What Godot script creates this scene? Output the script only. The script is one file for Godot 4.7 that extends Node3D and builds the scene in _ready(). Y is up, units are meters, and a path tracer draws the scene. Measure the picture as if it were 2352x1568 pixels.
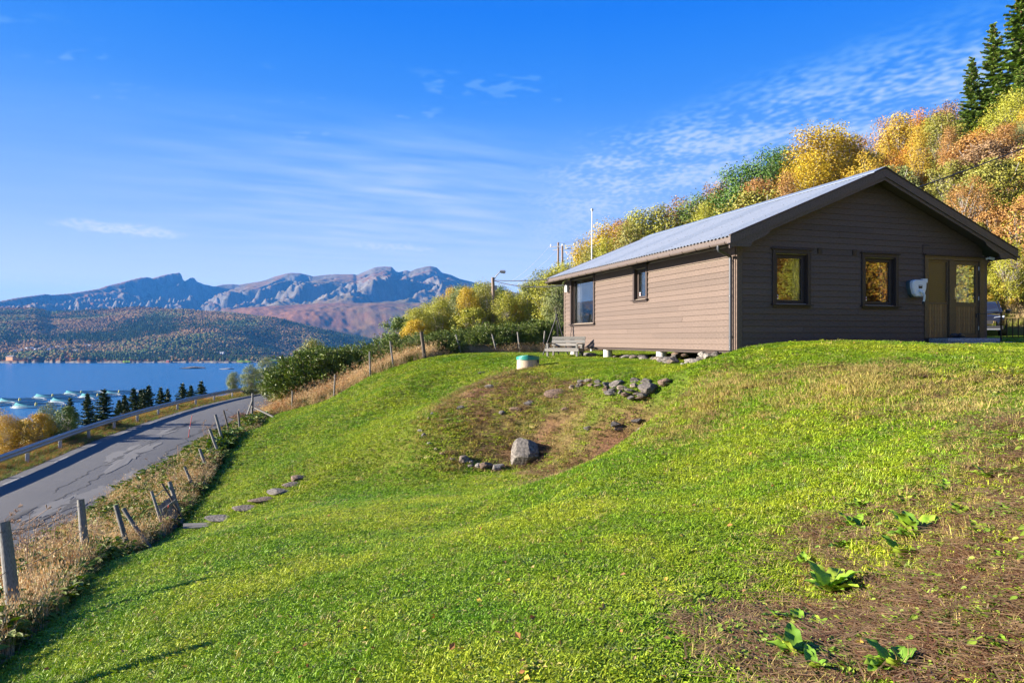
extends Node3D
# A brown timber house on a grassy slope above a road and a fjord, autumn, low sun from the left.
# World: the eye is at the origin, y up, -z forward; "depth" in comments and code is -z.

const F := 1600.0        # focal length in the units of the 2352 x 1568 picture coordinates used below
const CU := 1176.0
const HV := 778.0        # row of the horizon
const SEA := -80.0
const ROAD_Y := -5.4
const HOUSE_TURN := 17.6

var rng := RandomNumberGenerator.new()
var used_names := {}
var mats := {}
var noise_a := FastNoiseLite.new()
var noise_b := FastNoiseLite.new()
var noise_c := FastNoiseLite.new()

# ------------------------------------------------------------------ helpers

func lin(r: float, g: float, b: float) -> Color:
	return Color(r, g, b).linear_to_srgb()

func at(u: float, v: float, depth: float) -> Vector3:
	return Vector3((u - CU) / F * depth, -(v - HV) / F * depth, -depth)

func numbered(called: String) -> String:
	if not used_names.has(called):
		used_names[called] = 0
		return called
	used_names[called] += 1
	return "%s_%03d" % [called, used_names[called]]

func meta(o: Node, label: String, category: String, group := "", kind := "") -> void:
	if label: o.set_meta("label", label)
	if category: o.set_meta("category", category)
	if group: o.set_meta("group", group)
	if kind: o.set_meta("kind", kind)

func thing(called: String, label: String, category: String, where := Vector3.ZERO, turn := 0.0, group := "") -> Node3D:
	var o := Node3D.new()
	o.name = numbered(called)
	add_child(o)
	o.position = where
	o.rotation.y = turn
	meta(o, label, category, group)
	return o

func part(parent: Node, called: String, mesh: Mesh, material: Material) -> MeshInstance3D:
	var o := MeshInstance3D.new()
	o.name = called
	o.mesh = mesh
	o.material_override = material
	parent.add_child(o, true)
	return o

func single(called: String, mesh: Mesh, material: Material, label: String, category: String, where := Vector3.ZERO, turn := 0.0, group := "") -> MeshInstance3D:
	var o := MeshInstance3D.new()
	o.name = numbered(called)
	o.mesh = mesh
	o.material_override = material
	add_child(o)
	o.position = where
	o.rotation.y = turn
	meta(o, label, category, group)
	return o

func setting(called: String, mesh: Mesh, material: Material) -> MeshInstance3D:
	var o := single(called, mesh, material, "", "")
	o.set_meta("kind", "structure")
	return o

func paint(key: String, color: Color, rough := 0.8, opts := {}) -> StandardMaterial3D:
	if mats.has(key): return mats[key]
	var m := StandardMaterial3D.new()
	m.resource_name = key
	m.albedo_color = color
	m.roughness = rough
	m.metallic_specular = opts.get("spec", 0.5)
	m.metallic = opts.get("metal", 0.0)
	m.vertex_color_use_as_albedo = opts.get("vc", false)
	if opts.has("tex"):
		m.albedo_texture = opts.tex
		m.uv1_triplanar = true
		m.uv1_world_triplanar = opts.get("world", false)
		m.uv1_scale = opts.get("scale", Vector3.ONE)
		if opts.has("bump"):
			m.heightmap_enabled = true
			m.heightmap_texture = opts.get("bump_tex", opts.tex)
			m.heightmap_scale = opts.bump
	if opts.has("back"):
		m.backlight_enabled = true
		m.backlight = opts.back
		m.cull_mode = BaseMaterial3D.CULL_DISABLED
	if opts.has("rim"):
		m.rim_enabled = true
		m.rim = opts.rim
	mats[key] = m
	return m

# a grey texture that multiplies a colour: mean about 0.85, tiles without a seam
func noise_tex(size: int, freq: float, octaves: int, lo: float, hi: float, sd: int, stretch := 1.0) -> ImageTexture:
	var n := FastNoiseLite.new()
	n.seed = sd
	n.noise_type = FastNoiseLite.TYPE_SIMPLEX_SMOOTH
	n.frequency = freq
	n.fractal_octaves = octaves
	var im := n.get_seamless_image(size, size, false, false, 0.12, true)
	im.convert(Image.FORMAT_L8)
	var d := im.get_data()
	for i in d.size():
		d[i] = int(255.0 * clampf(lerpf(lo, hi, d[i] / 255.0), 0.0, 1.0))
	im = Image.create_from_data(size, size, false, Image.FORMAT_L8, d)
	if stretch > 1.0:
		im.resize(size, int(size / stretch), Image.INTERPOLATE_BILINEAR)
	im.convert(Image.FORMAT_RGB8)
	return ImageTexture.create_from_image(im)

# -------------------------------------------------------------- mesh builder

class Builder:
	var v := PackedVector3Array()
	var n := PackedVector3Array()
	var c := PackedColorArray()
	var ix := PackedInt32Array()
	var col := Color.WHITE
	func tri(a: Vector3, b: Vector3, d: Vector3) -> void:    # a, b, d run counter-clockwise seen from outside
		var nn := (b - a).cross(d - a).normalized()
		var k := v.size()
		v.append(a); v.append(b); v.append(d)
		n.append(nn); n.append(nn); n.append(nn)
		c.append(col); c.append(col); c.append(col)
		ix.append(k); ix.append(k + 2); ix.append(k + 1)
	func quad(a: Vector3, b: Vector3, d: Vector3, e: Vector3) -> void:
		var nn := (b - a).cross(d - a)
		if nn.length_squared() < 1e-14: nn = (d - a).cross(e - a)
		nn = nn.normalized()
		var k := v.size()
		v.append(a); v.append(b); v.append(d); v.append(e)
		for i in 4:
			n.append(nn); c.append(col)
		ix.append_array(PackedInt32Array([k, k + 2, k + 1, k, k + 3, k + 2]))
	func box(lo: Vector3, hi: Vector3) -> void:
		hexa(Vector3(lo.x, lo.y, lo.z), Vector3(hi.x, lo.y, lo.z), Vector3(hi.x, lo.y, hi.z), Vector3(lo.x, lo.y, hi.z),
			Vector3(lo.x, hi.y, lo.z), Vector3(hi.x, hi.y, lo.z), Vector3(hi.x, hi.y, hi.z), Vector3(lo.x, hi.y, hi.z))
	# b0..b3 below, t0..t3 above them, each ring running x then z (clockwise seen from above is fine: faces are wound outward for +y up)
	func hexa(b0: Vector3, b1: Vector3, b2: Vector3, b3: Vector3, t0: Vector3, t1: Vector3, t2: Vector3, t3: Vector3) -> void:
		quad(b0, b1, b2, b3)
		quad(t0, t3, t2, t1)
		quad(b0, t0, t1, b1)
		quad(b1, t1, t2, b2)
		quad(b2, t2, t3, b3)
		quad(b3, t3, t0, b0)
	# a bar from p to q with a rectangular section, w across and h along 'up'; bevelled long edges
	func bar(p: Vector3, q: Vector3, w: float, h: float, up := Vector3.UP, bevel := 0.0) -> void:
		var d := (q - p).normalized()
		var s := d.cross(up)
		if s.length() < 1e-4: s = d.cross(Vector3.RIGHT)
		s = s.normalized()
		var t := s.cross(d).normalized()
		var ring := []
		if bevel > 0.0:
			var bw := w / 2 - bevel
			var bh := h / 2 - bevel
			for k in [[bw, h / 2], [-bw, h / 2], [-w / 2, bh], [-w / 2, -bh], [-bw, -h / 2], [bw, -h / 2], [w / 2, -bh], [w / 2, bh]]:
				ring.append(s * k[0] + t * k[1])
		else:
			for k in [[w / 2, h / 2], [-w / 2, h / 2], [-w / 2, -h / 2], [w / 2, -h / 2]]:
				ring.append(s * k[0] + t * k[1])
		var m := ring.size()
		for i in m:
			var a: Vector3 = ring[i]
			var b: Vector3 = ring[(i + 1) % m]
			quad(p + a, q + a, q + b, p + b)
		for i in range(1, m - 1):
			tri(p + ring[0], p + ring[i], p + ring[i + 1])
			tri(q + ring[0], q + ring[i + 1], q + ring[i])
	# a smooth tube through points with a radius at each
	func tube(pts: Array, radii: Array, sides := 6, caps := true) -> void:
		var base := v.size()
		var m := pts.size()
		var side := Vector3.ZERO
		for i in m:
			var d: Vector3 = (pts[mini(i + 1, m - 1)] - pts[maxi(i - 1, 0)]).normalized()
			if i == 0 or side.length() < 0.1:
				side = d.cross(Vector3.UP if absf(d.y) < 0.9 else Vector3.RIGHT)
			side = (side - d * side.dot(d)).normalized()
			var up := d.cross(side)
			for k in sides:
				var a := TAU * k / sides
				var o := side * cos(a) + up * sin(a)
				v.append(pts[i] + o * radii[i])
				n.append(o)
				c.append(col)
		for i in m - 1:
			for k in sides:
				var a := base + i * sides + k
				var b := base + i * sides + (k + 1) % sides
				ix.append_array(PackedInt32Array([a, a + sides, b, b, a + sides, b + sides]))
		if caps:
			for e in [0, m - 1]:
				var ring := []
				for k in sides: ring.append(v[base + e * sides + k])
				for k in range(1, sides - 1):
					if e == 0: tri(ring[0], ring[k + 1], ring[k])
					else: tri(ring[0], ring[k], ring[k + 1])
	# a surface from a grid of points, smooth normals; rows of equal length
	func sheet(rows: Array, flip := false, colors = null) -> void:
		var base := v.size()
		var h := rows.size()
		var w: int = rows[0].size()
		for j in h:
			var r: PackedVector3Array = rows[j]
			var r0: PackedVector3Array = rows[maxi(j - 1, 0)]
			var r1: PackedVector3Array = rows[mini(j + 1, h - 1)]
			for i in w:
				var du := r[mini(i + 1, w - 1)] - r[maxi(i - 1, 0)]
				var dv := r1[i] - r0[i]
				var nn := du.cross(dv).normalized()
				v.append(r[i])
				n.append(-nn if flip else nn)
				c.append(col if colors == null else colors[j][i])
		for j in h - 1:
			for i in w - 1:
				var a := base + j * w + i
				if flip: ix.append_array(PackedInt32Array([a, a + 1, a + w, a + 1, a + w + 1, a + w]))
				else: ix.append_array(PackedInt32Array([a, a + w, a + 1, a + 1, a + w, a + w + 1]))
	func mesh() -> ArrayMesh:
		var a := []
		a.resize(Mesh.ARRAY_MAX)
		a[Mesh.ARRAY_VERTEX] = v
		a[Mesh.ARRAY_NORMAL] = n
		a[Mesh.ARRAY_COLOR] = c
		a[Mesh.ARRAY_INDEX] = ix
		var m := ArrayMesh.new()
		m.add_surface_from_arrays(Mesh.PRIMITIVE_TRIANGLES, a)
		return m

func box_mesh(lo: Vector3, hi: Vector3) -> ArrayMesh:
	var b := Builder.new()
	b.box(lo, hi)
	return b.mesh()

func bar_mesh(p: Vector3, q: Vector3, w: float, h: float, up := Vector3.UP, bevel := 0.0) -> ArrayMesh:
	var b := Builder.new()
	b.bar(p, q, w, h, up, bevel)
	return b.mesh()

func tube_mesh(pts: Array, radii: Array, sides := 6) -> ArrayMesh:
	var b := Builder.new()
	b.tube(pts, radii, sides)
	return b.mesh()

# a rounded, broken stone: a subdivided sphere pushed by noise and cut by a few planes
func stone_mesh(size: Vector3, sd: int, cuts := 5, fine := 7) -> ArrayMesh:
	var r := RandomNumberGenerator.new()
	r.seed = sd
	var planes := []
	for k in cuts * 2 + 2:
		var d := Vector3(r.randfn(), r.randfn(), r.randfn()).normalized()
		planes.append([d, r.randf_range(0.52, 0.86)])
	fine = maxi(fine + 3, 8) if fine > 4 else fine
	var b := Builder.new()
	var rows := []
	var cols := []
	for j in fine + 1:
		var row := PackedVector3Array()
		var cr := []
		var th := PI * j / fine
		for i in fine * 2 + 1:
			var ph := TAU * (i % (fine * 2)) / (fine * 2)
			var p := Vector3(sin(th) * cos(ph), cos(th), sin(th) * sin(ph))
			var q := p * (1.0 + 0.16 * noise_a.get_noise_3d(p.x * 60 + sd * 31, p.y * 60, p.z * 60) + 0.07 * noise_a.get_noise_3d(p.x * 190 + sd * 17, p.y * 190, p.z * 190))
			for pl in planes:
				var over: float = q.dot(pl[0]) - pl[1]
				if over > 0.0: q -= pl[0] * over * 0.97
			row.append(q * size * 0.5)
			var t := 0.85 + 0.5 * noise_b.get_noise_3d(p.x * 70 + sd * 13, p.y * 70, p.z * 70)
			cr.append(Color(t, t * 0.985, t * 0.96))
		rows.append(row)
		cols.append(cr)
	for j in rows.size() - 1:
		for i in fine * 2:
			b.col = cols[j][i]
			var p0: Vector3 = rows[j][i]
			var p1: Vector3 = rows[j][i + 1]
			var p2: Vector3 = rows[j + 1][i + 1]
			var p3: Vector3 = rows[j + 1][i]
			if j > 0: b.tri(p0, p1, p2)
			if j < rows.size() - 2: b.tri(p0, p2, p3)
	return b.mesh()

# -------------------------------------------------------------------- sky

# a computed panorama: clear autumn blue, thin rippled cirrocumulus and a few wisps
func sky_panorama() -> PanoramaSkyMaterial:
	var w := 4096
	var h := 2048
	var data := PackedByteArray()
	data.resize(w * h * 3)
	var ripple := FastNoiseLite.new()
	ripple.seed = 5
	ripple.frequency = 1.0
	ripple.fractal_octaves = 2
	var veil := FastNoiseLite.new()
	veil.seed = 9
	veil.frequency = 1.0
	veil.fractal_octaves = 4
	# colour of the clear sky by height in degrees (display values)
	var stops := [[0.0, Color8(226, 236, 253)], [4.5, Color8(218, 230, 253)], [9.0, Color8(160, 195, 252)], [14.0, Color8(112, 168, 250)], [19.0, Color8(62, 142, 247)], [25.0, Color8(24, 122, 243)], [40.0, Color8(48, 116, 216)], [90.0, Color8(52, 104, 190)]]
	var pale := Color8(206, 222, 252)
	for j in h:
		var el := 90.0 - 180.0 * (j + 0.5) / h
		var c: Color = stops[0][1]
		if el > 0.0:
			for k in stops.size() - 1:
				if el <= stops[k + 1][0]:
					c = stops[k][1].lerp(stops[k + 1][1], (el - stops[k][0]) / (stops[k + 1][0] - stops[k][0]))
					break
		var o := j * w * 3
		var sy := sin(deg_to_rad(maxf(el, 0.0)))
		var cy := cos(deg_to_rad(el))
		var low := el < 34.0 and el > 2.0
		var skip := 0
		for i in w:
			if skip > 0:      # clear sky changes slowly: repeat the last pixel
				skip -= 1
				data[o] = data[o - 3]
				data[o + 1] = data[o - 2]
				data[o + 2] = data[o - 1]
				o += 3
				continue
			var az := (i + 0.5) / w * 360.0
			if az > 180.0: az -= 360.0
			var p := c
			# paler towards the sun's side
			var g := 0.5 - 0.5 * sin(deg_to_rad(az))
			g = g * g * g * g * 0.5
			if g > 0.02: p = p.lerp(pale, g * (0.35 if el > 0.0 else 0.0))
			if not (low and az > -60.0 and az < 95.0): skip = 7
			else:
				var a := 0.0
				var q := 1.0 / (sy + 0.06)
				var ra := deg_to_rad(az)
				var px := sin(ra) * cy * q
				var pz := cos(ra) * cy * q
				var top := 15.6 + 0.2 * (az - 2.6) + 1.6 * veil.get_noise_2d(px * 1.3, pz * 1.3)
				var m := smoothstep(top + 0.8, top - 3.0, el) * smoothstep(-4.0, 9.0, az) * smoothstep(95.0, 60.0, az) * smoothstep(3.0, 9.0, el)
				if m > 0.01:
					var r := ripple.get_noise_2d((px * 0.58 - pz * 0.81) * 15.0, (px * 0.81 + pz * 0.58) * 24.0)
					var s := veil.get_noise_2d(px * 2.2 + 7.0, pz * 2.6)
					a = m * clampf(0.33 + 0.6 * r + 0.6 * s, 0.0, 0.7)
				# smooth veil to the left
				var m2 := exp(-pow((az + 9.0) / 17.0, 2.0)) * smoothstep(18.5 - 0.08 * az, 12.5, el) * smoothstep(3.0, 9.0, el)
				if m2 > 0.02:
					a = maxf(a, m2 * clampf(0.26 + 0.5 * veil.get_noise_2d(px * 0.5 + pz * 1.2, pz * 3.2 - px * 1.6), 0.0, 0.6))
				# small high flecks
				if el > 14.0 and el < 21.5 and az < 4.0 and az > -38.0:
					var fl := ripple.get_noise_2d(px * 9.0 + 40.0, pz * 13.0)
					var fm := smoothstep(0.18, 0.5, veil.get_noise_2d(px * 1.6 + 20.0, pz * 4.0)) * smoothstep(21.5, 20.0, el) * smoothstep(14.0, 16.0, el)
					a = maxf(a, fm * clampf(fl * 0.8, 0.0, 0.22))
				# two flat bars of cloud low down
				for bar in [[-29.2, 7.75, 5.2, 0.62, 0.95], [-10.0, 7.35, 5.4, 0.5, 0.7], [-17.5, 7.9, 5.0, 0.22, 0.3], [-34.0, 3.9, 6.0, 0.2, 0.5], [-3.0, 10.2, 4.0, 0.3, 0.35]]:
					var dx: float = (az - bar[0]) / bar[2]
					if absf(dx) < 1.0:
						var ne := veil.get_noise_2d(az * 0.5, el * 2.0)
						var dy: float = (el - bar[1] + 0.06 * (az - bar[0]) * 0.6 - 0.25 * ne) / bar[3]
						var d := dx * dx + dy * dy * (1.0 if dy > 0.0 else 2.4)
						a = maxf(a, bar[4] * smoothstep(1.0, 0.05, d) * clampf(0.75 + 1.2 * veil.get_noise_2d(az * 1.3, el * 5.0), 0.0, 1.0))
				if a > 0.0: p = p.lerp(Color8(226, 234, 252), a)
			data[o] = int(p.r * 255.0 + 0.5)
			data[o + 1] = int(p.g * 255.0 + 0.5)
			data[o + 2] = int(p.b * 255.0 + 0.5)
			o += 3
		if el < -0.2:
			# one even colour below the horizon
			break
	var below := stops[0][1] as Color
	var start := (h / 2 + 4) * w * 3
	var fill := PackedByteArray([int(below.r * 255), int(below.g * 255), int(below.b * 255)])
	var rowb := PackedByteArray()
	for i in w: rowb.append_array(fill)
	data.resize(start)
	for j in range(h / 2 + 4, h): data.append_array(rowb)
	var m := PanoramaSkyMaterial.new()
	m.panorama = ImageTexture.create_from_image(Image.create_from_data(w, h, false, Image.FORMAT_RGB8, data))
	return m

# ------------------------------------------------------------------ terrain

const GX0 := -15.0
const GX1 := 25.0
const GZ0 := 0.0
const GZ1 := 43.0
const GS := 0.25
var gw := 0
var gh := 0
var grid := PackedFloat32Array()

# left edge of the carriageway at a depth
func road_curve(z: float) -> float:
	var k := [[-60.0, -2.0], [-20.0, -9.5], [0.0, -14.2], [18.0, -17.7], [26.4, -19.4], [37.6, -22.2], [49.0, -24.2], [60.0, -25.2], [70.0, -24.6], [82.0, -21.0], [95.0, -14.0], [130.0, 12.0], [300.0, 150.0]]
	for i in k.size() - 1:
		if z < k[i + 1][0]:
			var t: float = clampf((z - k[i][0]) / (k[i + 1][0] - k[i][0]), 0, 1)
			var m0: float = (k[i + 1][1] - k[maxi(i - 1, 0)][1]) / (k[i + 1][0] - k[maxi(i - 1, 0)][0])
			var j2 := mini(i + 2, k.size() - 1)
			var m1: float = (k[j2][1] - k[i][1]) / (k[j2][0] - k[i][0])
			var d: float = k[i + 1][0] - k[i][0]
			var t2 := t * t
			var t3 := t2 * t
			return k[i][1] * (2 * t3 - 3 * t2 + 1) + m0 * d * (t3 - 2 * t2 + t) + k[i + 1][1] * (3 * t2 - 2 * t3) + m1 * d * (t3 - t2)
	return 150.0

var road_table := PackedFloat32Array()
var fence_table := PackedFloat32Array()
var back_table := PackedFloat32Array()
var ridge_table := PackedFloat32Array()
var smooth_table := PackedFloat32Array()
var wooded_table := PackedFloat32Array()

func build_tables() -> void:
	for i in 1481: road_table.append(road_curve(-61.0 + i * 0.25))
	for i in 641: fence_table.append(fence_curve(-10.0 + i * 0.125))
	for i in 641: back_table.append(back_curve(-20.0 + i * 0.125))
	for i in 4001:
		var u := -1700.0 + i
		ridge_table.append(along(RIDGE, u))
		wooded_table.append(along(WOODED, u))
		var sm := 0.0
		for k in 7: sm += along(RIDGE, u + (k - 3) * 38.0) / 7.0
		smooth_table.append(sm)

func look(t: PackedFloat32Array, f: float) -> float:
	f = clampf(f, 0.0, t.size() - 1.001)
	var i := int(f)
	return lerpf(t[i], t[i + 1], f - i)

func road_left(z: float) -> float:
	return look(road_table, (z + 61.0) * 4.0)

func fence_x(z: float) -> float:
	return look(fence_table, (z + 10.0) * 8.0)

func back_fence_z(x: float) -> float:
	return look(back_table, (x + 20.0) * 8.0)

func road_width(z: float) -> float:
	return 5.3

func smooth_max0(x: float, soft: float) -> float:
	return soft * log(1.0 + exp(clampf(x / soft, -40.0, 40.0))) if x < 40.0 * soft else x

func hill_foot(z: float) -> float:
	if z < 28.0: return 25.0
	if z < 44.0: return lerpf(25.0, 7.0, smoothstep(28.0, 44.0, z))
	return 7.0 + 0.08 * (z - 44.0)

func base_height(x: float, z: float) -> float:
	var l := road_left(z)
	var r := l + road_width(z)
	var up := lerpf(ROAD_Y, -0.5, smoothstep(0.0, 15.0, x - r))
	if z > 36.0: up -= 0.03 * (z - 36.0) * (1.0 - smoothstep(0.0, 20.0, x))
	var h := up + 0.43 * smooth_max0(x - hill_foot(z), 1.2)
	if x < l - 1.9: h = ROAD_Y - 0.1 - 0.52 * smooth_max0(l - 2.6 - x, 0.5)
	return maxf(h, SEA - 6.0)

func land(x: float, z: float) -> float:    # z is depth
	var h := base_height(x, z)
	if x > GX0 and x < GX1 - GS and z > GZ0 and z < GZ1 - GS:
		var fx := (x - GX0) / GS
		var fz := (z - GZ0) / GS
		var i := int(fx)
		var j := int(fz)
		fx -= i
		fz -= j
		var k := j * gw + i
		h += lerpf(lerpf(grid[k], grid[k + 1], fx), lerpf(grid[k + gw], grid[k + gw + 1], fx), fz)
	var l := road_left(z)
	var m := smoothstep(1.0, 0.0, x - (l + road_width(z))) * smoothstep(-2.4, -1.6, x - l)
	if m > 0.0: h = lerpf(h, ROAD_Y - 0.03, m)
	return h

func build_grid() -> void:
	var pts := []
	for p in [[1176,1568,3.2],[600,1568,4.0],[100,1568,5.2],[1700,1568,3.0],[2352,1568,2.6],
			[2000,1400,3.8],[2000,1200,5.0],[2000,1000,7.0],[2000,860,9.5],[2000,792,12.5],
			[2352,1400,3.0],[2352,1200,3.7],[2352,1000,5.2],[2352,890,8.2],[2352,806,13.0],[2352,789,17.0],
			[1600,1400,4.1],[1600,1200,6.0],[1600,1100,8.0],[1600,1000,10.0],[1600,900,12.3],[1600,852,13.8],
			[1750,800,14.6],[1750,850,11.8],[1750,1000,8.5],[1700,806,15.6],
			[1490,1040,9.7],[1335,1120,8.8],[1545,930,11.7],[1230,1172,7.9],[1480,1008,13.5],[1400,1066,13.4],[1330,1092,12.4],[1270,1100,11.8],
			[1176,1300,5.5],[1176,1200,8.4],[1150,1130,11.6],[1176,1090,13.9],
			[900,1400,4.8],[900,1200,9.5],[900,1050,15.8],[600,1400,5.6],[600,1200,10.5],[600,1100,17.0],[300,1400,6.7],[300,1335,8.8],
			[45,1475,7.0],[200,1315,11.3],[300,1285,13.6],[400,1218,16.0],[450,1140,18.5],[478,1095,20.0],[505,1060,21.5],[540,1003,25.0],[600,968,31.0],
			[700,1000,22.0],[800,1000,20.0],[800,925,27.0],[900,900,24.0],[1000,890,24.0],[1150,872,18.2],[1080,908,17.4],[1010,945,16.8],[958,975,16.4],[1080,893,22.0],[1010,925,21.0],[945,945,20.5],[1140,858,22.5],[1000,850,26.0],[1100,825,27.0],[1000,1010,15.6],
			[671,940,32.0],[767,915,31.0],[850,867,30.0],[903,845,30.0],[975,824,30.0],[1055,819,32.0],[1137,816,33.0],[1193,813,33.0],
			[1213,845,19.8],[1300,830,21.0],[1400,850,17.0],[1500,866,14.9],[1400,868,15.7],[1300,862,17.6],[1260,818,25.0],[1350,819,24.0],[1450,824,21.0],[1570,832,18.2],[1625,834,16.8],
			[1300,950,15.3],[1200,950,15.9],[1100,950,16.3],[1440,912,14.4],[1210,1070,14.6],[1080,1078,14.6],[1300,885,16.5],[1520,900,14.0]]:
		pts.append(at(p[0], p[1], p[2]))
	for p in [[5.4,-0.24,16.2],[9.0,-0.2,17.3],[13.0,-0.12,18.6],[8.0,-0.72,21.0],[6.0,-0.75,24.0],[12.0,-0.25,27.0],[20.0,0.1,30.0],[16.0,-0.02,18.0],[21.0,0.1,22.0],[18.0,0.0,13.0],[12.0,-0.2,6.0],[6.0,-1.0,1.0],
			[-4.0,-0.9,38.0],[4.0,-0.6,38.0],[-10.0,-3.0,40.0],[-14.0,-4.3,36.0],[-8.5,-4.7,7.0],[-12.0,-5.3,18.0],[-12.6,-5.1,26.0],[-13.6,-4.9,32.0],[-9.6,-4.75,14.0],[-10.6,-4.7,20.0],[-2.0,-2.4,2.0],[-6.0,-3.9,3.0]]:
		pts.append(Vector3(p[0], p[1], -p[2]))
	# multiquadric interpolation of what the control points add to the base shape
	var n := pts.size()
	var m := []
	for i in n:
		var row := PackedFloat64Array()
		row.resize(n + 1)
		for j in n:
			var dx: float = pts[i].x - pts[j].x
			var dz: float = pts[i].z - pts[j].z
			row[j] = -sqrt(dx * dx + dz * dz + 0.35)
		row[i] -= 0.0
		row[n] = pts[i].y - base_height(pts[i].x, -pts[i].z)
		m.append(row)
	for i in n:
		var best := i
		for r in range(i + 1, n):
			if absf(m[r][i]) > absf(m[best][i]): best = r
		var sw = m[i]
		m[i] = m[best]
		m[best] = sw
		var pr: PackedFloat64Array = m[i]
		for r in range(i + 1, n):
			var rr: PackedFloat64Array = m[r]
			var f := rr[i] / pr[i]
			if f == 0.0: continue
			for k in range(i, n + 1): rr[k] -= f * pr[k]
			m[r] = rr
	var w := PackedFloat64Array()
	w.resize(n)
	for i in range(n - 1, -1, -1):
		var s: float = m[i][n]
		for k in range(i + 1, n): s -= m[i][k] * w[k]
		w[i] = s / m[i][i]
	var px := PackedFloat64Array()
	var pz := PackedFloat64Array()
	for p in pts:
		px.append(p.x)
		pz.append(-p.z)
	gw = int((GX1 - GX0) / GS) + 1
	gh = int((GZ1 - GZ0) / GS) + 1
	grid.resize(gw * gh)
	for j in gh:
		var z := GZ0 + j * GS
		var wz := smoothstep(GZ1, GZ1 - 6.0, z) * smoothstep(GZ0 - 0.5, GZ0 + 1.5, z)
		for i in gw:
			var x := GX0 + i * GS
			var wx := smoothstep(GX0, GX0 + 2.0, x) * smoothstep(GX1, GX1 - 5.0, x)
			var s := 0.0
			for k in n:
				var dx := x - px[k]
				var dz := z - pz[k]
				s -= w[k] * sqrt(dx * dx + dz * dz + 0.35)
			grid[j * gw + i] = s * wx * wz + 0.035 * wz * noise_a.get_noise_2d(x * 22, z * 22)

# where the line of sight through a picture point first meets the land
func hit(u: float, v: float, from := 1.5) -> Vector3:
	var kx := (u - CU) / F
	var ky := -(v - HV) / F
	var z := from
	var step := 0.08
	while z < 150.0:
		if land(kx * z, z) > ky * z:
			var a := z - step
			var b := z
			for i in 8:
				var mid := (a + b) / 2
				if land(kx * mid, mid) > ky * mid: b = mid
				else: a = mid
			return Vector3(kx * b, land(kx * b, b), -b)
		z += step
		step = 0.05 + z * 0.01
	return Vector3(kx * 150, land(kx * 150, 150), -150)

func on_land(x: float, z: float) -> Vector3:
	return Vector3(x, land(x, z), -z)

# ---- areas of cover, drawn as outlines on the land: 0 bare bank, 1 bare right foreground, 2 thin straw turf, 3 house floor area
var zones := []
var zone_grid := []

func zone_from(picture: Array) -> PackedVector2Array:
	var out := PackedVector2Array()
	for p in picture:
		var h := hit(p[0], p[1], p[2] if p.size() > 2 else 1.5)
		out.append(Vector2(h.x, -h.z))
	return out

func build_zones() -> void:
	zones = [
		zone_from([[1150,862,14],[1215,852,14],[1330,876,13],[1420,905,13],[1530,905,13],[1525,950,12.9],[1510,1000,12.8],[1470,1060,12.5],[1380,1100,11.8],[1290,1092],[1180,1085],[1050,1078],[975,1010],[955,958]]),
		zone_from([[2352,955],[2250,1000],[2150,1080],[2030,1165],[1920,1235],[1840,1330],[1770,1430],[1720,1500],[1790,1568],[2000,1568],[2352,1568]]),
		zone_from([[1500,985],[1560,880],[1700,832],[1850,846],[2352,862],[2352,985],[2050,960],[1850,950],[1700,975],[1560,1030]]),
	]
	zones.append(zone_from([[948,962],[1060,900],[1150,852],[1213,849],[1160,905],[1080,960],[1010,1010],[1040,1075],[985,1030]]))
	# carry the right foreground on past the frame
	zones[1].append(Vector2(3.5, 0.5))
	for k in zones.size():
		var g := PackedFloat32Array()
		g.resize(gw * gh)
		var poly: PackedVector2Array = zones[k]
		for j in gh:
			for i in gw:
				var p := Vector2(GX0 + i * GS, GZ0 + j * GS)
				var best := 1e9
				for e in poly.size():
					var q := Geometry2D.get_closest_point_to_segment(p, poly[e], poly[(e + 1) % poly.size()])
					best = minf(best, p.distance_squared_to(q))
				best = sqrt(best)
				if not Geometry2D.is_point_in_polygon(p, poly): best = -best
				g[j * gw + i] = best
		zone_grid.append(g)

# signed distance into a zone (positive inside), metres
func zone(k: int, x: float, z: float) -> float:
	if x < GX0 or x > GX1 - GS or z < GZ0 or z > GZ1 - GS: return -99.0
	var i := int((x - GX0) / GS + 0.5)
	var j := int((z - GZ0) / GS + 0.5)
	return zone_grid[k][j * gw + i]

# share of bare earth at a place: patchy, with an uneven outline
func bareness(x: float, z: float) -> float:
	var nz := noise_b.get_noise_2d(x * 40, z * 40)
	var ny := noise_c.get_noise_2d(x * 130, z * 130)
	var b := 0.0
	b = maxf(b, smoothstep(-0.15, 0.5, zone(0, x, z) + 0.5 * nz + 0.3 * ny) * clampf(0.66 + 0.8 * nz + 0.6 * ny, 0.0, 1.0))
	b = maxf(b, smoothstep(-0.35, 0.55, zone(1, x, z) + 0.6 * nz + 0.3 * ny) * clampf(0.95 + 0.5 * nz + 0.3 * ny, 0.0, 1.0))
	b = maxf(b, smoothstep(-0.5, 0.8, zone(2, x, z) + 0.8 * nz) * clampf(0.2 + 0.75 * nz + 0.5 * ny, 0.0, 0.8))
	return b

func axis(stops: Array) -> PackedFloat32Array:
	var out := PackedFloat32Array()
	for i in stops.size() - 1:
		var a: float = stops[i][0]
		var b: float = stops[i + 1][0]
		var s0: float = stops[i][1]
		var s1: float = stops[i + 1][1]
		var x := a
		while x < b - 1e-3:
			out.append(x)
			x += lerpf(s0, s1, (x - a) / (b - a))
	out.append(stops[-1][0])
	return out

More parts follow.
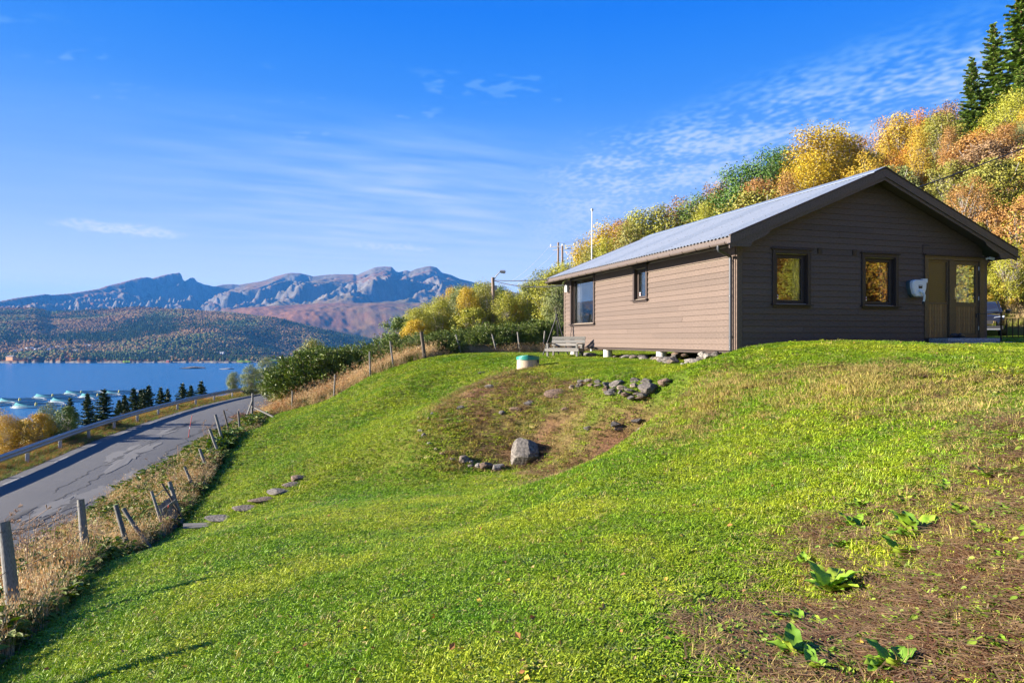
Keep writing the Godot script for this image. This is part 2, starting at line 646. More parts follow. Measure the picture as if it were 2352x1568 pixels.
func build_ground() -> void:
	var xs := axis([[-190.0, 12.0], [-60.0, 2.0], [-30.0, 0.8], [-15.0, 0.22], [14.0, 0.22], [26.0, 0.8], [60.0, 3.0], [150.0, 10.0], [420.0, 30.0]])
	var zs := axis([[-60.0, 8.0], [-6.0, 0.8], [1.0, 0.16], [12.0, 0.2], [34.0, 0.35], [48.0, 1.0], [100.0, 3.0], [420.0, 20.0]])
	var rows := []
	var cols := []
	for z in zs:
		var row := PackedVector3Array()
		var cr := []
		for x in xs:
			row.append(Vector3(x, land(x, z), -z))
			cr.append(ground_color(x, z))
		rows.append(row)
		cols.append(cr)
	var b := Builder.new()
	b.sheet(rows, false, cols)
	var tex := noise_tex(1024, 0.03, 5, 0.45, 1.25, 5)
	setting("ground", b.mesh(), paint("earth and turf", Color.WHITE, 0.95, {"vc": true, "tex": tex, "world": true, "scale": Vector3.ONE * 0.61, "bump": 0.8, "spec": 0.2}))

func ground_color(x: float, z: float) -> Color:
	var n1 := noise_a.get_noise_2d(x * 18, z * 18)
	var n2 := noise_b.get_noise_2d(x * 70, z * 70)
	var turf := Color(0.095, 0.145, 0.016)
	turf = turf.lerp(Color(0.16, 0.165, 0.03), clampf(0.4 + n1 + 0.5 * n2, 0, 1))
	var soil := Color(0.165, 0.09, 0.052).lerp(Color(0.27, 0.165, 0.09), clampf(0.45 + 0.9 * n2 + 0.4 * n1, 0, 1))
	var wild := Color(0.20, 0.155, 0.065).lerp(Color(0.12, 0.13, 0.03), clampf(0.5 + n1 + n2, 0, 1))
	var l := road_left(z)
	var c := turf.lerp(soil, bareness(x, z))
	if not on_lawn(x, z): c = wild
	var off := x - l
	if off > -0.2 and off < road_width(z) + 0.25: c = Color(0.075, 0.07, 0.065)
	return c

# fence line along the road: x at a depth; the lawn lies to its right
func fence_curve(z: float) -> float:
	var k := [[-4.0, -2.3], [3.5, -4.0], [7.0, -4.97], [11.3, -6.9], [13.8, -7.75], [16.0, -7.9], [20.0, -8.75], [25.0, -9.95], [31.5, -11.4], [60.0, -14.0]]
	for i in k.size() - 1:
		if z <= k[i + 1][0]:
			return lerpf(k[i][1], k[i + 1][1], clampf((z - k[i][0]) / (k[i + 1][0] - k[i][0]), 0, 1))
	return -14.0

func back_curve(x: float) -> float:
	var k := [[-12.5, 33.0], [-10.0, 32.0], [-7.9, 31.2], [-6.1, 30.4], [-5.1, 30.2], [-3.8, 30.4], [-2.4, 32.3], [0.4, 33.2], [3.0, 34.0], [14.0, 36.0], [24.0, 38.0]]
	for i in k.size() - 1:
		if x <= k[i + 1][0]:
			return lerpf(k[i][1], k[i + 1][1], clampf((x - k[i][0]) / (k[i + 1][0] - k[i][0]), 0, 1))
	return 38.0

func on_lawn(x: float, z: float) -> bool:
	return x > fence_x(z) + 0.25 and z < back_fence_z(x) - 0.2 and x < 23.5 and z > -6.0

func in_house(x: float, z: float, margin := 0.0) -> bool:
	var d := Vector2(x - 5.321, z - 16.5)
	var t := deg_to_rad(HOUSE_TURN)
	var a := d.x * cos(t) + d.y * sin(t)
	var b := -d.x * sin(t) + d.y * cos(t)
	return a > -margin and a < 7.88 + margin and b > -margin and b < 10.85 + margin

# ------------------------------------------------------------------- road

func build_road() -> void:
	var zs := axis([[-50.0, 4.0], [10.0, 0.7], [60.0, 0.9], [110.0, 3.0]])
	var b := Builder.new()
	var rows := []
	for z in zs:
		var row := PackedVector3Array()
		var l := road_left(z) + 0.10 * noise_b.get_noise_1d(z * 60)
		var w := road_width(z) + 0.16 * noise_c.get_noise_1d(z * 70)
		for i in 15:
			var t := i / 14.0
			var x := l + w * t
			var crown := 0.07 * (1.0 - pow(2.0 * t - 1.0, 2.0))
			row.append(Vector3(x, ROAD_Y + 0.012 + crown + 0.012 * noise_a.get_noise_2d(x * 45, z * 45), -z))
		rows.append(row)
	b.sheet(rows)
	# thickness of the asphalt at both sides
	for s in [0, 14]:
		for j in rows.size() - 1:
			var p: Vector3 = rows[j][s]
			var q: Vector3 = rows[j + 1][s]
			var dn := Vector3(0, -0.12, 0)
			if s == 0: b.quad(p, q, q + dn, p + dn)
			else: b.quad(q, p, p + dn, q + dn)
	var tex := noise_tex(1024, 0.09, 4, 0.62, 1.15, 11)
	setting("road", b.mesh(), paint("old asphalt", lin(0.14, 0.14, 0.142), 0.9, {"tex": tex, "world": true, "scale": Vector3.ONE * 0.55, "bump": 1.2, "spec": 0.35}))
	# worn patches in the wheel track: ragged thin plates of another tone
	var pm := [paint("worn asphalt", lin(0.145, 0.144, 0.144), 0.95, {"tex": tex, "world": true, "scale": Vector3.ONE * 1.7}), paint("fresh tar", lin(0.05, 0.05, 0.053), 0.9, {"tex": tex, "world": true, "scale": Vector3.ONE * 1.7})]
	var r := RandomNumberGenerator.new()
	r.seed = 41
	for p in [[300,1105,1.5,0.5,0],[240,1130,1.1,0.45,0],[330,1098,0.9,0.25,1],[430,1046,1.9,0.62,0],[415,1058,0.6,0.2,1],[470,1036,0.8,0.2,1],[200,1150,0.9,0.4,0],[160,1160,0.8,0.2,1],[120,1172,1.0,0.36,0],[270,1118,0.7,0.2,1],[520,1000,1.5,0.4,0],[545,990,0.7,0.16,1],[350,1086,0.7,0.2,0],[60,1215,0.8,0.18,1],[30,1195,0.6,0.15,1],[600,975,0.8,0.2,1]]:
		var dd: float = ROAD_Y / (-(p[1] - HV) / F)
		var o := Vector3((p[0] - CU) / F * dd, 0, -dd)
		if p[0] > 400: o.x = road_left(dd) + 3.1 + r.randf_range(-0.3, 0.3)
		var bb := Builder.new()
		var l2 := road_left(dd + 1) - road_left(dd - 1)
		var dir := Vector3(l2 / 2, 0, -1).normalized()
		var across := Vector3(-dir.z, 0, dir.x)
		var ring := []
		var m := 44
		for k in m:
			var a := TAU * k / m
			var rad: float = 0.66 + 0.7 * noise_b.get_noise_2d(cos(a) * 60 + p[0] * 3, sin(a) * 60 + p[1] * 3) + 0.35 * noise_c.get_noise_2d(cos(a) * 260 + p[0], sin(a) * 260)
			var q: Vector3 = o + dir * (cos(a) * p[2] * 2.2 * rad) + across * (sin(a) * p[3] * 1.5 * rad)
			var tt := clampf((q.x - road_left(-q.z)) / road_width(-q.z), 0.02, 0.98)
			q.y = ROAD_Y + 0.022 + 0.07 * (1.0 - pow(2.0 * tt - 1.0, 2.0)) + 0.012 * noise_a.get_noise_2d(q.x * 45, -q.z * 45)
			ring.append(q)
		var mid := Vector3.ZERO
		for q in ring: mid += q / m
		mid.y += 0.004
		for k in m: bb.tri(mid, ring[k], ring[(k + 1) % m])
		var o2 := setting("road_patch", bb.mesh(), pm[p[4]])
	# cracks: ragged dark grooves along the wheel tracks and the near edge
	var cm := paint("crack tar", lin(0.03, 0.03, 0.032), 0.95)
	for q in [[13.0, 27.0, 4.75, 0.05], [17.0, 24.0, 4.2, 0.035], [21.0, 33.0, 3.6, 0.04], [28.0, 44.0, 4.8, 0.05], [24.0, 30.0, 2.9, 0.03], [34.0, 46.0, 3.2, 0.04], [15.0, 20.0, 3.4, 0.03], [38.0, 60.0, 4.7, 0.05]]:
		var cb := Builder.new()
		var prev := []
		var cz: float = q[0]
		while cz < q[1]:
			var cx: float = road_left(cz) + q[2] + 0.35 * noise_b.get_noise_2d(cz * 40, q[2] * 90) + 0.10 * noise_c.get_noise_2d(cz * 220, q[2] * 50)
			var tt := (cx - road_left(cz)) / road_width(cz)
			var cy := ROAD_Y + 0.018 + 0.07 * (1.0 - pow(2.0 * tt - 1.0, 2.0)) + 0.012 * noise_a.get_noise_2d(cx * 45, cz * 45)
			var hw: float = q[3] * (0.5 + 0.9 * absf(noise_c.get_noise_1d(cz * 160 + q[2] * 50)))
			var pair := [Vector3(cx - hw, cy, -cz), Vector3(cx + hw, cy, -cz)]
			if prev: cb.quad(prev[0], prev[1], pair[1], pair[0])
			prev = pair
			cz += 0.16
		setting("road_crack", cb.mesh(), cm)
	# broken white edge line
	var wm := paint("worn road paint", lin(0.33, 0.33, 0.33), 0.85, {"tex": noise_tex(512, 0.05, 4, 0.2, 1.4, 19), "world": true, "scale": Vector3.ONE * 2.0})
	var z := 21.0
	while z < 66.0:
		var bb := Builder.new()
		var rr := []
		for k in 7:
			var zz := z + 1.6 * k / 6.0
			var x := road_left(zz) + 0.42
			var y := ROAD_Y + 0.034 + 0.012 * noise_a.get_noise_2d(x * 45, zz * 45)
			rr.append(PackedVector3Array([Vector3(x, y, -zz), Vector3(x + 0.1, y + 0.004, -zz)]))
		bb.sheet(rr)
		setting("road_marking", bb.mesh(), wm)
		z += 4.6

# ------------------------------------------------------- sea and far shore

func build_sea() -> void:
	var b := Builder.new()
	b.quad(Vector3(-16000, SEA, 200), Vector3(6000, SEA, 200), Vector3(6000, SEA, -9000), Vector3(-16000, SEA, -9000))
	var m := StandardMaterial3D.new()
	m.resource_name = "sea water"
	m.albedo_color = lin(0.004, 0.10, 0.25)
	m.roughness = 0.22
	m.metallic_specular = 0.5
	var n := FastNoiseLite.new()
	n.seed = 77
	n.frequency = 0.02
	n.fractal_octaves = 5
	n.fractal_gain = 0.62
	var im := n.get_seamless_image(1024, 1024, false, false, 0.12, true)
	m.normal_enabled = true
	var nm: Image = im.duplicate()
	nm.convert(Image.FORMAT_RGBA8)
	nm.bump_map_to_normal_map(14.0)
	m.normal_texture = ImageTexture.create_from_image(nm)
	m.normal_scale = 1.0
	m.uv1_triplanar = true
	m.uv1_world_triplanar = true
	m.uv1_scale = Vector3(0.011, 0.011, 0.011)
	setting("sea", b.mesh(), m)

const RIDGE := [[-700,690],[-500,668],[-300,655],[-150,672],[0,691],[35,684],[104,675],[117,677],[160,673.6],[226,663],[245,656],[274,649.6],[298,643],[320,637.6],[338,636],[349,639],[373,632],[394,627.8],[412,626],[416,629.6],[420,643],[424,645.6],[437,637.6],[445,637.6],[453,647],[466,652],[490,657.6],[512,653.6],[533,652],[549,653.6],[573,649.6],[598,645.6],[613,641.6],[628,635.5],[659,628],[668,626],[689,627],[717,634],[744,631.6],[772,629],[784,630],[811,629],[819,631.6],[842,621],[860,614],[881,611.5],[900,613],[909,623],[915,625],[933,620],[942,623],[957,617],[976,612],[988,610.6],[1003,614],[1015,626],[1037,631.6],[1055,639.5],[1082,646],[1150,665],[1300,690],[1500,700],[1900,705]]
const WOODED := [[-700,720],[-400,705],[-150,712],[0,707],[80,705.6],[115,717],[160,715],[240,709.6],[320,704],[426,711],[560,721.6],[613,731],[659,742],[720,756],[802,780],[900,800],[1100,815],[1900,815]]

func along(k: Array, u: float) -> float:
	if u <= k[0][0]: return k[0][1]
	for i in k.size() - 1:
		if u <= k[i + 1][0]:
			return lerpf(k[i][1], k[i + 1][1], (u - k[i][0]) / float(k[i + 1][0] - k[i][0]))
	return k[-1][1]

func crest_depth(u: float) -> float:
	return lerpf(6600.0, 9600.0, smoothstep(-200.0, 560.0, u)) if u < 560.0 else 9600.0 - 500.0 * smoothstep(560.0, 1080.0, u)

const SHORE := 2290.0

func far_height(u: float, z: float) -> float:
	var wr := look(wooded_table, u + 1700.0)
	var cd := crest_depth(u)
	var yr := (HV - wr) / F * 4300.0
	var sm := look(smooth_table, u + 1700.0)
	var yc := (HV - sm) / F * cd
	var peak := (sm - look(ridge_table, u + 1700.0)) / F * cd
	var x := (u - CU) / F * z
	var big := noise_a.get_noise_2d(x * 0.045, z * 0.045)
	var mid := noise_b.get_noise_2d(x * 0.12, z * 0.12)
	if z < 4300.0:
		var sh := SHORE + 60.0 * noise_b.get_noise_1d(u * 1.4) + 25.0 * noise_c.get_noise_1d(u * 7.0)
		var t := clampf((z - SHORE + 80.0) / (4300.0 - SHORE + 80.0), 0.0, 1.0)
		var wet := smoothstep(70.0, -10.0, z - sh)
		# low coastal shelf, then the wooded slope
		var s := lerpf(0.0, 0.045, clampf(t / 0.2, 0, 1)) if t < 0.2 else 0.045 + 0.955 * pow((t - 0.2) / 0.8, 0.85)
		var knoll := 24.0 * exp(-pow((u - 130.0) / 120.0, 2.0)) * exp(-pow((z - 2480.0) / 120.0, 2.0))
		return lerpf(SEA + 2.0, yr, s) - 7.0 * wet + knoll * (1.0 - wet) + (55.0 * big + 34.0 * mid) * smoothstep(0.12, 0.45, t) * (1.0 - 0.75 * smoothstep(0.9, 1.0, t))
	var foot := minf(yr, yc) 
	var fz := cd - 2300.0
	var moor := (HV - lerpf(sm, 778.0, lerpf(0.62, 0.47, smoothstep(420.0, 640.0, u)))) / F * fz
	if z < fz:
		var t := (z - 4300.0) / (fz - 4300.0)
		var dip := -60.0 * sin(PI * clampf(t * 1.6, 0, 1))
		return lerpf(yr, moor, smoothstep(0.05, 1.0, t)) + dip + (60.0 * big + 30.0 * mid + 14.0 * noise_c.get_noise_2d(x * 0.5, z * 0.5)) * sin(PI * clampf(t, 0.0, 1.0))
	if z < cd:
		var t := (z - fz) / 2300.0
		# spurs: ridged noise, stretched up the slope, sheared so that gullies run down towards the right
		var q := x - 0.35 * (z - fz)
		var r1 := 1.0 - 2.0 * absf(noise_b.get_noise_2d(q * 0.05, z * 0.022))
		var r2 := 1.0 - 2.0 * absf(noise_c.get_noise_2d(q * 0.11, z * 0.07 + 300.0))
		var r3 := noise_a.get_noise_2d(x * 0.6, z * 0.6)
		var env := sin(PI * clampf(t, 0.0, 1.0))
		var s := pow(t, lerpf(3.0, 1.5, smoothstep(440.0, 620.0, u)))
		var hh := lerpf(moor, yc, s) + peak * smoothstep(0.72, 1.0, t) + env * (lerpf(150.0, 430.0, smoothstep(400.0, 640.0, u)) * (r1 - 0.55) + 150.0 * (r2 - 0.5) + 85.0 * r3) + 12.0 * r3 * t * (1.0 - 0.6 * smoothstep(0.9, 1.0, t))
		# spurs stay below the skyline
		var cap := (yc + peak) * z / cd * lerpf(0.90, 1.0, smoothstep(0.6, 1.0, t))
		return hh if hh < cap - 60.0 else cap - 60.0 * exp(-(hh - cap + 60.0) / 60.0) * (1.0 - smoothstep(0.9, 1.0, t)) - 0.0
	return yc + peak * smoothstep(900.0, 0.0, z - cd) - (z - cd) * 0.35 + 18.0 * noise_b.get_noise_2d(x * 0.2, z * 0.2) * smoothstep(0.0, 500.0, z - cd)

func far_color(u: float, z: float, slope: float, y: float) -> Color:
	var x := (u - CU) / F * z
	var n1 := noise_a.get_noise_2d(x * 0.06 + 50, z * 0.06)
	var n2 := noise_b.get_noise_2d(x * 0.4, z * 0.4)
	var n3 := noise_c.get_noise_2d(x * 1.1, z * 1.1)
	if z < 4900.0:
		if z < SHORE + 90.0 and y < SEA + 6.0: return Color(0.22, 0.2, 0.17)
		var c := Color(0.20, 0.085, 0.035).lerp(Color(0.12, 0.075, 0.03), clampf(0.5 + n1 + n2, 0, 1))
		return c
	var heath := Color(0.25, 0.115, 0.05).lerp(Color(0.17, 0.13, 0.05), clampf(0.45 + 1.1 * n1 + 0.5 * n2, 0, 1))
	var rock := Color(0.20, 0.18, 0.155).lerp(Color(0.11, 0.09, 0.055), clampf(0.5 + n2 + 0.5 * n3, 0, 1))
	var k := clampf((slope - 0.42) * 4.0 + (y - 520.0) / 420.0 + 0.7 * n2 + 0.4 * n3, 0.0, 1.0)
	return heath.lerp(rock, k)

func build_far() -> void:
	var us := axis([[-1500.0, 40.0], [-300.0, 8.0], [-20.0, 2.6], [1100.0, 2.6], [1250.0, 20.0], [2100.0, 60.0]])
	var zs := axis([[2050.0, 60.0], [2300.0, 22.0], [3000.0, 45.0], [4300.0, 60.0], [5000.0, 110.0], [6800.0, 55.0], [9700.0, 55.0], [10200.0, 250.0], [13000.0, 600.0]])
	var rows := []
	for z in zs:
		var row := PackedVector3Array()
		for u in us:
			row.append(Vector3((u - CU) / F * z, far_height(u, z), -z))
		rows.append(row)
	var cols := []
	for j in zs.size():
		var cr := []
		var j1 := mini(j + 1, zs.size() - 1)
		var j0 := maxi(j - 1, 0)
		for i in us.size():
			var i1 := mini(i + 1, us.size() - 1)
			var i0 := maxi(i - 1, 0)
			var gx: float = (rows[j][i1].y - rows[j][i0].y) / (rows[j][i1].x - rows[j][i0].x)
			var gz: float = (rows[j1][i].y - rows[j0][i].y) / (zs[j1] - zs[j0])
			cr.append(far_color(us[i], zs[j], sqrt(gx * gx + gz * gz), rows[j][i].y))
		cols.append(cr)
	var b := Builder.new()
	b.sheet(rows, false, cols)
	var tex := noise_tex(1024, 0.02, 6, 0.45, 1.3, 23)
	setting("mountains", b.mesh(), paint("far hills", Color.WHITE, 1.0, {"vc": true, "tex": tex, "world": true, "scale": Vector3.ONE * 0.004, "spec": 0.0}))

# ------------------------------------------------------------------- house
# local axes: x along the gable (a), y up, -z back along the long wall (b)

const HW := 7.88
const HL := 10.85
const WALL_TOP := 2.46
const PITCH := 0.1475
const SLOPE := 0.414
const EAVE := 0.5
const ROOF_Y := 2.62      # top of the roof at the eave line, a = -EAVE

var house: Node3D
var wood_tex: ImageTexture

func house_at(a: float, y: float, b: float) -> Vector3:
	return house.transform * Vector3(a, y, -b)

func roof_y(a: float) -> float:
	return ROOF_Y + SLOPE * ((a + EAVE) if a < HW / 2 else (HW + EAVE - a))

# one board of cladding: along 'ax' from lo/hi at its lower and upper edge, thick at the foot, thin at the head
func board_mesh(o: Vector3, ax: Vector3, out: Vector3, y0: float, y1: float, b0: float, b1: float, t0: float, t1: float) -> ArrayMesh:
	var b := Builder.new()
	var p := o + ax * b0 + Vector3(0, y0, 0)
	var q := o + ax * b1 + Vector3(0, y0, 0)
	var r := o + ax * t0 + Vector3(0, y1, 0)
	var s := o + ax * t1 + Vector3(0, y1, 0)
	var k := out * 0.032
	var e := out * 0.010
	if ax.cross(Vector3.UP).dot(out) > 0:
		b.quad(p + k, q + k, s + e, r + e); b.quad(p, q, q + k, p + k); b.quad(r + e, s + e, s, r); b.quad(p, p + k, r + e, r); b.quad(q + k, q, s, s + e)
	else:
		b.quad(q + k, p + k, r + e, s + e); b.quad(q, p, p + k, q + k); b.quad(s + e, r + e, r, s); b.quad(p + k, p, r, r + e); b.quad(q, q + k, s + e, s)
	return b.mesh()

# horizontal cladding over a wall; openings are [from, to, bottom, top]; span(y) gives the ends at a height
func clad(o: Vector3, ax: Vector3, out: Vector3, y0: float, y1: float, openings: Array, span: Callable, mm: Array, r: RandomNumberGenerator, joints: bool) -> void:
	var y := y0
	while y < y1 - 0.02:
		var top := minf(y + PITCH + 0.012, y1)
		var e0: Vector2 = span.call(y)
		var e1: Vector2 = span.call(top)
		if e0.y - e0.x > 0.05:
			var pieces := [[e0.x, e0.y, e1.x, maxf(e1.y, e1.x), y, top]]
			for op in openings:
				var next := []
				for p in pieces:
					if op[3] <= p[4] + 0.004 or op[2] >= p[5] - 0.004 or op[0] >= p[1] or op[1] <= p[0]:
						next.append(p)
						continue
					if p[0] < op[0]: next.append([p[0], op[0], p[2], op[0], p[4], p[5]])
					if p[1] > op[1]: next.append([op[1], p[1], op[1], p[3], p[4], p[5]])
					if op[3] < p[5] - 0.015: next.append([maxf(p[0], op[0]), minf(p[1], op[1]), maxf(p[0], op[0]), minf(p[1], op[1]), op[3], p[5]])
					if op[2] > p[4] + 0.015: next.append([maxf(p[0], op[0]), minf(p[1], op[1]), maxf(p[0], op[0]), minf(p[1], op[1]), p[4], op[2]])
				pieces = next
			for p in pieces:
				var cut := []
				if joints and p[1] - p[0] > 4.5:
					var x: float = p[0] + r.randf_range(1.6, (p[1] - p[0]) - 1.6)
					cut = [[p[0], x - 0.0015, p[2], x - 0.0015, p[4], p[5]], [x + 0.0015, p[1], x + 0.0015, p[3], p[4], p[5]]]
				else: cut = [p]
				for k in cut:
					part(house, "siding_board", board_mesh(o + out * r.randf_range(0.0, 0.003), ax, out, k[4], k[5], k[0], k[1], k[2], k[3]), mm[r.randi() % mm.size()])
		y += PITCH

# the core of a wall: solid pieces round the openings, from 0 to 0.14 inwards
func wall_core(o: Vector3, ax: Vector3, inward: Vector3, length: float, y0: float, y1: float, openings: Array, m: Material) -> void:
	var b := Builder.new()
	var xs := [0.0, length]
	for op in openings:
		xs.append(op[0]); xs.append(op[1])
	xs.sort()
	for i in xs.size() - 1:
		if xs[i + 1] - xs[i] < 0.01: continue
		var mid: float = (xs[i] + xs[i + 1]) / 2
		var y := y0
		var holes := []
		for op in openings:
			if mid > op[0] and mid < op[1]: holes.append(op)
		for hole in holes:
			core_box(b, o, ax, inward, xs[i], xs[i + 1], y, hole[2])
			y = hole[3]
		core_box(b, o, ax, inward, xs[i], xs[i + 1], y, y1)
	part(house, "wall", b.mesh(), m)

func core_box(b: Builder, o: Vector3, ax: Vector3, inward: Vector3, x0: float, x1: float, y0: float, y1: float) -> void:
	if y1 - y0 < 0.005: return
	var p := o + ax * x0 + Vector3(0, y0, 0)
	var q := o + ax * x1 + inward * 0.14 + Vector3(0, y1, 0)
	b.box(Vector3(minf(p.x, q.x), y0, minf(p.z, q.z)), Vector3(maxf(p.x, q.x), y1, maxf(p.z, q.z)))

# a window with casing, cap, sill, jamb lining, sash and pane; x0..x1, y0..y1 is the outside of the casing
func window(called: String, o: Vector3, ax: Vector3, out: Vector3, x0: float, x1: float, y0: float, y1: float, label: String, two_frames := true) -> Node3D:
	var w := Node3D.new()
	w.name = called
	house.add_child(w, true)
	if label: w.set_meta("label", label)
	var trim: Material = mats["window trim"]
	var P := func(x: float, y: float, d: float) -> Vector3: return o + ax * x + Vector3(0, y, 0) + out * d
	var up := Vector3.UP
	var cw := 0.095
	# casing boards stand proud of the cladding
	part(w, "casing", bar_mesh(P.call(x0 + cw / 2, y0 + 0.06, 0.045), P.call(x0 + cw / 2, y1 - 0.04, 0.045), 0.03, cw, ax, 0.004), trim)
	part(w, "casing", bar_mesh(P.call(x1 - cw / 2, y0 + 0.06, 0.045), P.call(x1 - cw / 2, y1 - 0.04, 0.045), 0.03, cw, ax, 0.004), trim)
	part(w, "casing", bar_mesh(P.call(x0 + cw + 0.002, y1 - 0.085, 0.043), P.call(x1 - cw - 0.002, y1 - 0.085, 0.043), 0.028, 0.09, up, 0.004), trim)
	part(w, "cap", bar_mesh(P.call(x0 - 0.04, y1 - 0.025, 0.055), P.call(x1 + 0.04, y1 - 0.025, 0.055), 0.075, 0.028, up, 0.004), trim)
	part(w, "sill", bar_mesh(P.call(x0 - 0.04, y0 + 0.045, 0.065), P.call(x1 + 0.04, y0 + 0.045, 0.065), 0.095, 0.028, up, 0.004), trim)
	part(w, "apron", bar_mesh(P.call(x0 + 0.01, y0 + 0.012, 0.045), P.call(x1 - 0.01, y0 + 0.012, 0.045), 0.026, 0.06, up, 0.003), trim)
	# jamb lining into the wall
	var i0 := x0 + cw - 0.012
	var i1 := x1 - cw + 0.012
	var j0 := y0 + 0.062
	var j1 := y1 - 0.13
	part(w, "jamb", bar_mesh(P.call(i0 + 0.01, j0, -0.055), P.call(i0 + 0.01, j1, -0.055), 0.165, 0.02, ax), trim)
	part(w, "jamb", bar_mesh(P.call(i1 - 0.01, j0, -0.055), P.call(i1 - 0.01, j1, -0.055), 0.165, 0.02, ax), trim)
	part(w, "head", bar_mesh(P.call(i0, j1 + 0.01, -0.055), P.call(i1, j1 + 0.01, -0.055), 0.165, 0.02, up), trim)
	part(w, "inner_sill", bar_mesh(P.call(i0, j0 - 0.008, -0.055), P.call(i1, j0 - 0.008, -0.055), 0.165, 0.02, up), trim)
	# fixed frame, then the sash with the pane
	var f := 0.045
	var z := -0.075
	for q in [[i0 + 0.02, i1 - 0.02, j0 + 0.002, j1, f, z], [i0 + 0.02 + f + 0.004, i1 - 0.02 - f - 0.004, j0 + f + 0.006, j1 - f - 0.004, 0.055, z + 0.012]]:
		var fr := Builder.new()
		var h: float = q[4] / 2
		fr.bar(P.call(q[0] + h, q[2], q[5]), P.call(q[0] + h, q[3], q[5]), 0.05, q[4], ax, 0.005)
		fr.bar(P.call(q[1] - h, q[2], q[5]), P.call(q[1] - h, q[3], q[5]), 0.05, q[4], ax, 0.005)
		fr.bar(P.call(q[0] + q[4], q[2] + h, q[5]), P.call(q[1] - q[4], q[2] + h, q[5]), 0.048, q[4], up, 0.005)
		fr.bar(P.call(q[0] + q[4], q[3] - h, q[5]), P.call(q[1] - q[4], q[3] - h, q[5]), 0.048, q[4], up, 0.005)
		part(w, "frame", fr.mesh(), trim)
		if not two_frames: break
	var inset := f + (0.059 if two_frames else 0.0)
	var g0 := i0 + 0.02 + inset
	var g1 := i1 - 0.02 - inset
	var h0 := j0 + inset
	var h1 := j1 - inset
	part(w, "pane", box_mesh_on(P.call(g0 - 0.01, h0 - 0.01, z + 0.004), P.call(g1 + 0.01, h1 + 0.01, z - 0.004)), mats["window glass"])
	part(w, "pane", box_mesh_on(P.call(g0 - 0.01, h0 - 0.01, z - 0.016), P.call(g1 + 0.01, h1 + 0.01, z - 0.022)), mats["coated glass"])
	return w

func box_mesh_on(p: Vector3, q: Vector3) -> ArrayMesh:
	return box_mesh(Vector3(minf(p.x, q.x), minf(p.y, q.y), minf(p.z, q.z)), Vector3(maxf(p.x, q.x), maxf(p.y, q.y), maxf(p.z, q.z)))

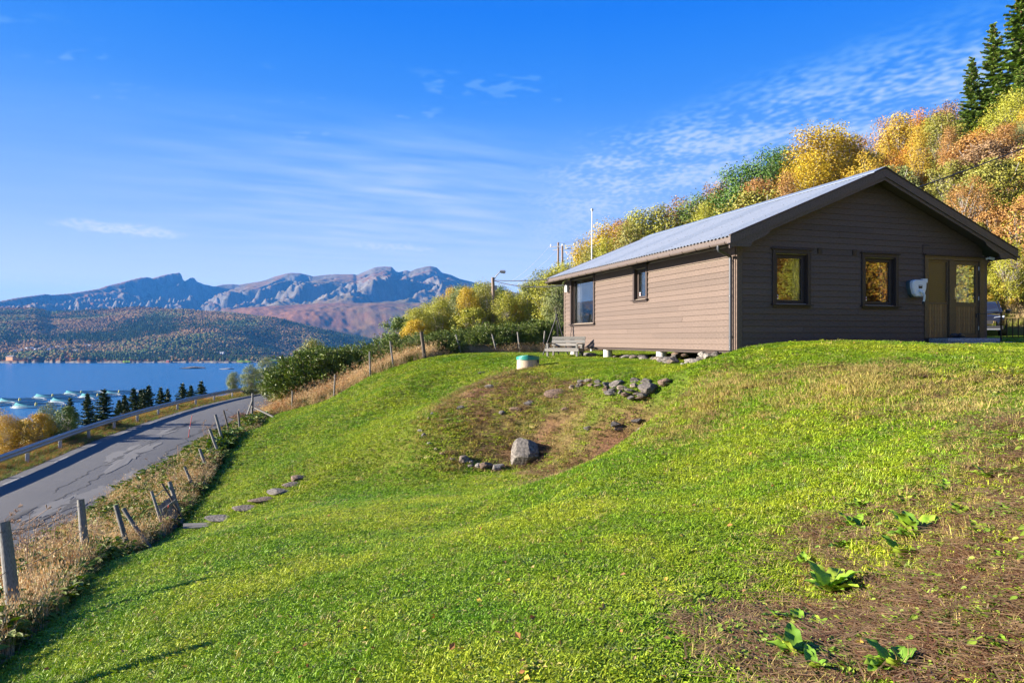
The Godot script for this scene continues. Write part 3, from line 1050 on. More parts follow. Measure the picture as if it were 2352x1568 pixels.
func make_house() -> void:
	var r := RandomNumberGenerator.new()
	r.seed = 99
	wood_tex = noise_tex(512, 0.02, 5, 0.68, 1.2, 31, 8.0)
	house = thing("house", "single-storey brown timber house with grey corrugated roof on the grassy mound", "house", Vector3(5.321, -0.26, -16.5), deg_to_rad(HOUSE_TURN))
	var browns := []
	for k in 5:
		var t: float = [1.0, 0.9, 1.09, 0.95, 1.04][k]
		browns.append(paint("brown paint %d" % k, lin(0.116 * t, 0.082 * t, 0.064 * t), 0.62, {"tex": wood_tex, "scale": Vector3(0.9, 6.0, 0.9), "spec": 0.4}))
	var trim := paint("window trim", lin(0.052, 0.036, 0.03), 0.5, {"tex": wood_tex, "scale": Vector3(3, 3, 3), "spec": 0.4})
	var fascia := paint("fascia brown", lin(0.098, 0.073, 0.062), 0.55, {"tex": wood_tex, "scale": Vector3(2, 2, 2)})
	var glass := paint("window glass", Color(0.10, 0.12, 0.12, 0.2), 0.01, {"spec": 1.0})
	glass.transparency = BaseMaterial3D.TRANSPARENCY_ALPHA
	# inner pane with a thin metal coating, as energy-saving glass has
	var coated := paint("coated glass", Color(0.9, 0.93, 0.9, 0.28), 0.02, {"metal": 1.0})
	coated.transparency = BaseMaterial3D.TRANSPARENCY_ALPHA
	var px := Image.create_empty(2, 2, false, Image.FORMAT_RGB8)
	px.fill(Color.WHITE)
	coated.albedo_texture = ImageTexture.create_from_image(px)
	var inner := paint("interior wall", lin(0.32, 0.27, 0.2), 0.9)
	# openings are 3 cm inside the outer edge of each casing
	var g_open := [[1.01, 2.07, 1.07, 2.43], [3.70, 4.81, 1.07, 2.43], [5.72, 7.80, -0.2, 2.44]]
	var l_open := [[4.29, 5.13, 1.41, 2.48], [8.04, 10.17, 0.77, 2.55]]
	var X := Vector3.RIGHT
	var B := Vector3(0, 0, -1)
	wall_core(Vector3.ZERO, X, B, HW, 0.0, WALL_TOP, [[1.08, 2.0, 1.12, 2.32], [3.77, 4.74, 1.12, 2.32], [5.74, 7.78, 0.0, 2.4]], inner)
	wall_core(Vector3.ZERO, B, X, HL, 0.0, WALL_TOP, [[4.36, 5.06, 1.46, 2.37], [8.11, 10.10, 0.82, 2.44]], inner)
	wall_core(Vector3(HW, 0, 0), B, Vector3.LEFT, HL, 0.0, WALL_TOP, [], inner)
	wall_core(Vector3(0, 0, -HL), X, Vector3.BACK, HW, 0.0, WALL_TOP, [], inner)
	part(house, "floor", box_mesh(Vector3(0.02, -0.02, -HL + 0.02), Vector3(HW - 0.02, 0.05, -0.02)), inner)
	part(house, "ceiling", box_mesh(Vector3(0.02, WALL_TOP - 0.01, -HL + 0.02), Vector3(HW - 0.02, WALL_TOP + 0.06, -0.02)), inner)
	part(house, "floor_beam", box_mesh(Vector3(0.03, -0.1, -HL + 0.05), Vector3(0.13, -0.021, -0.05)), trim)
	# gable tops behind the cladding
	for bz in [0.0, -HL + 0.08]:
		var gb := Builder.new()
		var p0 := Vector3(0.0, WALL_TOP, bz)
		var p1 := Vector3(HW, WALL_TOP, bz)
		var p2 := Vector3(HW / 2, roof_y(HW / 2) - 0.2, bz)
		var d := Vector3(0, 0, -0.08)
		gb.tri(p0, p1, p2); gb.tri(p1 + d, p0 + d, p2 + d); gb.quad(p0, p0 + d, p1 + d, p1)
		gb.quad(p1, p1 + d, p2 + d, p2); gb.quad(p2, p2 + d, p0 + d, p0)
		part(house, "gable", gb.mesh(), fascia)
	# cladding
	var l_end := func(_y: float) -> Vector2: return Vector2(0.10, HL - 0.09)
	clad(Vector3.ZERO, B, Vector3.LEFT, -0.02, 2.2, l_open, l_end, browns, r, true)
	var g_end := func(y: float) -> Vector2:
		if y < 2.3: return Vector2(0.13, HW - 0.12)
		var a := maxf(0.13, (y + 0.16 - ROOF_Y) / SLOPE - EAVE)
		return Vector2(a, HW - a)
	clad(Vector3.ZERO, X, Vector3.BACK, -0.02, 4.25, g_open, g_end, browns, r, true)
	clad(Vector3(HW, 0, 0), B, Vector3.RIGHT, -0.02, 2.45, [], l_end, browns, r, true)
	# frieze board under the eave, in lengths between the windows
	for s in [[0.1, 4.28], [5.14, 8.03], [10.18, HL - 0.09]]:
		part(house, "frieze_board", bar_mesh(Vector3(-0.022, 2.335, -s[0]), Vector3(-0.022, 2.335, -s[1]), 0.03, 0.235, Vector3.UP, 0.004), browns[1])
	# corner boards
	for c in [[-0.022, -0.05, 0.1, 0.04, 0], [0.055, 0.022, 0.15, 0.04, 1], [HW - 0.05, 0.022, 0.15, 0.04, 1], [HW + 0.022, -0.05, 0.1, 0.04, 0], [-0.022, -HL + 0.045, 0.1, 0.04, 0]]:
		part(house, "corner_board", bar_mesh(Vector3(c[0], -0.04, c[1]), Vector3(c[0], 2.45, c[1]), c[2] if c[4] else c[3], c[3] if c[4] else c[2], Vector3(0, 0, 1), 0.004), browns[2])
	# windows
	window("window", Vector3.ZERO, X, Vector3.BACK, 0.98, 2.10, 1.04, 2.46, "")
	window("window", Vector3.ZERO, X, Vector3.BACK, 3.67, 4.84, 1.04, 2.46, "")
	window("window", Vector3.ZERO, B, Vector3.LEFT, 4.26, 5.16, 1.38, 2.51, "small upright window")
	window("window", Vector3.ZERO, B, Vector3.LEFT, 8.01, 10.20, 0.74, 2.58, "large picture window", false)
	build_door(trim, glass)
	build_roof(fascia, trim)
	# round concrete footings under the long wall
	var conc := paint("white concrete", lin(0.62, 0.59, 0.56), 0.9, {"tex": noise_tex(512, 0.03, 4, 0.75, 1.1, 43), "scale": Vector3.ONE * 2.0, "bump": 0.6})
	for b in [0.36, 3.85, 7.45, 10.4]:
		part(house, "footing", tube_mesh([Vector3(0.2, -0.75, -b), Vector3(0.2, -0.1, -b)], [0.155, 0.15], 18), conc)
	for b in [2.0, 5.6, 9.0]:
		part(house, "footing", tube_mesh([Vector3(3.9, -0.75, -b), Vector3(3.9, -0.03, -b)], [0.155, 0.15], 12), conc)
	# ventilation grilles
	for a in [2.38, 3.45]:
		var v := Node3D.new()
		v.name = "vent"
		house.add_child(v, true)
		part(v, "vent_plate", box_mesh(Vector3(a - 0.065, 2.36, 0.02), Vector3(a + 0.065, 2.5, 0.047)), trim)
		for k in 5:
			part(v, "slat", box_mesh(Vector3(a - 0.045, 2.38 + k * 0.022, 0.048), Vector3(a + 0.045, 2.389 + k * 0.022, 0.056)), browns[0])

func build_door(trim: Material, glass: Material) -> void:
	var d := Node3D.new()
	d.name = "door"
	house.add_child(d, true)
	d.set_meta("label", "brown glazed entrance door with planked lower half and fixed side light")
	var dw := []
	for k in 4:
		var t: float = [1.0, 0.85, 1.12, 0.94][k]
		dw.append(paint("stained door wood %d" % k, lin(0.27 * t, 0.145 * t, 0.05 * t), 0.5, {"tex": wood_tex, "scale": Vector3(9, 0.9, 9)}))
	var fr := paint("door frame", lin(0.13, 0.082, 0.042), 0.5, {"tex": wood_tex, "scale": Vector3(4, 1, 4)})
	# frame: jambs, mullion, head, sill
	var z := 0.0
	part(d, "frame", box_mesh(Vector3(5.72, 0.28, z - 0.1), Vector3(5.85, 2.44, z + 0.045)), fr)
	part(d, "frame", box_mesh(Vector3(6.58, 0.3, z - 0.1), Vector3(6.745, 2.339, z + 0.035)), fr)
	part(d, "frame", box_mesh(Vector3(7.64, 0.28, z - 0.1), Vector3(7.80, 2.44, z + 0.045)), fr)
	part(d, "frame", box_mesh(Vector3(5.851, 2.34, z - 0.1), Vector3(7.639, 2.44, z + 0.04)), fr)
	part(d, "head_cap", box_mesh(Vector3(5.69, 2.441, z - 0.02), Vector3(7.83, 2.475, z + 0.10)), trim)
	part(d, "threshold", box_mesh(Vector3(5.851, 0.27, z - 0.1), Vector3(7.639, 0.299, z + 0.06)), trim)
	part(d, "apron_board", box_mesh(Vector3(5.72, -0.04, z - 0.05), Vector3(7.80, 0.269, z + 0.02)), trim)
	# side light: a fixed frame with pebbled glass above planks
	var s := Node3D.new()
	s.name = "side_light"
	d.add_child(s, true)
	var pebbled := paint("pebbled amber glass", lin(0.17, 0.10, 0.03), 0.16, {"spec": 0.5, "tex": noise_tex(256, 0.03, 2, 0.6, 1.25, 61), "scale": Vector3.ONE * 5.0, "bump": 1.2})
	frame_rect(s, 5.851, 6.579, 1.17, 2.339, 0.055, -0.03, 0.05, fr)
	part(s, "pane", box_mesh(Vector3(5.90, 1.22, -0.04), Vector3(6.53, 2.29, -0.03)), pebbled)
	planks(s, 5.852, 6.578, 0.30, 1.169, 8, -0.035, dw)
	# leaf
	var l := Node3D.new()
	l.name = "door_leaf"
	d.add_child(l, true)
	frame_rect(l, 6.75, 7.635, 0.305, 2.335, 0.10, -0.02, 0.05, fr)
	part(l, "rail", box_mesh(Vector3(6.851, 1.13, -0.045), Vector3(7.534, 1.235, 0.005)), fr)
	part(l, "pane", box_mesh(Vector3(6.845, 1.23, -0.03), Vector3(7.54, 2.24, -0.022)), mats["coated glass"])
	planks(l, 6.852, 7.533, 0.41, 1.129, 8, -0.02, dw)
	var metal := paint("brushed steel", lin(0.55, 0.55, 0.53), 0.35, {"metal": 0.9})
	var h := Node3D.new()
	h.name = "handle"
	l.add_child(h, true)
	var hb := Builder.new()
	hb.box(Vector3(6.782, 1.32, 0.0065), Vector3(6.822, 1.62, 0.018))
	hb.tube([Vector3(6.802, 1.36, 0.02), Vector3(6.802, 1.36, 0.06), Vector3(6.83, 1.36, 0.068), Vector3(6.93, 1.36, 0.068)], [0.009, 0.009, 0.009, 0.008], 8)
	part(l, "handle_plate", hb.mesh(), metal)
	h.queue_free()
	for y in [0.5, 1.3, 2.1]:
		part(l, "hinge", tube_mesh([Vector3(7.638, y, 0.012), Vector3(7.638, y + 0.1, 0.012)], [0.011, 0.011], 8), metal)

func frame_rect(p: Node, x0: float, x1: float, y0: float, y1: float, w: float, z: float, t: float, m: Material) -> void:
	part(p, "stile", box_mesh(Vector3(x0, y0, z - t / 2), Vector3(x0 + w, y1, z + t / 2)), m)
	part(p, "stile", box_mesh(Vector3(x1 - w, y0, z - t / 2), Vector3(x1, y1, z + t / 2)), m)
	part(p, "rail", box_mesh(Vector3(x0 + w + 0.0005, y0, z - t / 2 + 0.002), Vector3(x1 - w - 0.0005, y0 + w, z + t / 2 - 0.002)), m)
	part(p, "rail", box_mesh(Vector3(x0 + w + 0.0005, y1 - w, z - t / 2 + 0.002), Vector3(x1 - w - 0.0005, y1, z + t / 2 - 0.002)), m)

func planks(p: Node, x0: float, x1: float, y0: float, y1: float, n: int, z: float, mm: Array) -> void:
	var w := (x1 - x0) / n
	for k in n:
		part(p, "plank", bar_mesh(Vector3(x0 + w * (k + 0.5), y0, z), Vector3(x0 + w * (k + 0.5), y1, z), w - 0.006, 0.022, Vector3(0, 0, 1), 0.005), mm[(k * 7 + 3) % mm.size()])

func build_roof(fascia: Material, trim: Material) -> void:
	var roof := Node3D.new()
	roof.name = "roof"
	house.add_child(roof, true)
	var zinc := paint("zinc sheet", lin(0.235, 0.265, 0.31), 0.42, {"tex": noise_tex(512, 0.02, 4, 0.86, 1.08, 71), "scale": Vector3(1.2, 0.4, 0.4), "spec": 0.5, "metal": 0.0})
	var zinc2 := paint("zinc sheet weathered", lin(0.21, 0.243, 0.29), 0.42, {"tex": noise_tex(512, 0.02, 4, 0.82, 1.08, 72), "scale": Vector3(1.2, 0.4, 0.4)})
	var b0 := -0.5
	var b1 := 11.35
	var ridge_a := HW / 2
	var n := 11
	var pw := (b1 - b0) / n
	var wave := 0.151
	for side in 2:
		for k in n:
			var bb := Builder.new()
			var steps := int(pw / wave * 8.0) + 1
			var rows := []
			var edge := PackedVector3Array()
			for end in 3:
				var row := PackedVector3Array()
				var a: float = lerpf(-EAVE - 0.05, ridge_a - 0.015, end / 2.0)
				var y := roof_y(a) + 0.012
				if side: a = HW - a
				for i in steps + 1:
					var b := b0 + pw * k + (pw + 0.02) * i / steps
					row.append(Vector3(a, y + 0.014 * sin(TAU * b / wave) + 0.0015 * (k % 2), -b))
				rows.append(row)
			bb.sheet(rows, side == 0)
			# visible edge of the metal at the eave
			for i in steps:
				var p: Vector3 = rows[0][i]
				var q: Vector3 = rows[0][i + 1]
				bb.quad(p, q, q + Vector3(0, -0.004, 0), p + Vector3(0, -0.004, 0))
			part(roof, "roof_sheet", bb.mesh(), [zinc, zinc2][0 if (k * 5 + side) % 3 else 1])
	# ridge flashing, a bent plate
	var rc := Builder.new()
	for s in [-1, 1]:
		for k in 6:
			var za := -(b0 - 0.02 + (b1 - b0 + 0.04) * k / 6.0)
			var zb := -(b0 - 0.02 + (b1 - b0 + 0.04) * (k + 1) / 6.0)
			var p := Vector3(ridge_a, roof_y(ridge_a) + 0.062, za)
			var q := Vector3(ridge_a, roof_y(ridge_a) + 0.062, zb)
			var e := Vector3(s * 0.36, -0.36 * SLOPE - 0.012, 0)
			if s < 0: rc.quad(p + e, p, q, q + e)
			else: rc.quad(p, p + e, q + e, q)
			if s < 0: rc.quad(q + e, q + e + Vector3(-0.005, -0.02, 0), p + e + Vector3(-0.005, -0.02, 0), p + e)
			else: rc.quad(p + e, p + e + Vector3(0.005, -0.02, 0), q + e + Vector3(0.005, -0.02, 0), q + e)
	part(roof, "ridge_flashing", rc.mesh(), paint("ridge zinc", lin(0.15, 0.18, 0.225), 0.45))
	# roof deck: its underside is the soffit
	for s in 2:
		var dk := Builder.new()
		var a0 := -EAVE + 0.02
		var a1 := ridge_a
		var ya := roof_y(a0)
		var yb := roof_y(a1)
		var A := func(a: float) -> float: return HW - a if s else a
		var z0 := -b0 - 0.03
		var z1 := -b1 + 0.03
		var lo := [Vector3(A.call(a0), ya - 0.13, z0), Vector3(A.call(a1), yb - 0.13, z0), Vector3(A.call(a1), yb - 0.13, z1), Vector3(A.call(a0), ya - 0.13, z1)]
		var hi := [Vector3(A.call(a0), ya - 0.02, z0), Vector3(A.call(a1), yb - 0.02, z0), Vector3(A.call(a1), yb - 0.02, z1), Vector3(A.call(a0), ya - 0.02, z1)]
		if s == 0:
			dk.quad(lo[0], lo[3], lo[2], lo[1]); dk.quad(hi[0], hi[1], hi[2], hi[3])
		else:
			dk.quad(lo[0], lo[1], lo[2], lo[3]); dk.quad(hi[0], hi[3], hi[2], hi[1])
		for i in 4:
			var j := (i + 1) % 4
			dk.quad(lo[i], lo[j], hi[j], hi[i])
		part(roof, "soffit", dk.mesh(), mats["fascia brown"])
	# bargeboards at both gables: a wide board, a thin capping strip on top, a narrow board behind
	for z in [[-b0, 1.0], [-b1, -1.0]]:
		for s in 2:
			var A2 := func(a: float) -> float: return HW - a if s else a
			var dz: float = z[1]
			var e0 := -EAVE - 0.03
			var P := func(a: float, drop: float, off: float) -> Vector3: return Vector3(A2.call(a), roof_y(a) - drop, z[0] + off * dz)
			for q in [["bargeboard", 0.095, 0.20, 0.0, 0.03, fascia], ["bargeboard", 0.235, 0.085, -0.03, 0.026, fascia], ["barge_cap", -0.022, 0.022, -0.012, 0.085, trim]]:
				var bb := Builder.new()
				var h: float = q[2] / 2
				var t: float = q[4] / 2
				var c: float = q[1]
				var o: float = q[3]
				var c0 := [P.call(e0, c + h, o - t), P.call(ridge_a, c + h, o - t), P.call(ridge_a, c - h, o - t), P.call(e0, c - h, o - t)]
				var c1 := [P.call(e0, c + h, o + t), P.call(ridge_a, c + h, o + t), P.call(ridge_a, c - h, o + t), P.call(e0, c - h, o + t)]
				var fl := (s == 0) == (dz > 0)
				if fl:
					bb.quad(c1[0], c1[1], c1[2], c1[3]); bb.quad(c0[3], c0[2], c0[1], c0[0])
				else:
					bb.quad(c1[3], c1[2], c1[1], c1[0]); bb.quad(c0[0], c0[1], c0[2], c0[3])
				for i in 4:
					var j := (i + 1) % 4
					if fl: bb.quad(c1[j], c1[i], c0[i], c0[j])
					else: bb.quad(c1[i], c1[j], c0[j], c0[i])
				part(roof, q[0], bb.mesh(), q[5])
			# shaped end piece under the bargeboard
			var bb2 := Builder.new()
			var outline := [[-0.5, 2.40], [0.03, 2.40], [0.06, 2.43], [0.075, 2.49], [0.14, 2.54], [0.3, 2.60], [0.55, 2.74], [0.62, 2.86], [-0.5, 2.42]]
			var f0 := []
			var f1 := []
			for q in outline:
				f0.append(Vector3(A2.call(q[0]), q[1] - 0.02, z[0] - 0.022 * dz))
				f1.append(Vector3(A2.call(q[0]), q[1] - 0.02, z[0] - 0.052 * dz))
			for i in range(1, outline.size() - 1):
				bb2.tri(f0[0], f0[i], f0[i + 1])
				bb2.tri(f1[0], f1[i + 1], f1[i])
			for i in outline.size():
				var j := (i + 1) % outline.size()
				bb2.quad(f0[j], f0[i], f1[i], f1[j])
			part(roof, "end_bracket", bb2.mesh(), fascia)
	# eave boards, gutters, gutter brackets
	var gm := paint("gutter brown", lin(0.10, 0.078, 0.07), 0.4)
	for s in 2:
		var A3 := func(a: float) -> float: return HW - a if s else a
		part(roof, "fascia_board", bar_mesh(Vector3(A3.call(-0.492), 2.535, 0.485), Vector3(A3.call(-0.492), 2.535, -b1 + 0.015), 0.026, 0.15, Vector3.UP, 0.003), fascia)
		var g := Builder.new()
		var rows := []
		for k in 11:
			var t := PI * k / 10.0
			var row := PackedVector3Array()
			for i in 9:
				row.append(Vector3(A3.call(-0.568 + 0.058 * cos(t)), 2.478 - 0.062 * sin(t), 0.5 - (11.88) * i / 8.0))
			rows.append(row)
		g.sheet(rows, s == 0)
		var gt := part(roof, "gutter", g.mesh(), gm)
		for i in 20:
			var zz := 0.42 - i * 0.605
			var cl := Builder.new()
			var pts := []
			var rad := []
			for k in 9:
				var t := PI * k / 8.0
				pts.append(Vector3(A3.call(-0.568 + 0.062 * cos(t)), 2.478 - 0.066 * sin(t), zz))
				rad.append(0.0085)
			cl.tube(pts, rad, 5)
			part(gt, "gutter_bracket", cl.mesh(), trim)
	# rain pipe at the near corner
	var dp := paint("rain pipe", lin(0.045, 0.05, 0.06), 0.35)
	part(roof, "rain_pipe", tube_mesh([Vector3(-0.568, 2.43, 0.1), Vector3(-0.568, 2.35, 0.1), Vector3(-0.54, 2.31, 0.09), Vector3(-0.13, 2.22, -0.08), Vector3(-0.10, 2.19, -0.095), Vector3(-0.10, -0.02, -0.095)], [0.038, 0.038, 0.038, 0.038, 0.038, 0.038], 12), dp)
	for y in [0.3, 1.25, 2.1]:
		part(roof, "pipe_clamp", tube_mesh([Vector3(-0.10, y, -0.095), Vector3(-0.10, y + 0.03, -0.095)], [0.045, 0.045], 12), dp)
	# roofing screws in rows across the sheets, joined
	var sc := Builder.new()
	for row in 4:
		for k in 26:
			var a := -0.3 + row * 1.25
			var b := b0 + 0.3 + k * 0.453
			b = roundf((b - wave * 0.25) / wave) * wave + wave * 0.25
			var p := Vector3(a, roof_y(a) + 0.012 + 0.014, -b)
			sc.tube([p, p + Vector3(-0.004, 0.012, 0)], [0.013, 0.009], 6)
	var so := part(roof, "screws", sc.mesh(), paint("screw heads", lin(0.2, 0.21, 0.22), 0.5))
	so.set_meta("kind", "stuff")

# ------------------------------------------------------------- yard things

var grey_wood: Array = []
var stone_mats: Array = []

func make_yard_materials() -> void:
	var wt := noise_tex(512, 0.02, 4, 0.6, 1.2, 81, 6.0)
	for k in 4:
		var c: Color = [lin(0.20, 0.195, 0.18), lin(0.15, 0.145, 0.13), lin(0.25, 0.235, 0.21), lin(0.11, 0.085, 0.065)][k]
		grey_wood.append(paint("weathered wood %d" % k, c, 0.9, {"tex": wt, "scale": Vector3(9, 1.6, 9), "bump": 0.4}))
	var st := noise_tex(512, 0.012, 6, 0.35, 1.35, 83)
	for k in 5:
		var c: Color = [lin(0.19, 0.17, 0.15), lin(0.25, 0.20, 0.155), lin(0.15, 0.132, 0.118), lin(0.21, 0.14, 0.095), lin(0.32, 0.295, 0.26)][k]
		stone_mats.append(paint("stone %d" % k, c, 0.9, {"tex": st, "scale": Vector3.ONE * (2.2 + 0.3 * k), "bump": 1.5, "vc": true}))

# a round post that leans: foot on the land, top where it is seen
func post_mesh(foot: Vector3, top: Vector3, rad: float, sd: int) -> ArrayMesh:
	var pts := []
	var rr := []
	var d := (top - foot)
	for k in 6:
		var t := k / 5.0
		pts.append(foot - d.normalized() * 0.3 * (1.0 - t) * (1.0 if k == 0 else 0.0) + d * t + Vector3(noise_b.get_noise_2d(sd * 50, t * 60), 0, noise_c.get_noise_2d(sd * 50, t * 60)) * 0.02)
		rr.append(rad * (1.0 + 0.12 * noise_c.get_noise_2d(sd * 30 + 9, t * 90)) * (1.0 - 0.08 * t))
	return tube_mesh(pts, rr, 9)

func wire_mesh(pts: Array, rad: float) -> ArrayMesh:
	var rr := []
	for p in pts: rr.append(rad)
	return tube_mesh(pts, rr, 4)

func make_fences() -> void:
	var road := thing("wire_fence", "old wire fence of leaning round wooden posts between lawn and road", "fence", on_land(fence_x(11.3), 11.3))
	var specs := [[-350,1250,-300,1530,4.75,0.06,0],[5,1200,38,1478,7.0,0.066,0],[184,1147,200,1318,11.3,0.062,0],[265,1160,300,1290,13.6,0.05,1],[282,1168,345,1272,14.4,0.045,1],
		[424,1072,452,1142,18.5,0.04,1],[457,1030,479,1097,20.0,0.042,0],[480,985,508,1062,21.5,0.045,0],[494,952,515,1006,23.5,0.05,0],[512,942,531,984,25.5,0.03,3],[546,944,553,966,27.5,0.04,1],[579,903,577,962,32.0,0.055,0]]
	var tops := []
	for i in specs.size():
		var s: Array = specs[i]
		var f := at(s[2], s[3], s[4])
		f.y = land(f.x, s[4])
		var t := at(s[0], s[1], s[4] + 0.15)
		if t.y - f.y < 0.5: t.y = f.y + 0.7
		var lift := Vector3.ZERO
		part(road, "post", post_mesh(f - road.position, t - road.position, s[5], i), grey_wood[s[6]])
		tops.append([f - road.position, t - road.position])
	# braces of the corner post
	var c: Array = tops[-1]
	part(road, "brace", bar_mesh(c[0].lerp(c[1], 0.62), on_land(-10.6, 31.0) - road.position, 0.06, 0.06), grey_wood[1])
	part(road, "brace", bar_mesh(c[0].lerp(c[1], 0.8), c[0] + Vector3(-0.25, 0, 0.5), 0.06, 0.06), grey_wood[0])
	var wire := paint("rusty wire", lin(0.10, 0.085, 0.075), 0.7, {"metal": 0.3})
	for h in [0.93, 0.6, 0.3]:
		for i in tops.size() - 1:
			if i == 3 or i == 4: continue
			var p: Vector3 = tops[i][0].lerp(tops[i][1], h)
			var q: Vector3 = tops[i + 1][0].lerp(tops[i + 1][1], h)
			var pts := []
			for k in 6:
				pts.append(p.lerp(q, k / 5.0) - Vector3(0, 0.10 * 4 * (k / 5.0) * (1 - k / 5.0), 0))
			part(road, "wire", wire_mesh(pts, 0.004), wire)
	var back := thing("wire_fence", "thin post and wire fence along the top of the lawn before junipers", "fence", on_land(-3.8, 30.2))
	tops = []
	var bs := [[671,898,671,940,32.0,0.04,0],[769,860,766,917,31.0,0.04,0],[849,807,850,869,30.3,0.04,0],[896,783,904,847,30.2,0.042,0],[967,762,975,826,30.2,0.085,3],[1047,768,1060,822,32.0,0.036,2],[1130,767,1142,819,33.0,0.038,2],[1189,762,1195,816,33.2,0.038,2],[1252,760,1246,812,34.0,0.04,2]]
	for i in bs.size():
		var s: Array = bs[i]
		var f := at(s[2], s[3], s[4])
		f.y = land(f.x, s[4])
		var t := at(s[0], s[1], s[4])
		part(back, "post", post_mesh(f - back.position, t - back.position, s[5], 40 + i), grey_wood[s[6]])
		tops.append([f - back.position, t - back.position])
	for h in [0.9, 0.55, 0.25]:
		for i in tops.size() - 1:
			part(back, "wire", wire_mesh([tops[i][0].lerp(tops[i][1], h), tops[i + 1][0].lerp(tops[i + 1][1], h)], 0.0028), wire)

func make_gate() -> void:
	var o := on_land(-7.72, 15.9)
	var g := thing("gate", "small broken plank gate tied with green rope, leaning in the roadside fence", "gate", o)
	var L := func(u: float, v: float, z: float) -> Vector3: return at(u, v, z) - o
	part(g, "post", post_mesh(L.call(384, 1245, 15.5), L.call(346, 1128, 15.6), 0.035, 71), grey_wood[2])
	part(g, "post", post_mesh(L.call(428, 1225, 16.3), L.call(389, 1106, 16.5), 0.05, 72), grey_wood[0])
	part(g, "post", post_mesh(L.call(400, 1160, 16.1), L.call(371, 1110, 16.1), 0.025, 73), grey_wood[3])
	# planks, leaning with the gate
	var r := RandomNumberGenerator.new()
	r.seed = 7
	for k in 6:
		var t := k / 5.0
		var p: Vector3 = L.call(392 + 30 * t, 1232 - 12 * t, 15.75 + 0.35 * t)
		var q: Vector3 = L.call(366 + 28 * t, 1162 - 20 * t - r.randf() * 5, 15.85 + 0.35 * t)
		part(g, "plank", bar_mesh(p, q, 0.075, 0.018, Vector3(0.4, 0.2, 1), 0.003), grey_wood[k % 3])
	part(g, "rail", bar_mesh(L.call(372, 1172, 15.72), L.call(402, 1150, 16.08), 0.02, 0.07, Vector3.UP, 0.003), grey_wood[0])
	part(g, "rail", bar_mesh(L.call(388, 1216, 15.7), L.call(417, 1202, 16.05), 0.02, 0.07, Vector3.UP, 0.003), grey_wood[1])
	var rope := paint("green rope", lin(0.02, 0.22, 0.16), 0.7)
	var pts := []
	for k in 9:
		var t := k / 8.0
		pts.append(L.call(351, 1140, 15.55).lerp(L.call(390, 1120, 16.45), t) + Vector3(0, -0.03 * sin(t * 9.0), 0))
	part(g, "rope", wire_mesh(pts, 0.011), rope)
	part(g, "rope", wire_mesh([L.call(386, 1118, 16.42), L.call(394, 1132, 16.42), L.call(400, 1124, 16.5)], 0.01), rope)
	part(g, "rope", wire_mesh([L.call(386, 1160, 15.8), L.call(384, 1168, 15.8)], 0.012), paint("red cord", lin(0.4, 0.03, 0.02), 0.7))

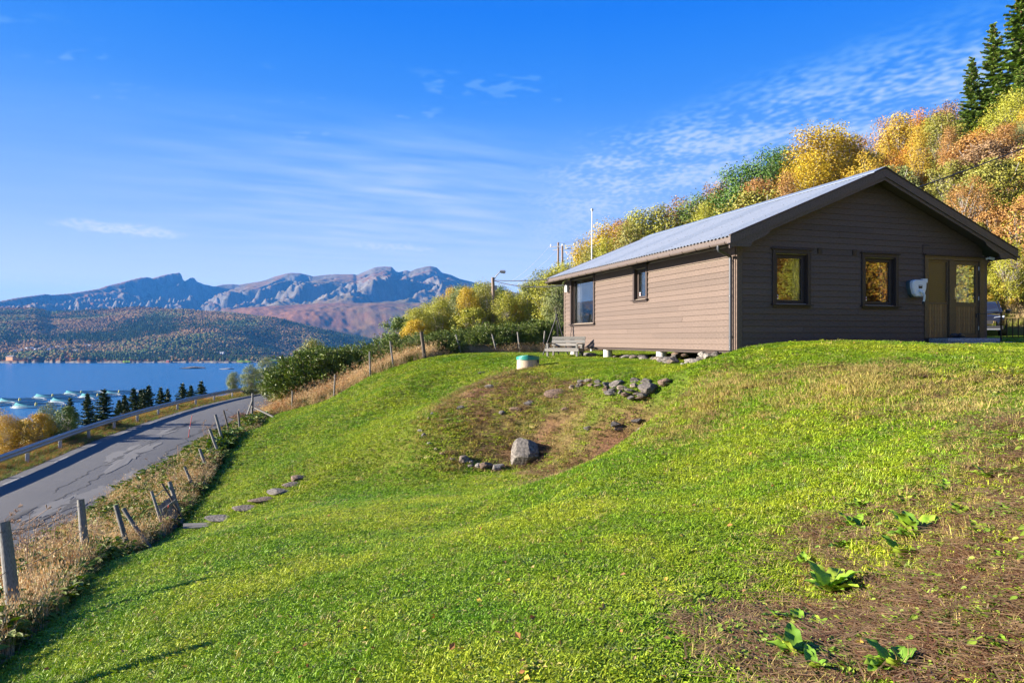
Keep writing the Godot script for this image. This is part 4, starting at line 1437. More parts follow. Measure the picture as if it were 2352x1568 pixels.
func make_stones() -> void:
	# boulder on the bank
	var p := hit(1208, 1066, 12.5)
	var o := single("boulder", stone_mesh(Vector3(0.78, 0.74, 0.72), 5, 7, 16), stone_mats[0], "large grey boulder standing at the foot of the bare bank", "boulder", p + Vector3(0, 0.20, -0.12), 0.4)
	p = hit(628, 916, 33)
	single("boulder", stone_mesh(Vector3(1.15, 0.85, 0.9), 15, 6, 12), stone_mats[4], "pale boulder among dry grass beside the road bend", "boulder", p + Vector3(0, 0.25, 0), 0.9)
	var r := RandomNumberGenerator.new()
	r.seed = 300
	# stones edging the foot of the bank
	var k := 0
	for s in [[1066,1059,0.26],[1081,1063,0.14],[1081,1073,0.15],[1099,1073,0.18],[1116,1075,0.27],[1145,1077,0.26],[984,962,0.09],[965,991,0.12],[974,1001,0.14],[987,1020,0.12],[1013,1044,0.12],[993,951,0.10],[1000,1033,0.10],[1040,1056,0.12]]:
		var q := hit(s[0], s[1], 11.5)
		single("edging_stone", stone_mesh(Vector3(s[2] * 1.25, s[2] * 0.7, s[2]), 20 + k, 4, 7), stone_mats[[1, 4, 0, 4, 3, 4][k % 6]], "%s %s stone half sunk along the foot of the bare bank" % ["tiny" if s[2] < 0.13 else ("small" if s[2] < 0.2 else "flattish"), ["buff", "whitish", "grey", "white", "reddish brown", "pale grey"][k % 6]], "stone", q + Vector3(0, s[2] * 0.12, 0), r.randf() * 6.0, "stones edging the bank")
		k += 1
	# slabs showing through the bank
	for s in [[1281,905,0.75,0.42],[1126,890,0.3,0.16],[1214,928,0.3,0.22],[1186,942,0.34,0.16],[1154,950,0.2,0.2],[1061,938,0.35,0.16],[1300,942,0.22,0.1],[1107,858,0.34,0.16],[1350,985,0.2,0.12],[1423,985,0.3,0.2]]:
		var q := hit(s[0], s[1], 11.5)
		var o2 := single("bank_stone", stone_mesh(Vector3(s[2], 0.12, s[3]), 60 + k, 4, 7), stone_mats[[0, 2, 3][k % 3]], "%s %s flat stone bedded in the bare bank" % ["long" if s[2] > 0.32 else ("middling" if s[2] > 0.25 else "small"), ["grey", "dark grey", "reddish brown"][k % 3]], "stone", q + Vector3(0, 0.015, 0), r.randf_range(-0.4, 0.4), "stones in the bank")
		o2.rotation.x = 0.45
		k += 1
	# stepping slabs towards the gate
	for s in [[683,1101,0.42,0.3],[666,1116,0.45,0.3],[642,1131,0.55,0.34],[604,1152,0.62,0.36],[567,1171,0.62,0.34],[511,1193,0.75,0.4]]:
		var q := hit(s[0], s[1], 9.0)
		single("stepping_stone", stone_mesh(Vector3(s[2] * 1.2, 0.14, s[3] * 1.5), 90 + k, 5, 8), stone_mats[[3, 1, 0][k % 3]], "%s %s stepping stone sunk in the lawn on the way to the gate" % [["reddish", "buff", "grey"][k % 3], "short" if s[2] < 0.5 else ("long" if s[2] < 0.7 else "longest")], "stone", q + Vector3(0, 0.02, 0), r.randf_range(-0.3, 0.3), "stepping stones to the gate")
		k += 1
	# split timber step at the end of the slabs
	var q0 := hit(466, 1213, 9.0)
	var st := thing("timber_step", "low step of thin grey timber slats at the lawn end of the gate path", "step", q0)
	for i in 4:
		part(st, "slat", bar_mesh(Vector3(-0.38 - 0.04 * i, 0.03, -0.09 * i + 0.1), Vector3(0.42, 0.07, -0.09 * i + 0.1), 0.05, 0.035, Vector3.UP, 0.006), grey_wood[i % 3])
	# dry stone retaining wall under the terrace edge
	var ww := thing("stone_wall", "low dry stone retaining wall of stacked flat stones below the terrace lawn", "stone wall", hit(1450, 905, 12.8))
	for s in [[70,255,150,50],[90,320,100,45],[200,270,110,50],[200,330,120,50],[345,305,150,60],[490,305,200,90],[325,380,100,70],[430,385,130,45],[570,365,150,60],[400,437,190,65],[545,428,80,50],[612,457,140,60],[760,250,130,80],[745,325,100,65],[700,398,170,40],[935,265,150,70],[1225,268,190,130],[965,372,300,130],[800,447,150,40],[895,468,180,40],[705,512,130,60],[845,508,150,30],[-90,330,120,60],[-180,350,100,50],[-60,265,110,45]]:
		var u: float = 1343.0 + s[0] / 6.567
		var v: float = 835.7 + s[1] / 6.567
		var z: float = lerpf(15.9, 14.0, (u - 1330.0) / 200.0) - (v - 870.0) * 0.008
		z = hit(u, v, 12.6).z * -1.0 - 0.10
		var c := at(u, v, z)
		var sz: float = z / F / 6.567 * 1.3
		var o3 := part(ww, "stone", stone_mesh(Vector3(s[2] * sz, s[3] * sz * 1.1, maxf(s[2] * sz * 0.7, 0.2)), 130 + k, 6, 8), stone_mats[[0, 3, 2, 1, 0][k % 5]])
		o3.position = c - ww.position
		o3.rotation = Vector3(r.randf_range(-0.1, 0.1), r.randf_range(-0.25, 0.25), r.randf_range(-0.12, 0.2))
		k += 1
	# rough slab steps up the bank beside it
	var steps := thing("stone_steps", "rough slab steps climbing the bare bank beside the turf mound", "steps", hit(1500, 1030, 11.8))
	for s in [[920,905,190,90,0.0],[1110,1040,520,170,0.0],[1000,1185,400,140,0.0],[950,1295,440,90,0.0],[880,1108,90,50,0.0],[600,955,160,100,0.0]]:
		var u: float = 1322.0 + s[0] / 6.567
		var v: float = 829.0 + s[1] / 6.567
		var z: float = -hit(u, v, 12.7).z - 0.12
		var c := at(u, v, z)
		var sz: float = z / F / 6.567
		var o4 := part(steps, "slab", stone_mesh(Vector3(s[2] * sz * 1.15, s[3] * sz * 0.95, 0.5 if s[2] > 200 else 0.22), 170 + k, 6, 9), stone_mats[[0, 2, 1][k % 3]])
		o4.position = c - steps.position
		o4.rotation = Vector3(0.1, r.randf_range(-0.15, 0.15), r.randf_range(-0.05, 0.12))
		k += 1
	# loose stones heaped under the long wall
	for i in 46:
		var b: float = r.randf_range(0.35, 3.0) if i < 27 else r.randf_range(3.0, 6.6)
		var spread := 0.85 if b < 2.6 else 0.3
		var a := 0.35 - r.randf() * (spread + 0.35)
		var w := house_at(a, 0, b)
		var sz := r.randf_range(0.16, 0.40) if b < 3.0 else r.randf_range(0.14, 0.34)
		var y := land(w.x, -w.z) + sz * 0.1 + (r.randf() * 0.16 if a > -0.2 and b < 3.0 else 0.0)
		single("loose_stone", stone_mesh(Vector3(sz * 1.35, sz * 0.62, sz), 220 + i, 4, 7), stone_mats[[0, 4, 2, 1, 4, 0, 3][i % 7]], "%s %s stone heaped under the long wall %s" % ["large" if sz > 0.29 else ("middling" if sz > 0.21 else "small"), ["grey", "whitish", "dark grey", "buff", "whitish", "grey", "reddish brown"][i % 7], "near the rain pipe" if b < 1.7 else ("between the first two footings" if b < 3.6 else "past the second footing")], "stone", Vector3(w.x, minf(y, -0.38), w.z), r.randf() * 6.0, "stones heaped under the house")
	for i in 3:
		var w := house_at(-0.15 + 0.1 * i, 0, 8.0 + 0.42 * i)
		single("loose_stone", stone_mesh(Vector3(0.42, 0.2, 0.3), 280 + i, 3, 7), stone_mats[4 if i else 1], "smooth pale stone on the grass beside the wooden bench", "stone", Vector3(w.x, land(w.x, -w.z) + 0.06, w.z), i * 1.3, "stones beside the bench")

func make_yard_furniture() -> void:
	# covered manhole
	var p := hit(1213, 846, 15.0)
	var m := thing("manhole", "round concrete manhole ring with domed green lid at the terrace edge", "manhole", p + Vector3(0, 0, -0.28))
	var conc := paint("sandy concrete", lin(0.47, 0.38, 0.27), 0.95, {"tex": noise_tex(512, 0.03, 4, 0.7, 1.12, 91), "scale": Vector3.ONE * 2.0, "bump": 0.8})
	var b := Builder.new()
	b.tube([Vector3(0, -0.5, 0), Vector3(0, 0.0, 0), Vector3(0, 0.235, 0), Vector3(0, 0.25, 0)], [0.31, 0.315, 0.31, 0.295], 28)
	part(m, "ring", b.mesh(), conc)
	b = Builder.new()
	b.tube([Vector3(0, 0.235, 0), Vector3(0, 0.24, 0), Vector3(0, 0.30, 0), Vector3(0, 0.325, 0), Vector3(0, 0.35, 0), Vector3(0, 0.365, 0)], [0.325, 0.33, 0.33, 0.315, 0.2, 0.02], 32)
	part(m, "lid", b.mesh(), paint("green lid", lin(0.012, 0.21, 0.165), 0.4, {"tex": noise_tex(256, 0.03, 4, 0.75, 1.15, 92), "scale": Vector3.ONE * 2.0}))
	part(m, "latch", box_mesh(Vector3(0.27, 0.15, 0.15), Vector3(0.31, 0.25, 0.2)), paint("black plastic", lin(0.02, 0.02, 0.022), 0.5))
	# bench
	var bo := at(1300, 813, 24.2)
	bo.y = land(bo.x, 24.2)
	var bn := thing("bench", "weathered grey wooden bench beside the black fire tripod", "bench", bo, deg_to_rad(-28.0))
	for x in [-0.58, 0.52]:
		part(bn, "leg", bar_mesh(Vector3(x, -0.03, 0.26), Vector3(x, 0.43, 0.26), 0.07, 0.06, Vector3(0, 0, 1), 0.005), grey_wood[0])
		part(bn, "leg", bar_mesh(Vector3(x, -0.03, -0.2), Vector3(x, 0.64, -0.36), 0.07, 0.06, Vector3(0, 0, 1), 0.005), grey_wood[1])
		part(bn, "armrest", bar_mesh(Vector3(x, 0.445, 0.31), Vector3(x, 0.445, -0.34), 0.09, 0.03, Vector3.UP, 0.004), grey_wood[2])
		part(bn, "side_rail", bar_mesh(Vector3(x + 0.06, 0.24, 0.28), Vector3(x + 0.06, 0.22, -0.24), 0.03, 0.09, Vector3.UP, 0.004), grey_wood[0])
	part(bn, "front_rail", bar_mesh(Vector3(-0.66, 0.235, 0.305), Vector3(0.6, 0.235, 0.305), 0.03, 0.1, Vector3.UP, 0.005), grey_wood[2])
	for k in 4:
		part(bn, "seat_slat", bar_mesh(Vector3(-0.62, 0.30 - 0.01 * k, 0.22 - 0.125 * k), Vector3(0.56, 0.30 - 0.01 * k, 0.22 - 0.125 * k), 0.11, 0.026, Vector3.UP, 0.005), grey_wood[k % 3])
	for k in 3:
		part(bn, "back_slat", bar_mesh(Vector3(-0.66, 0.42 + 0.115 * k, -0.265 - 0.028 * k), Vector3(0.6, 0.42 + 0.115 * k, -0.265 - 0.028 * k), 0.026, 0.1, Vector3(0, 1, -0.25), 0.005), grey_wood[(k + 2) % 3])
	part(bn, "strut", bar_mesh(Vector3(0.5, 0.0, 0.0), Vector3(0.5, 0.42, -0.25), 0.06, 0.05, Vector3(0, 0, 1), 0.004), grey_wood[0])
	# tripod with fire pan
	var to := at(1279, 815, 26.0)
	to.y = land(to.x, 26.0)
	var tr := thing("fire_tripod", "black iron fire tripod with hanging pan beside the wooden bench", "tripod", to)
	var iron := paint("black iron", lin(0.012, 0.012, 0.014), 0.5, {"metal": 0.3})
	var apex := Vector3(0.0, 1.52, 0.0)
	for f in [[-0.54, 0.15], [0.42, 0.25], [0.1, -0.5]]:
		var foot := Vector3(f[0], 0, f[1])
		foot.y = land(to.x + f[0], 26.0 - f[1]) - to.y - 0.03
		part(tr, "leg", tube_mesh([foot, apex + Vector3(-f[0] * 0.05, 0.03, 0)], [0.024, 0.026], 7), iron)
	part(tr, "ring", tube_mesh([apex - Vector3(0, 0.05, 0), apex + Vector3(0, 0.03, 0)], [0.05, 0.05], 10), iron)
	part(tr, "chain", tube_mesh([apex, Vector3(0.06, 0.68, 0.0)], [0.008, 0.008], 5), iron)
	b = Builder.new()
	b.tube([Vector3(0.08, 0.42, 0), Vector3(0.08, 0.44, 0), Vector3(0.08, 0.52, 0), Vector3(0.08, 0.535, 0)], [0.17, 0.24, 0.3, 0.31], 18)
	part(tr, "pan", b.mesh(), iron)
	b = Builder.new()
	b.tube([Vector3(0.08, 0.66, 0), Vector3(0.08, 0.675, 0)], [0.3, 0.3], 18)
	part(tr, "grate", b.mesh(), iron)
	# brown heap of raked twigs by the fence corner
	p = hit(565, 966, 22.0)
	var hr := RandomNumberGenerator.new()
	hr.seed = 88
	var heap := thing("twig_heap", "low heap of brown raked twigs and bark by the fence corner", "heap", p)
	b = Builder.new()
	var rows := []
	for j in 9:
		var row := PackedVector3Array()
		for i in 25:
			var a := TAU * i / 24.0
			var rr := (1.0 - j / 8.0)
			var x := cos(a) * rr * 1.35 + 0.2
			var z := sin(a) * rr * 0.8
			row.append(Vector3(x, 0.42 * (1.0 - rr * rr) * (0.85 + 0.5 * noise_b.get_noise_2d(x * 60, z * 60)) + land(p.x + x, -p.z - z) - p.y - 0.03, z))
		rows.append(row)
	b.sheet(rows)
	part(heap, "bark", b.mesh(), paint("brown bark", lin(0.15, 0.075, 0.042), 0.95, {"tex": noise_tex(512, 0.06, 4, 0.35, 1.3, 95), "scale": Vector3.ONE * 2.5, "bump": 4.0}))
	b = Builder.new()
	for i in 700:
		var a := hr.randf() * TAU
		var rr := sqrt(hr.randf())
		var c := Vector3(cos(a) * rr * 1.45 + 0.2, 0, sin(a) * rr * 0.88)
		c.y = 0.42 * (1.0 - rr * rr) + land(p.x + c.x, -p.z - c.z) - p.y
		var d := Vector3(hr.randfn(), hr.randfn() * 0.35, hr.randfn()).normalized() * hr.randf_range(0.06, 0.2)
		var t := hr.randf_range(0.6, 1.5)
		b.col = Color(t, t * 0.95, t * 0.9)
		b.bar(c - d, c + d, 0.012, 0.01)
	var tw := part(heap, "twigs", b.mesh(), paint("twigs", lin(0.20, 0.105, 0.06), 0.9, {"vc": true}))
	tw.set_meta("kind", "stuff")

func make_house_fittings() -> void:
	var white := paint("white plastic", lin(0.72, 0.74, 0.74), 0.35)
	var black := paint("black plastic", lin(0.02, 0.02, 0.022), 0.45)
	var teal := paint("dark teal edge", lin(0.05, 0.09, 0.1), 0.4)
	# charging box on the gable
	var c := thing("car_charger", "white rounded wall charging box with hanging plug beside the door", "charger", house_at(5.34, 1.34, -0.035), deg_to_rad(HOUSE_TURN))
	var outline := [[-0.21, 0.42], [-0.24, 0.36], [-0.23, 0.22], [-0.18, 0.07], [-0.1, 0.0], [0.1, 0.0], [0.18, 0.07], [0.23, 0.22], [0.24, 0.36], [0.21, 0.42], [0.13, 0.445], [-0.13, 0.445]]
	for q in [["back_shell", 0.0, 0.11, 1.0, teal], ["front_cover", 0.112, 0.205, 0.97, white]]:
		var b := Builder.new()
		var f0 := []
		var f1 := []
		var f2 := []
		for o in outline:
			var cx: float = o[0] * q[3]
			var cy: float = 0.22 + (o[1] - 0.22) * q[3]
			f0.append(Vector3(cx, cy, q[1]))
			f1.append(Vector3(cx, cy, q[2] - 0.02))
			f2.append(Vector3(cx * 0.92, 0.22 + (cy - 0.22) * 0.92, q[2]))
		var n := outline.size()
		for i in n:
			var j := (i + 1) % n
			b.quad(f0[j], f0[i], f1[i], f1[j])
			b.quad(f1[j], f1[i], f2[i], f2[j])
			b.tri(Vector3(0, 0.22, q[2]), f2[j], f2[i])
			b.tri(Vector3(0, 0.22, q[1]), f0[i], f0[j])
		part(c, q[0], b.mesh(), q[4])
	part(c, "display", box_mesh(Vector3(-0.045, 0.215, 0.2035), Vector3(0.075, 0.30, 0.209)), black)
	part(c, "display_text", box_mesh(Vector3(-0.03, 0.275, 0.2095), Vector3(0.055, 0.29, 0.2105)), white)
	var cb := Builder.new()
	cb.tube([Vector3(0.0, 0.15, 0.2), Vector3(0.0, 0.15, 0.235)], [0.05, 0.045], 14)
	part(c, "socket", cb.mesh(), white)
	cb = Builder.new()
	cb.tube([Vector3(0.0, 0.15, 0.235), Vector3(0.03, 0.11, 0.27), Vector3(0.075, 0.03, 0.27), Vector3(0.09, -0.07, 0.25), Vector3(0.088, -0.12, 0.235)], [0.036, 0.036, 0.03, 0.027, 0.027], 10)
	part(c, "plug", cb.mesh(), white)
	part(c, "cable", tube_mesh([Vector3(0.088, -0.118, 0.236), Vector3(0.075, -0.19, 0.215)], [0.029, 0.018], 10), black)
	# junction box and conduit
	var jb := thing("junction_box", "small white junction box with thin conduit above the charging box", "junction box", house_at(5.66, 1.72, -0.047), deg_to_rad(HOUSE_TURN))
	part(jb, "box", box_mesh(Vector3(-0.085, 0.0, 0.0), Vector3(0.085, 0.10, 0.06)), white)
	part(jb, "conduit", tube_mesh([Vector3(0.045, 0.1, 0.02), Vector3(0.04, 0.25, 0.012), Vector3(0.04, 0.72, 0.012), Vector3(-0.03, 0.80, 0.012), Vector3(-0.03, 0.98, 0.012), Vector3(0.2, 0.985, 0.012)], [0.009, 0.009, 0.009, 0.009, 0.009, 0.009], 7), mats["window trim"])
	part(jb, "conduit", tube_mesh([Vector3(0.045, 0.0, 0.02), Vector3(0.05, -0.42, 0.012), Vector3(0.02, -0.46, 0.012)], [0.009, 0.009, 0.009], 7), mats["window trim"])
	# wall camera at the right corner
	var cam := thing("security_camera", "small white bullet camera at the corner right of the door", "camera", house_at(7.86, 2.40, -0.05), deg_to_rad(HOUSE_TURN))
	part(cam, "mount", tube_mesh([Vector3(0, 0.03, 0), Vector3(0, 0.03, 0.03)], [0.035, 0.035], 12), white)
	part(cam, "arm", tube_mesh([Vector3(0, 0.03, 0.03), Vector3(0.04, 0.03, 0.07)], [0.014, 0.014], 8), white)
	part(cam, "housing", tube_mesh([Vector3(0.02, 0.035, 0.07), Vector3(0.14, 0.01, 0.10)], [0.037, 0.04], 14), white)
	part(cam, "lens", tube_mesh([Vector3(0.14, 0.01, 0.10), Vector3(0.152, 0.0075, 0.103)], [0.035, 0.03], 14), black)
	# lamp at the far corner of the long wall
	var lamp := thing("wall_lamp", "white box lamp on the wall beside the large window", "lamp", house_at(-0.045, 2.03, 10.42), deg_to_rad(HOUSE_TURN))
	part(lamp, "shade", box_mesh(Vector3(-0.10, 0.0, -0.07), Vector3(-0.02, 0.26, 0.07)), white)
	part(lamp, "base", box_mesh(Vector3(-0.019, 0.05, -0.12), Vector3(0.0, 0.2, 0.10)), black)
	# hook-shaped cable loop above the door
	# doorstep
	var conc := paint("pale worn concrete", lin(0.42, 0.41, 0.39), 0.95, {"tex": noise_tex(512, 0.025, 5, 0.55, 1.2, 97), "scale": Vector3.ONE * 1.5, "bump": 1.2})
	var st := thing("doorstep", "worn concrete doorstep of two slabs before the entrance door", "doorstep", house_at(5.85, -0.1, 0.0), deg_to_rad(HOUSE_TURN))
	var sb := Builder.new()
	sb.bar(Vector3(0.0, 0.135, 0.52), Vector3(2.62, 0.135, 0.52), 0.94, 0.29, Vector3.UP, 0.02)
	part(st, "lower_slab", sb.mesh(), conc)
	sb = Builder.new()
	sb.bar(Vector3(0.0, 0.33, 0.33), Vector3(1.85, 0.33, 0.33), 0.56, 0.095, Vector3.UP, 0.015)
	part(st, "upper_slab", sb.mesh(), conc)
	var pv := single("paving_slab", bar_mesh(Vector3(0, 0, 0), Vector3(3.6, 0.03, -0.2), 0.7, 0.12, Vector3.UP, 0.02), conc, "long low concrete kerb slab running on from the doorstep", "slab", house_at(8.5, 0.11, -0.75), deg_to_rad(HOUSE_TURN))
	# shoes on the step
	for k in 2:
		var sh := thing("shoe", "black shoe left on the doorstep beside its pair", "shoe", house_at(6.5 + 0.16 * k, 0.279, -0.28 - 0.04 * k), deg_to_rad(HOUSE_TURN + 80.0 + 25.0 * k), "pair of shoes on the doorstep")
		var b := Builder.new()
		b.tube([Vector3(0, 0.045, 0.15), Vector3(0, 0.05, 0.11), Vector3(0, 0.055, 0.03), Vector3(0, 0.07, -0.04), Vector3(0, 0.075, -0.11), Vector3(0, 0.06, -0.15)], [0.012, 0.045, 0.052, 0.055, 0.05, 0.02], 10)
		part(sh, "upper", b.mesh(), black)
		part(sh, "sole", bar_mesh(Vector3(0, 0.011, 0.15), Vector3(0, 0.011, -0.155), 0.09, 0.022, Vector3.UP, 0.006), black)
	# railing right of the door
	var rl := thing("railing", "black iron railing with thin balusters right of the doorstep", "railing", house_at(7.66, 0.0, -0.62), deg_to_rad(HOUSE_TURN))
	var iron := paint("railing iron", lin(0.015, 0.015, 0.017), 0.5, {"metal": 0.2})
	part(rl, "handrail", bar_mesh(Vector3(-0.86, 0.90, 0), Vector3(3.6, 1.06, -0.1), 0.045, 0.022, Vector3.UP, 0.004), iron)
	part(rl, "upper_bar", bar_mesh(Vector3(0.0, 0.78, 0), Vector3(3.6, 0.90, -0.1), 0.02, 0.014), iron)
	part(rl, "lower_bar", bar_mesh(Vector3(0.0, 0.30, 0), Vector3(3.6, 0.36, -0.1), 0.02, 0.014), iron)
	part(rl, "end_knob", tube_mesh([Vector3(-0.86, 0.90, 0.01), Vector3(-0.88, 0.83, 0.01), Vector3(-0.85, 0.80, 0.01)], [0.016, 0.016, 0.01], 7), iron)
	for k in 17:
		var x := k * 0.213
		var t := x / 3.6
		part(rl, "baluster", bar_mesh(Vector3(x, 0.30 + 0.06 * t, -0.1 * t), Vector3(x, 0.785 + 0.12 * t, -0.1 * t), 0.018, 0.018), iron)
	for x in [0.0, 1.85, 3.6]:
		part(rl, "post", bar_mesh(Vector3(x, -0.15, -0.1 * x / 3.6), Vector3(x, 0.93 + 0.12 * x / 3.6, -0.1 * x / 3.6), 0.03, 0.03), iron)
	# curtains inside, seen through the panes
	var cloth := paint("pale curtain", lin(0.62, 0.6, 0.57), 0.9, {"back": lin(0.3, 0.3, 0.28)})
	for q in [[1.78, 2.0, 1.1, 2.33, 0, "pale curtain drawn to the right behind the gable window nearest the rain pipe"], [4.46, 4.74, 1.1, 2.33, 0, "pale curtain drawn to the right behind the gable window nearest the door"], [6.86, 7.52, 1.0, 2.3, 0, "pale striped curtain behind the glass of the entrance door"], [9.75, 10.12, 0.8, 2.45, 1, "sheer white curtain at the far side of the large window"]]:
		var rows := []
		for j in 2:
			var row := PackedVector3Array()
			for i in 41:
				var x := lerpf(q[0], q[1], i / 40.0)
				var d := 0.20 + 0.035 * sin(i * 1.25) + 0.012 * sin(i * 0.7 + 1.0)
				var y: float = q[2] if j == 0 else q[3]
				row.append(Vector3(x, y, -d) if q[4] == 0 else Vector3(d, y, -x))
			rows.append(row)
		var b := Builder.new()
		b.sheet(rows)
		var o := single("curtain", b.mesh(), cloth, q[5], "curtain")
		o.transform = house.transform
	# sofa under the large window
	var so := thing("sofa", "white sofa showing inside the large window", "sofa", house_at(1.3, 0.05, 8.7), deg_to_rad(HOUSE_TURN))
	var sc := paint("white sofa cloth", lin(0.6, 0.58, 0.55), 0.9)
	part(so, "backrest", bar_mesh(Vector3(-0.3, 0.72, 0.9), Vector3(-0.3, 0.72, -0.9), 0.22, 0.62, Vector3.UP, 0.07), sc)
	part(so, "seat", bar_mesh(Vector3(0.22, 0.28, 0.9), Vector3(0.22, 0.28, -0.9), 0.8, 0.36, Vector3.UP, 0.06), sc)
	for z in [-0.95, 0.95]:
		part(so, "armrest", bar_mesh(Vector3(-0.2, 0.45, z), Vector3(0.55, 0.45, z), 0.2, 0.4, Vector3.UP, 0.06), sc)
	# warning stickers in the lower corner of three panes
	var red := paint("red print", lin(0.5, 0.03, 0.02), 0.6)
	var wh := paint("white paper", lin(0.75, 0.75, 0.73), 0.7)
	for q in [[1.17, 1.235, 0, "small red and white sticker in the pane nearest the rain pipe"], [3.86, 1.235, 0, "small red and white sticker in the gable pane nearest the door"], [4.88, 1.575, 1, "small red and white sticker in the small upright window"]]:
		var s := thing("sticker", q[3], "sticker", Vector3.ZERO)
		s.transform = house.transform
		for k in 3:
			var y0: float = q[1] + 0.033 * k
			var p0 := Vector3(q[0], y0, -0.066) if q[2] == 0 else Vector3(0.066, y0, -q[0])
			var p1 := Vector3(q[0] + 0.065, y0 + 0.031, -0.0655) if q[2] == 0 else Vector3(0.0655, y0 + 0.031, -q[0] - 0.065)
			part(s, "print", box_mesh_on(p0, p1), red if k == 1 else wh)

# ---------------------------------------------- guard rail, poles, car, fjord

func make_guard_rail() -> void:
	var zinc := paint("galvanised rail", lin(0.34, 0.345, 0.345), 0.5, {"metal": 0.2, "tex": noise_tex(256, 0.03, 3, 0.8, 1.1, 101), "scale": Vector3.ONE * 1.5})
	var pm := paint("grey rail post", lin(0.36, 0.35, 0.34), 0.75)
	var rail := thing("guard_rail", "galvanised steel guard rail along the far edge of the road", "guard rail", Vector3(road_left(28.0) - 0.8, ROAD_Y, -28.0))
	# distance along the road, posts every 3.8 m
	var zs := []
	var z := 4.2
	while z < 92.0:
		zs.append(z)
		var s := (road_left(z + 0.5) - road_left(z - 0.5))
		z += 3.85 / sqrt(1.0 + s * s)
	var prof := [[0.43, 0.0], [0.445, 0.02], [0.50, 0.075], [0.545, 0.075], [0.575, 0.02], [0.605, 0.02], [0.635, 0.075], [0.68, 0.075], [0.735, 0.02], [0.75, 0.0]]
	for i in zs.size():
		var zz: float = zs[i]
		var p := Vector3(road_left(zz) - 0.8, ROAD_Y, -zz) - rail.position
		var s := road_left(zz + 0.5) - road_left(zz - 0.5)
		var dir := Vector3(s, 0, -1).normalized()
		var out := Vector3(-dir.z, 0, dir.x)
		if out.x < 0: out = -out
		var b := Builder.new()
		b.bar(p + Vector3(0, -0.6, 0) - out * 0.07, p + Vector3(0, 0.7, 0) - out * 0.07, 0.13, 0.13, dir, 0.012)
		part(rail, "post", b.mesh(), pm)
		part(rail, "spacer", bar_mesh(p + Vector3(0, 0.46, 0) + out * 0.005, p + Vector3(0, 0.72, 0) + out * 0.005, 0.03, 0.1, dir), zinc)
		if i < zs.size() - 1:
			var rows := []
			for q in prof:
				var row := PackedVector3Array()
				for k in 7:
					var z2: float = lerpf(zs[i] - 0.08, zs[i + 1] + 0.08, k / 6.0)
					var s2 := road_left(z2 + 0.5) - road_left(z2 - 0.5)
					var d2 := Vector3(s2, 0, -1).normalized()
					var o2 := Vector3(-d2.z, 0, d2.x)
					if o2.x < 0: o2 = -o2
					var wob := 0.012 * noise_b.get_noise_1d(z2 * 20.0)
					row.append(Vector3(road_left(z2) - 0.8, ROAD_Y, -z2) - rail.position + Vector3(0, q[0] + wob, 0) + o2 * (q[1] + 0.025 + 0.003 * (i % 2)))
				rows.append(row)
			var b2 := Builder.new()
			b2.sheet(rows)
			# the metal's back face
			for row in rows:
				for k in row.size(): row[k] += Vector3(-0.004, 0, 0)
			b2.sheet(rows, true)
			part(rail, "rail_section", b2.mesh(), zinc)
			part(rail, "bolt", tube_mesh([p + Vector3(0, 0.59, 0) + out * 0.045, p + Vector3(0, 0.59, 0) + out * 0.065], [0.02, 0.02], 8), pm)

func snow_pole(base: Vector3, top: Vector3, label: String) -> void:
	var s := thing("snow_pole", label, "snow pole", base)
	var red := paint("snow pole red", lin(0.5, 0.02, 0.03), 0.5)
	var wh := paint("snow pole white", lin(0.8, 0.8, 0.8), 0.4)
	var d := top - base
	part(s, "stick", tube_mesh([Vector3(0, -0.2, 0), d * 0.42], [0.016, 0.016], 8), red)
	part(s, "reflector", tube_mesh([d * 0.42, d * 0.5], [0.0175, 0.0175], 8), wh)
	part(s, "stick", tube_mesh([d * 0.5, d], [0.016, 0.014], 8), red)

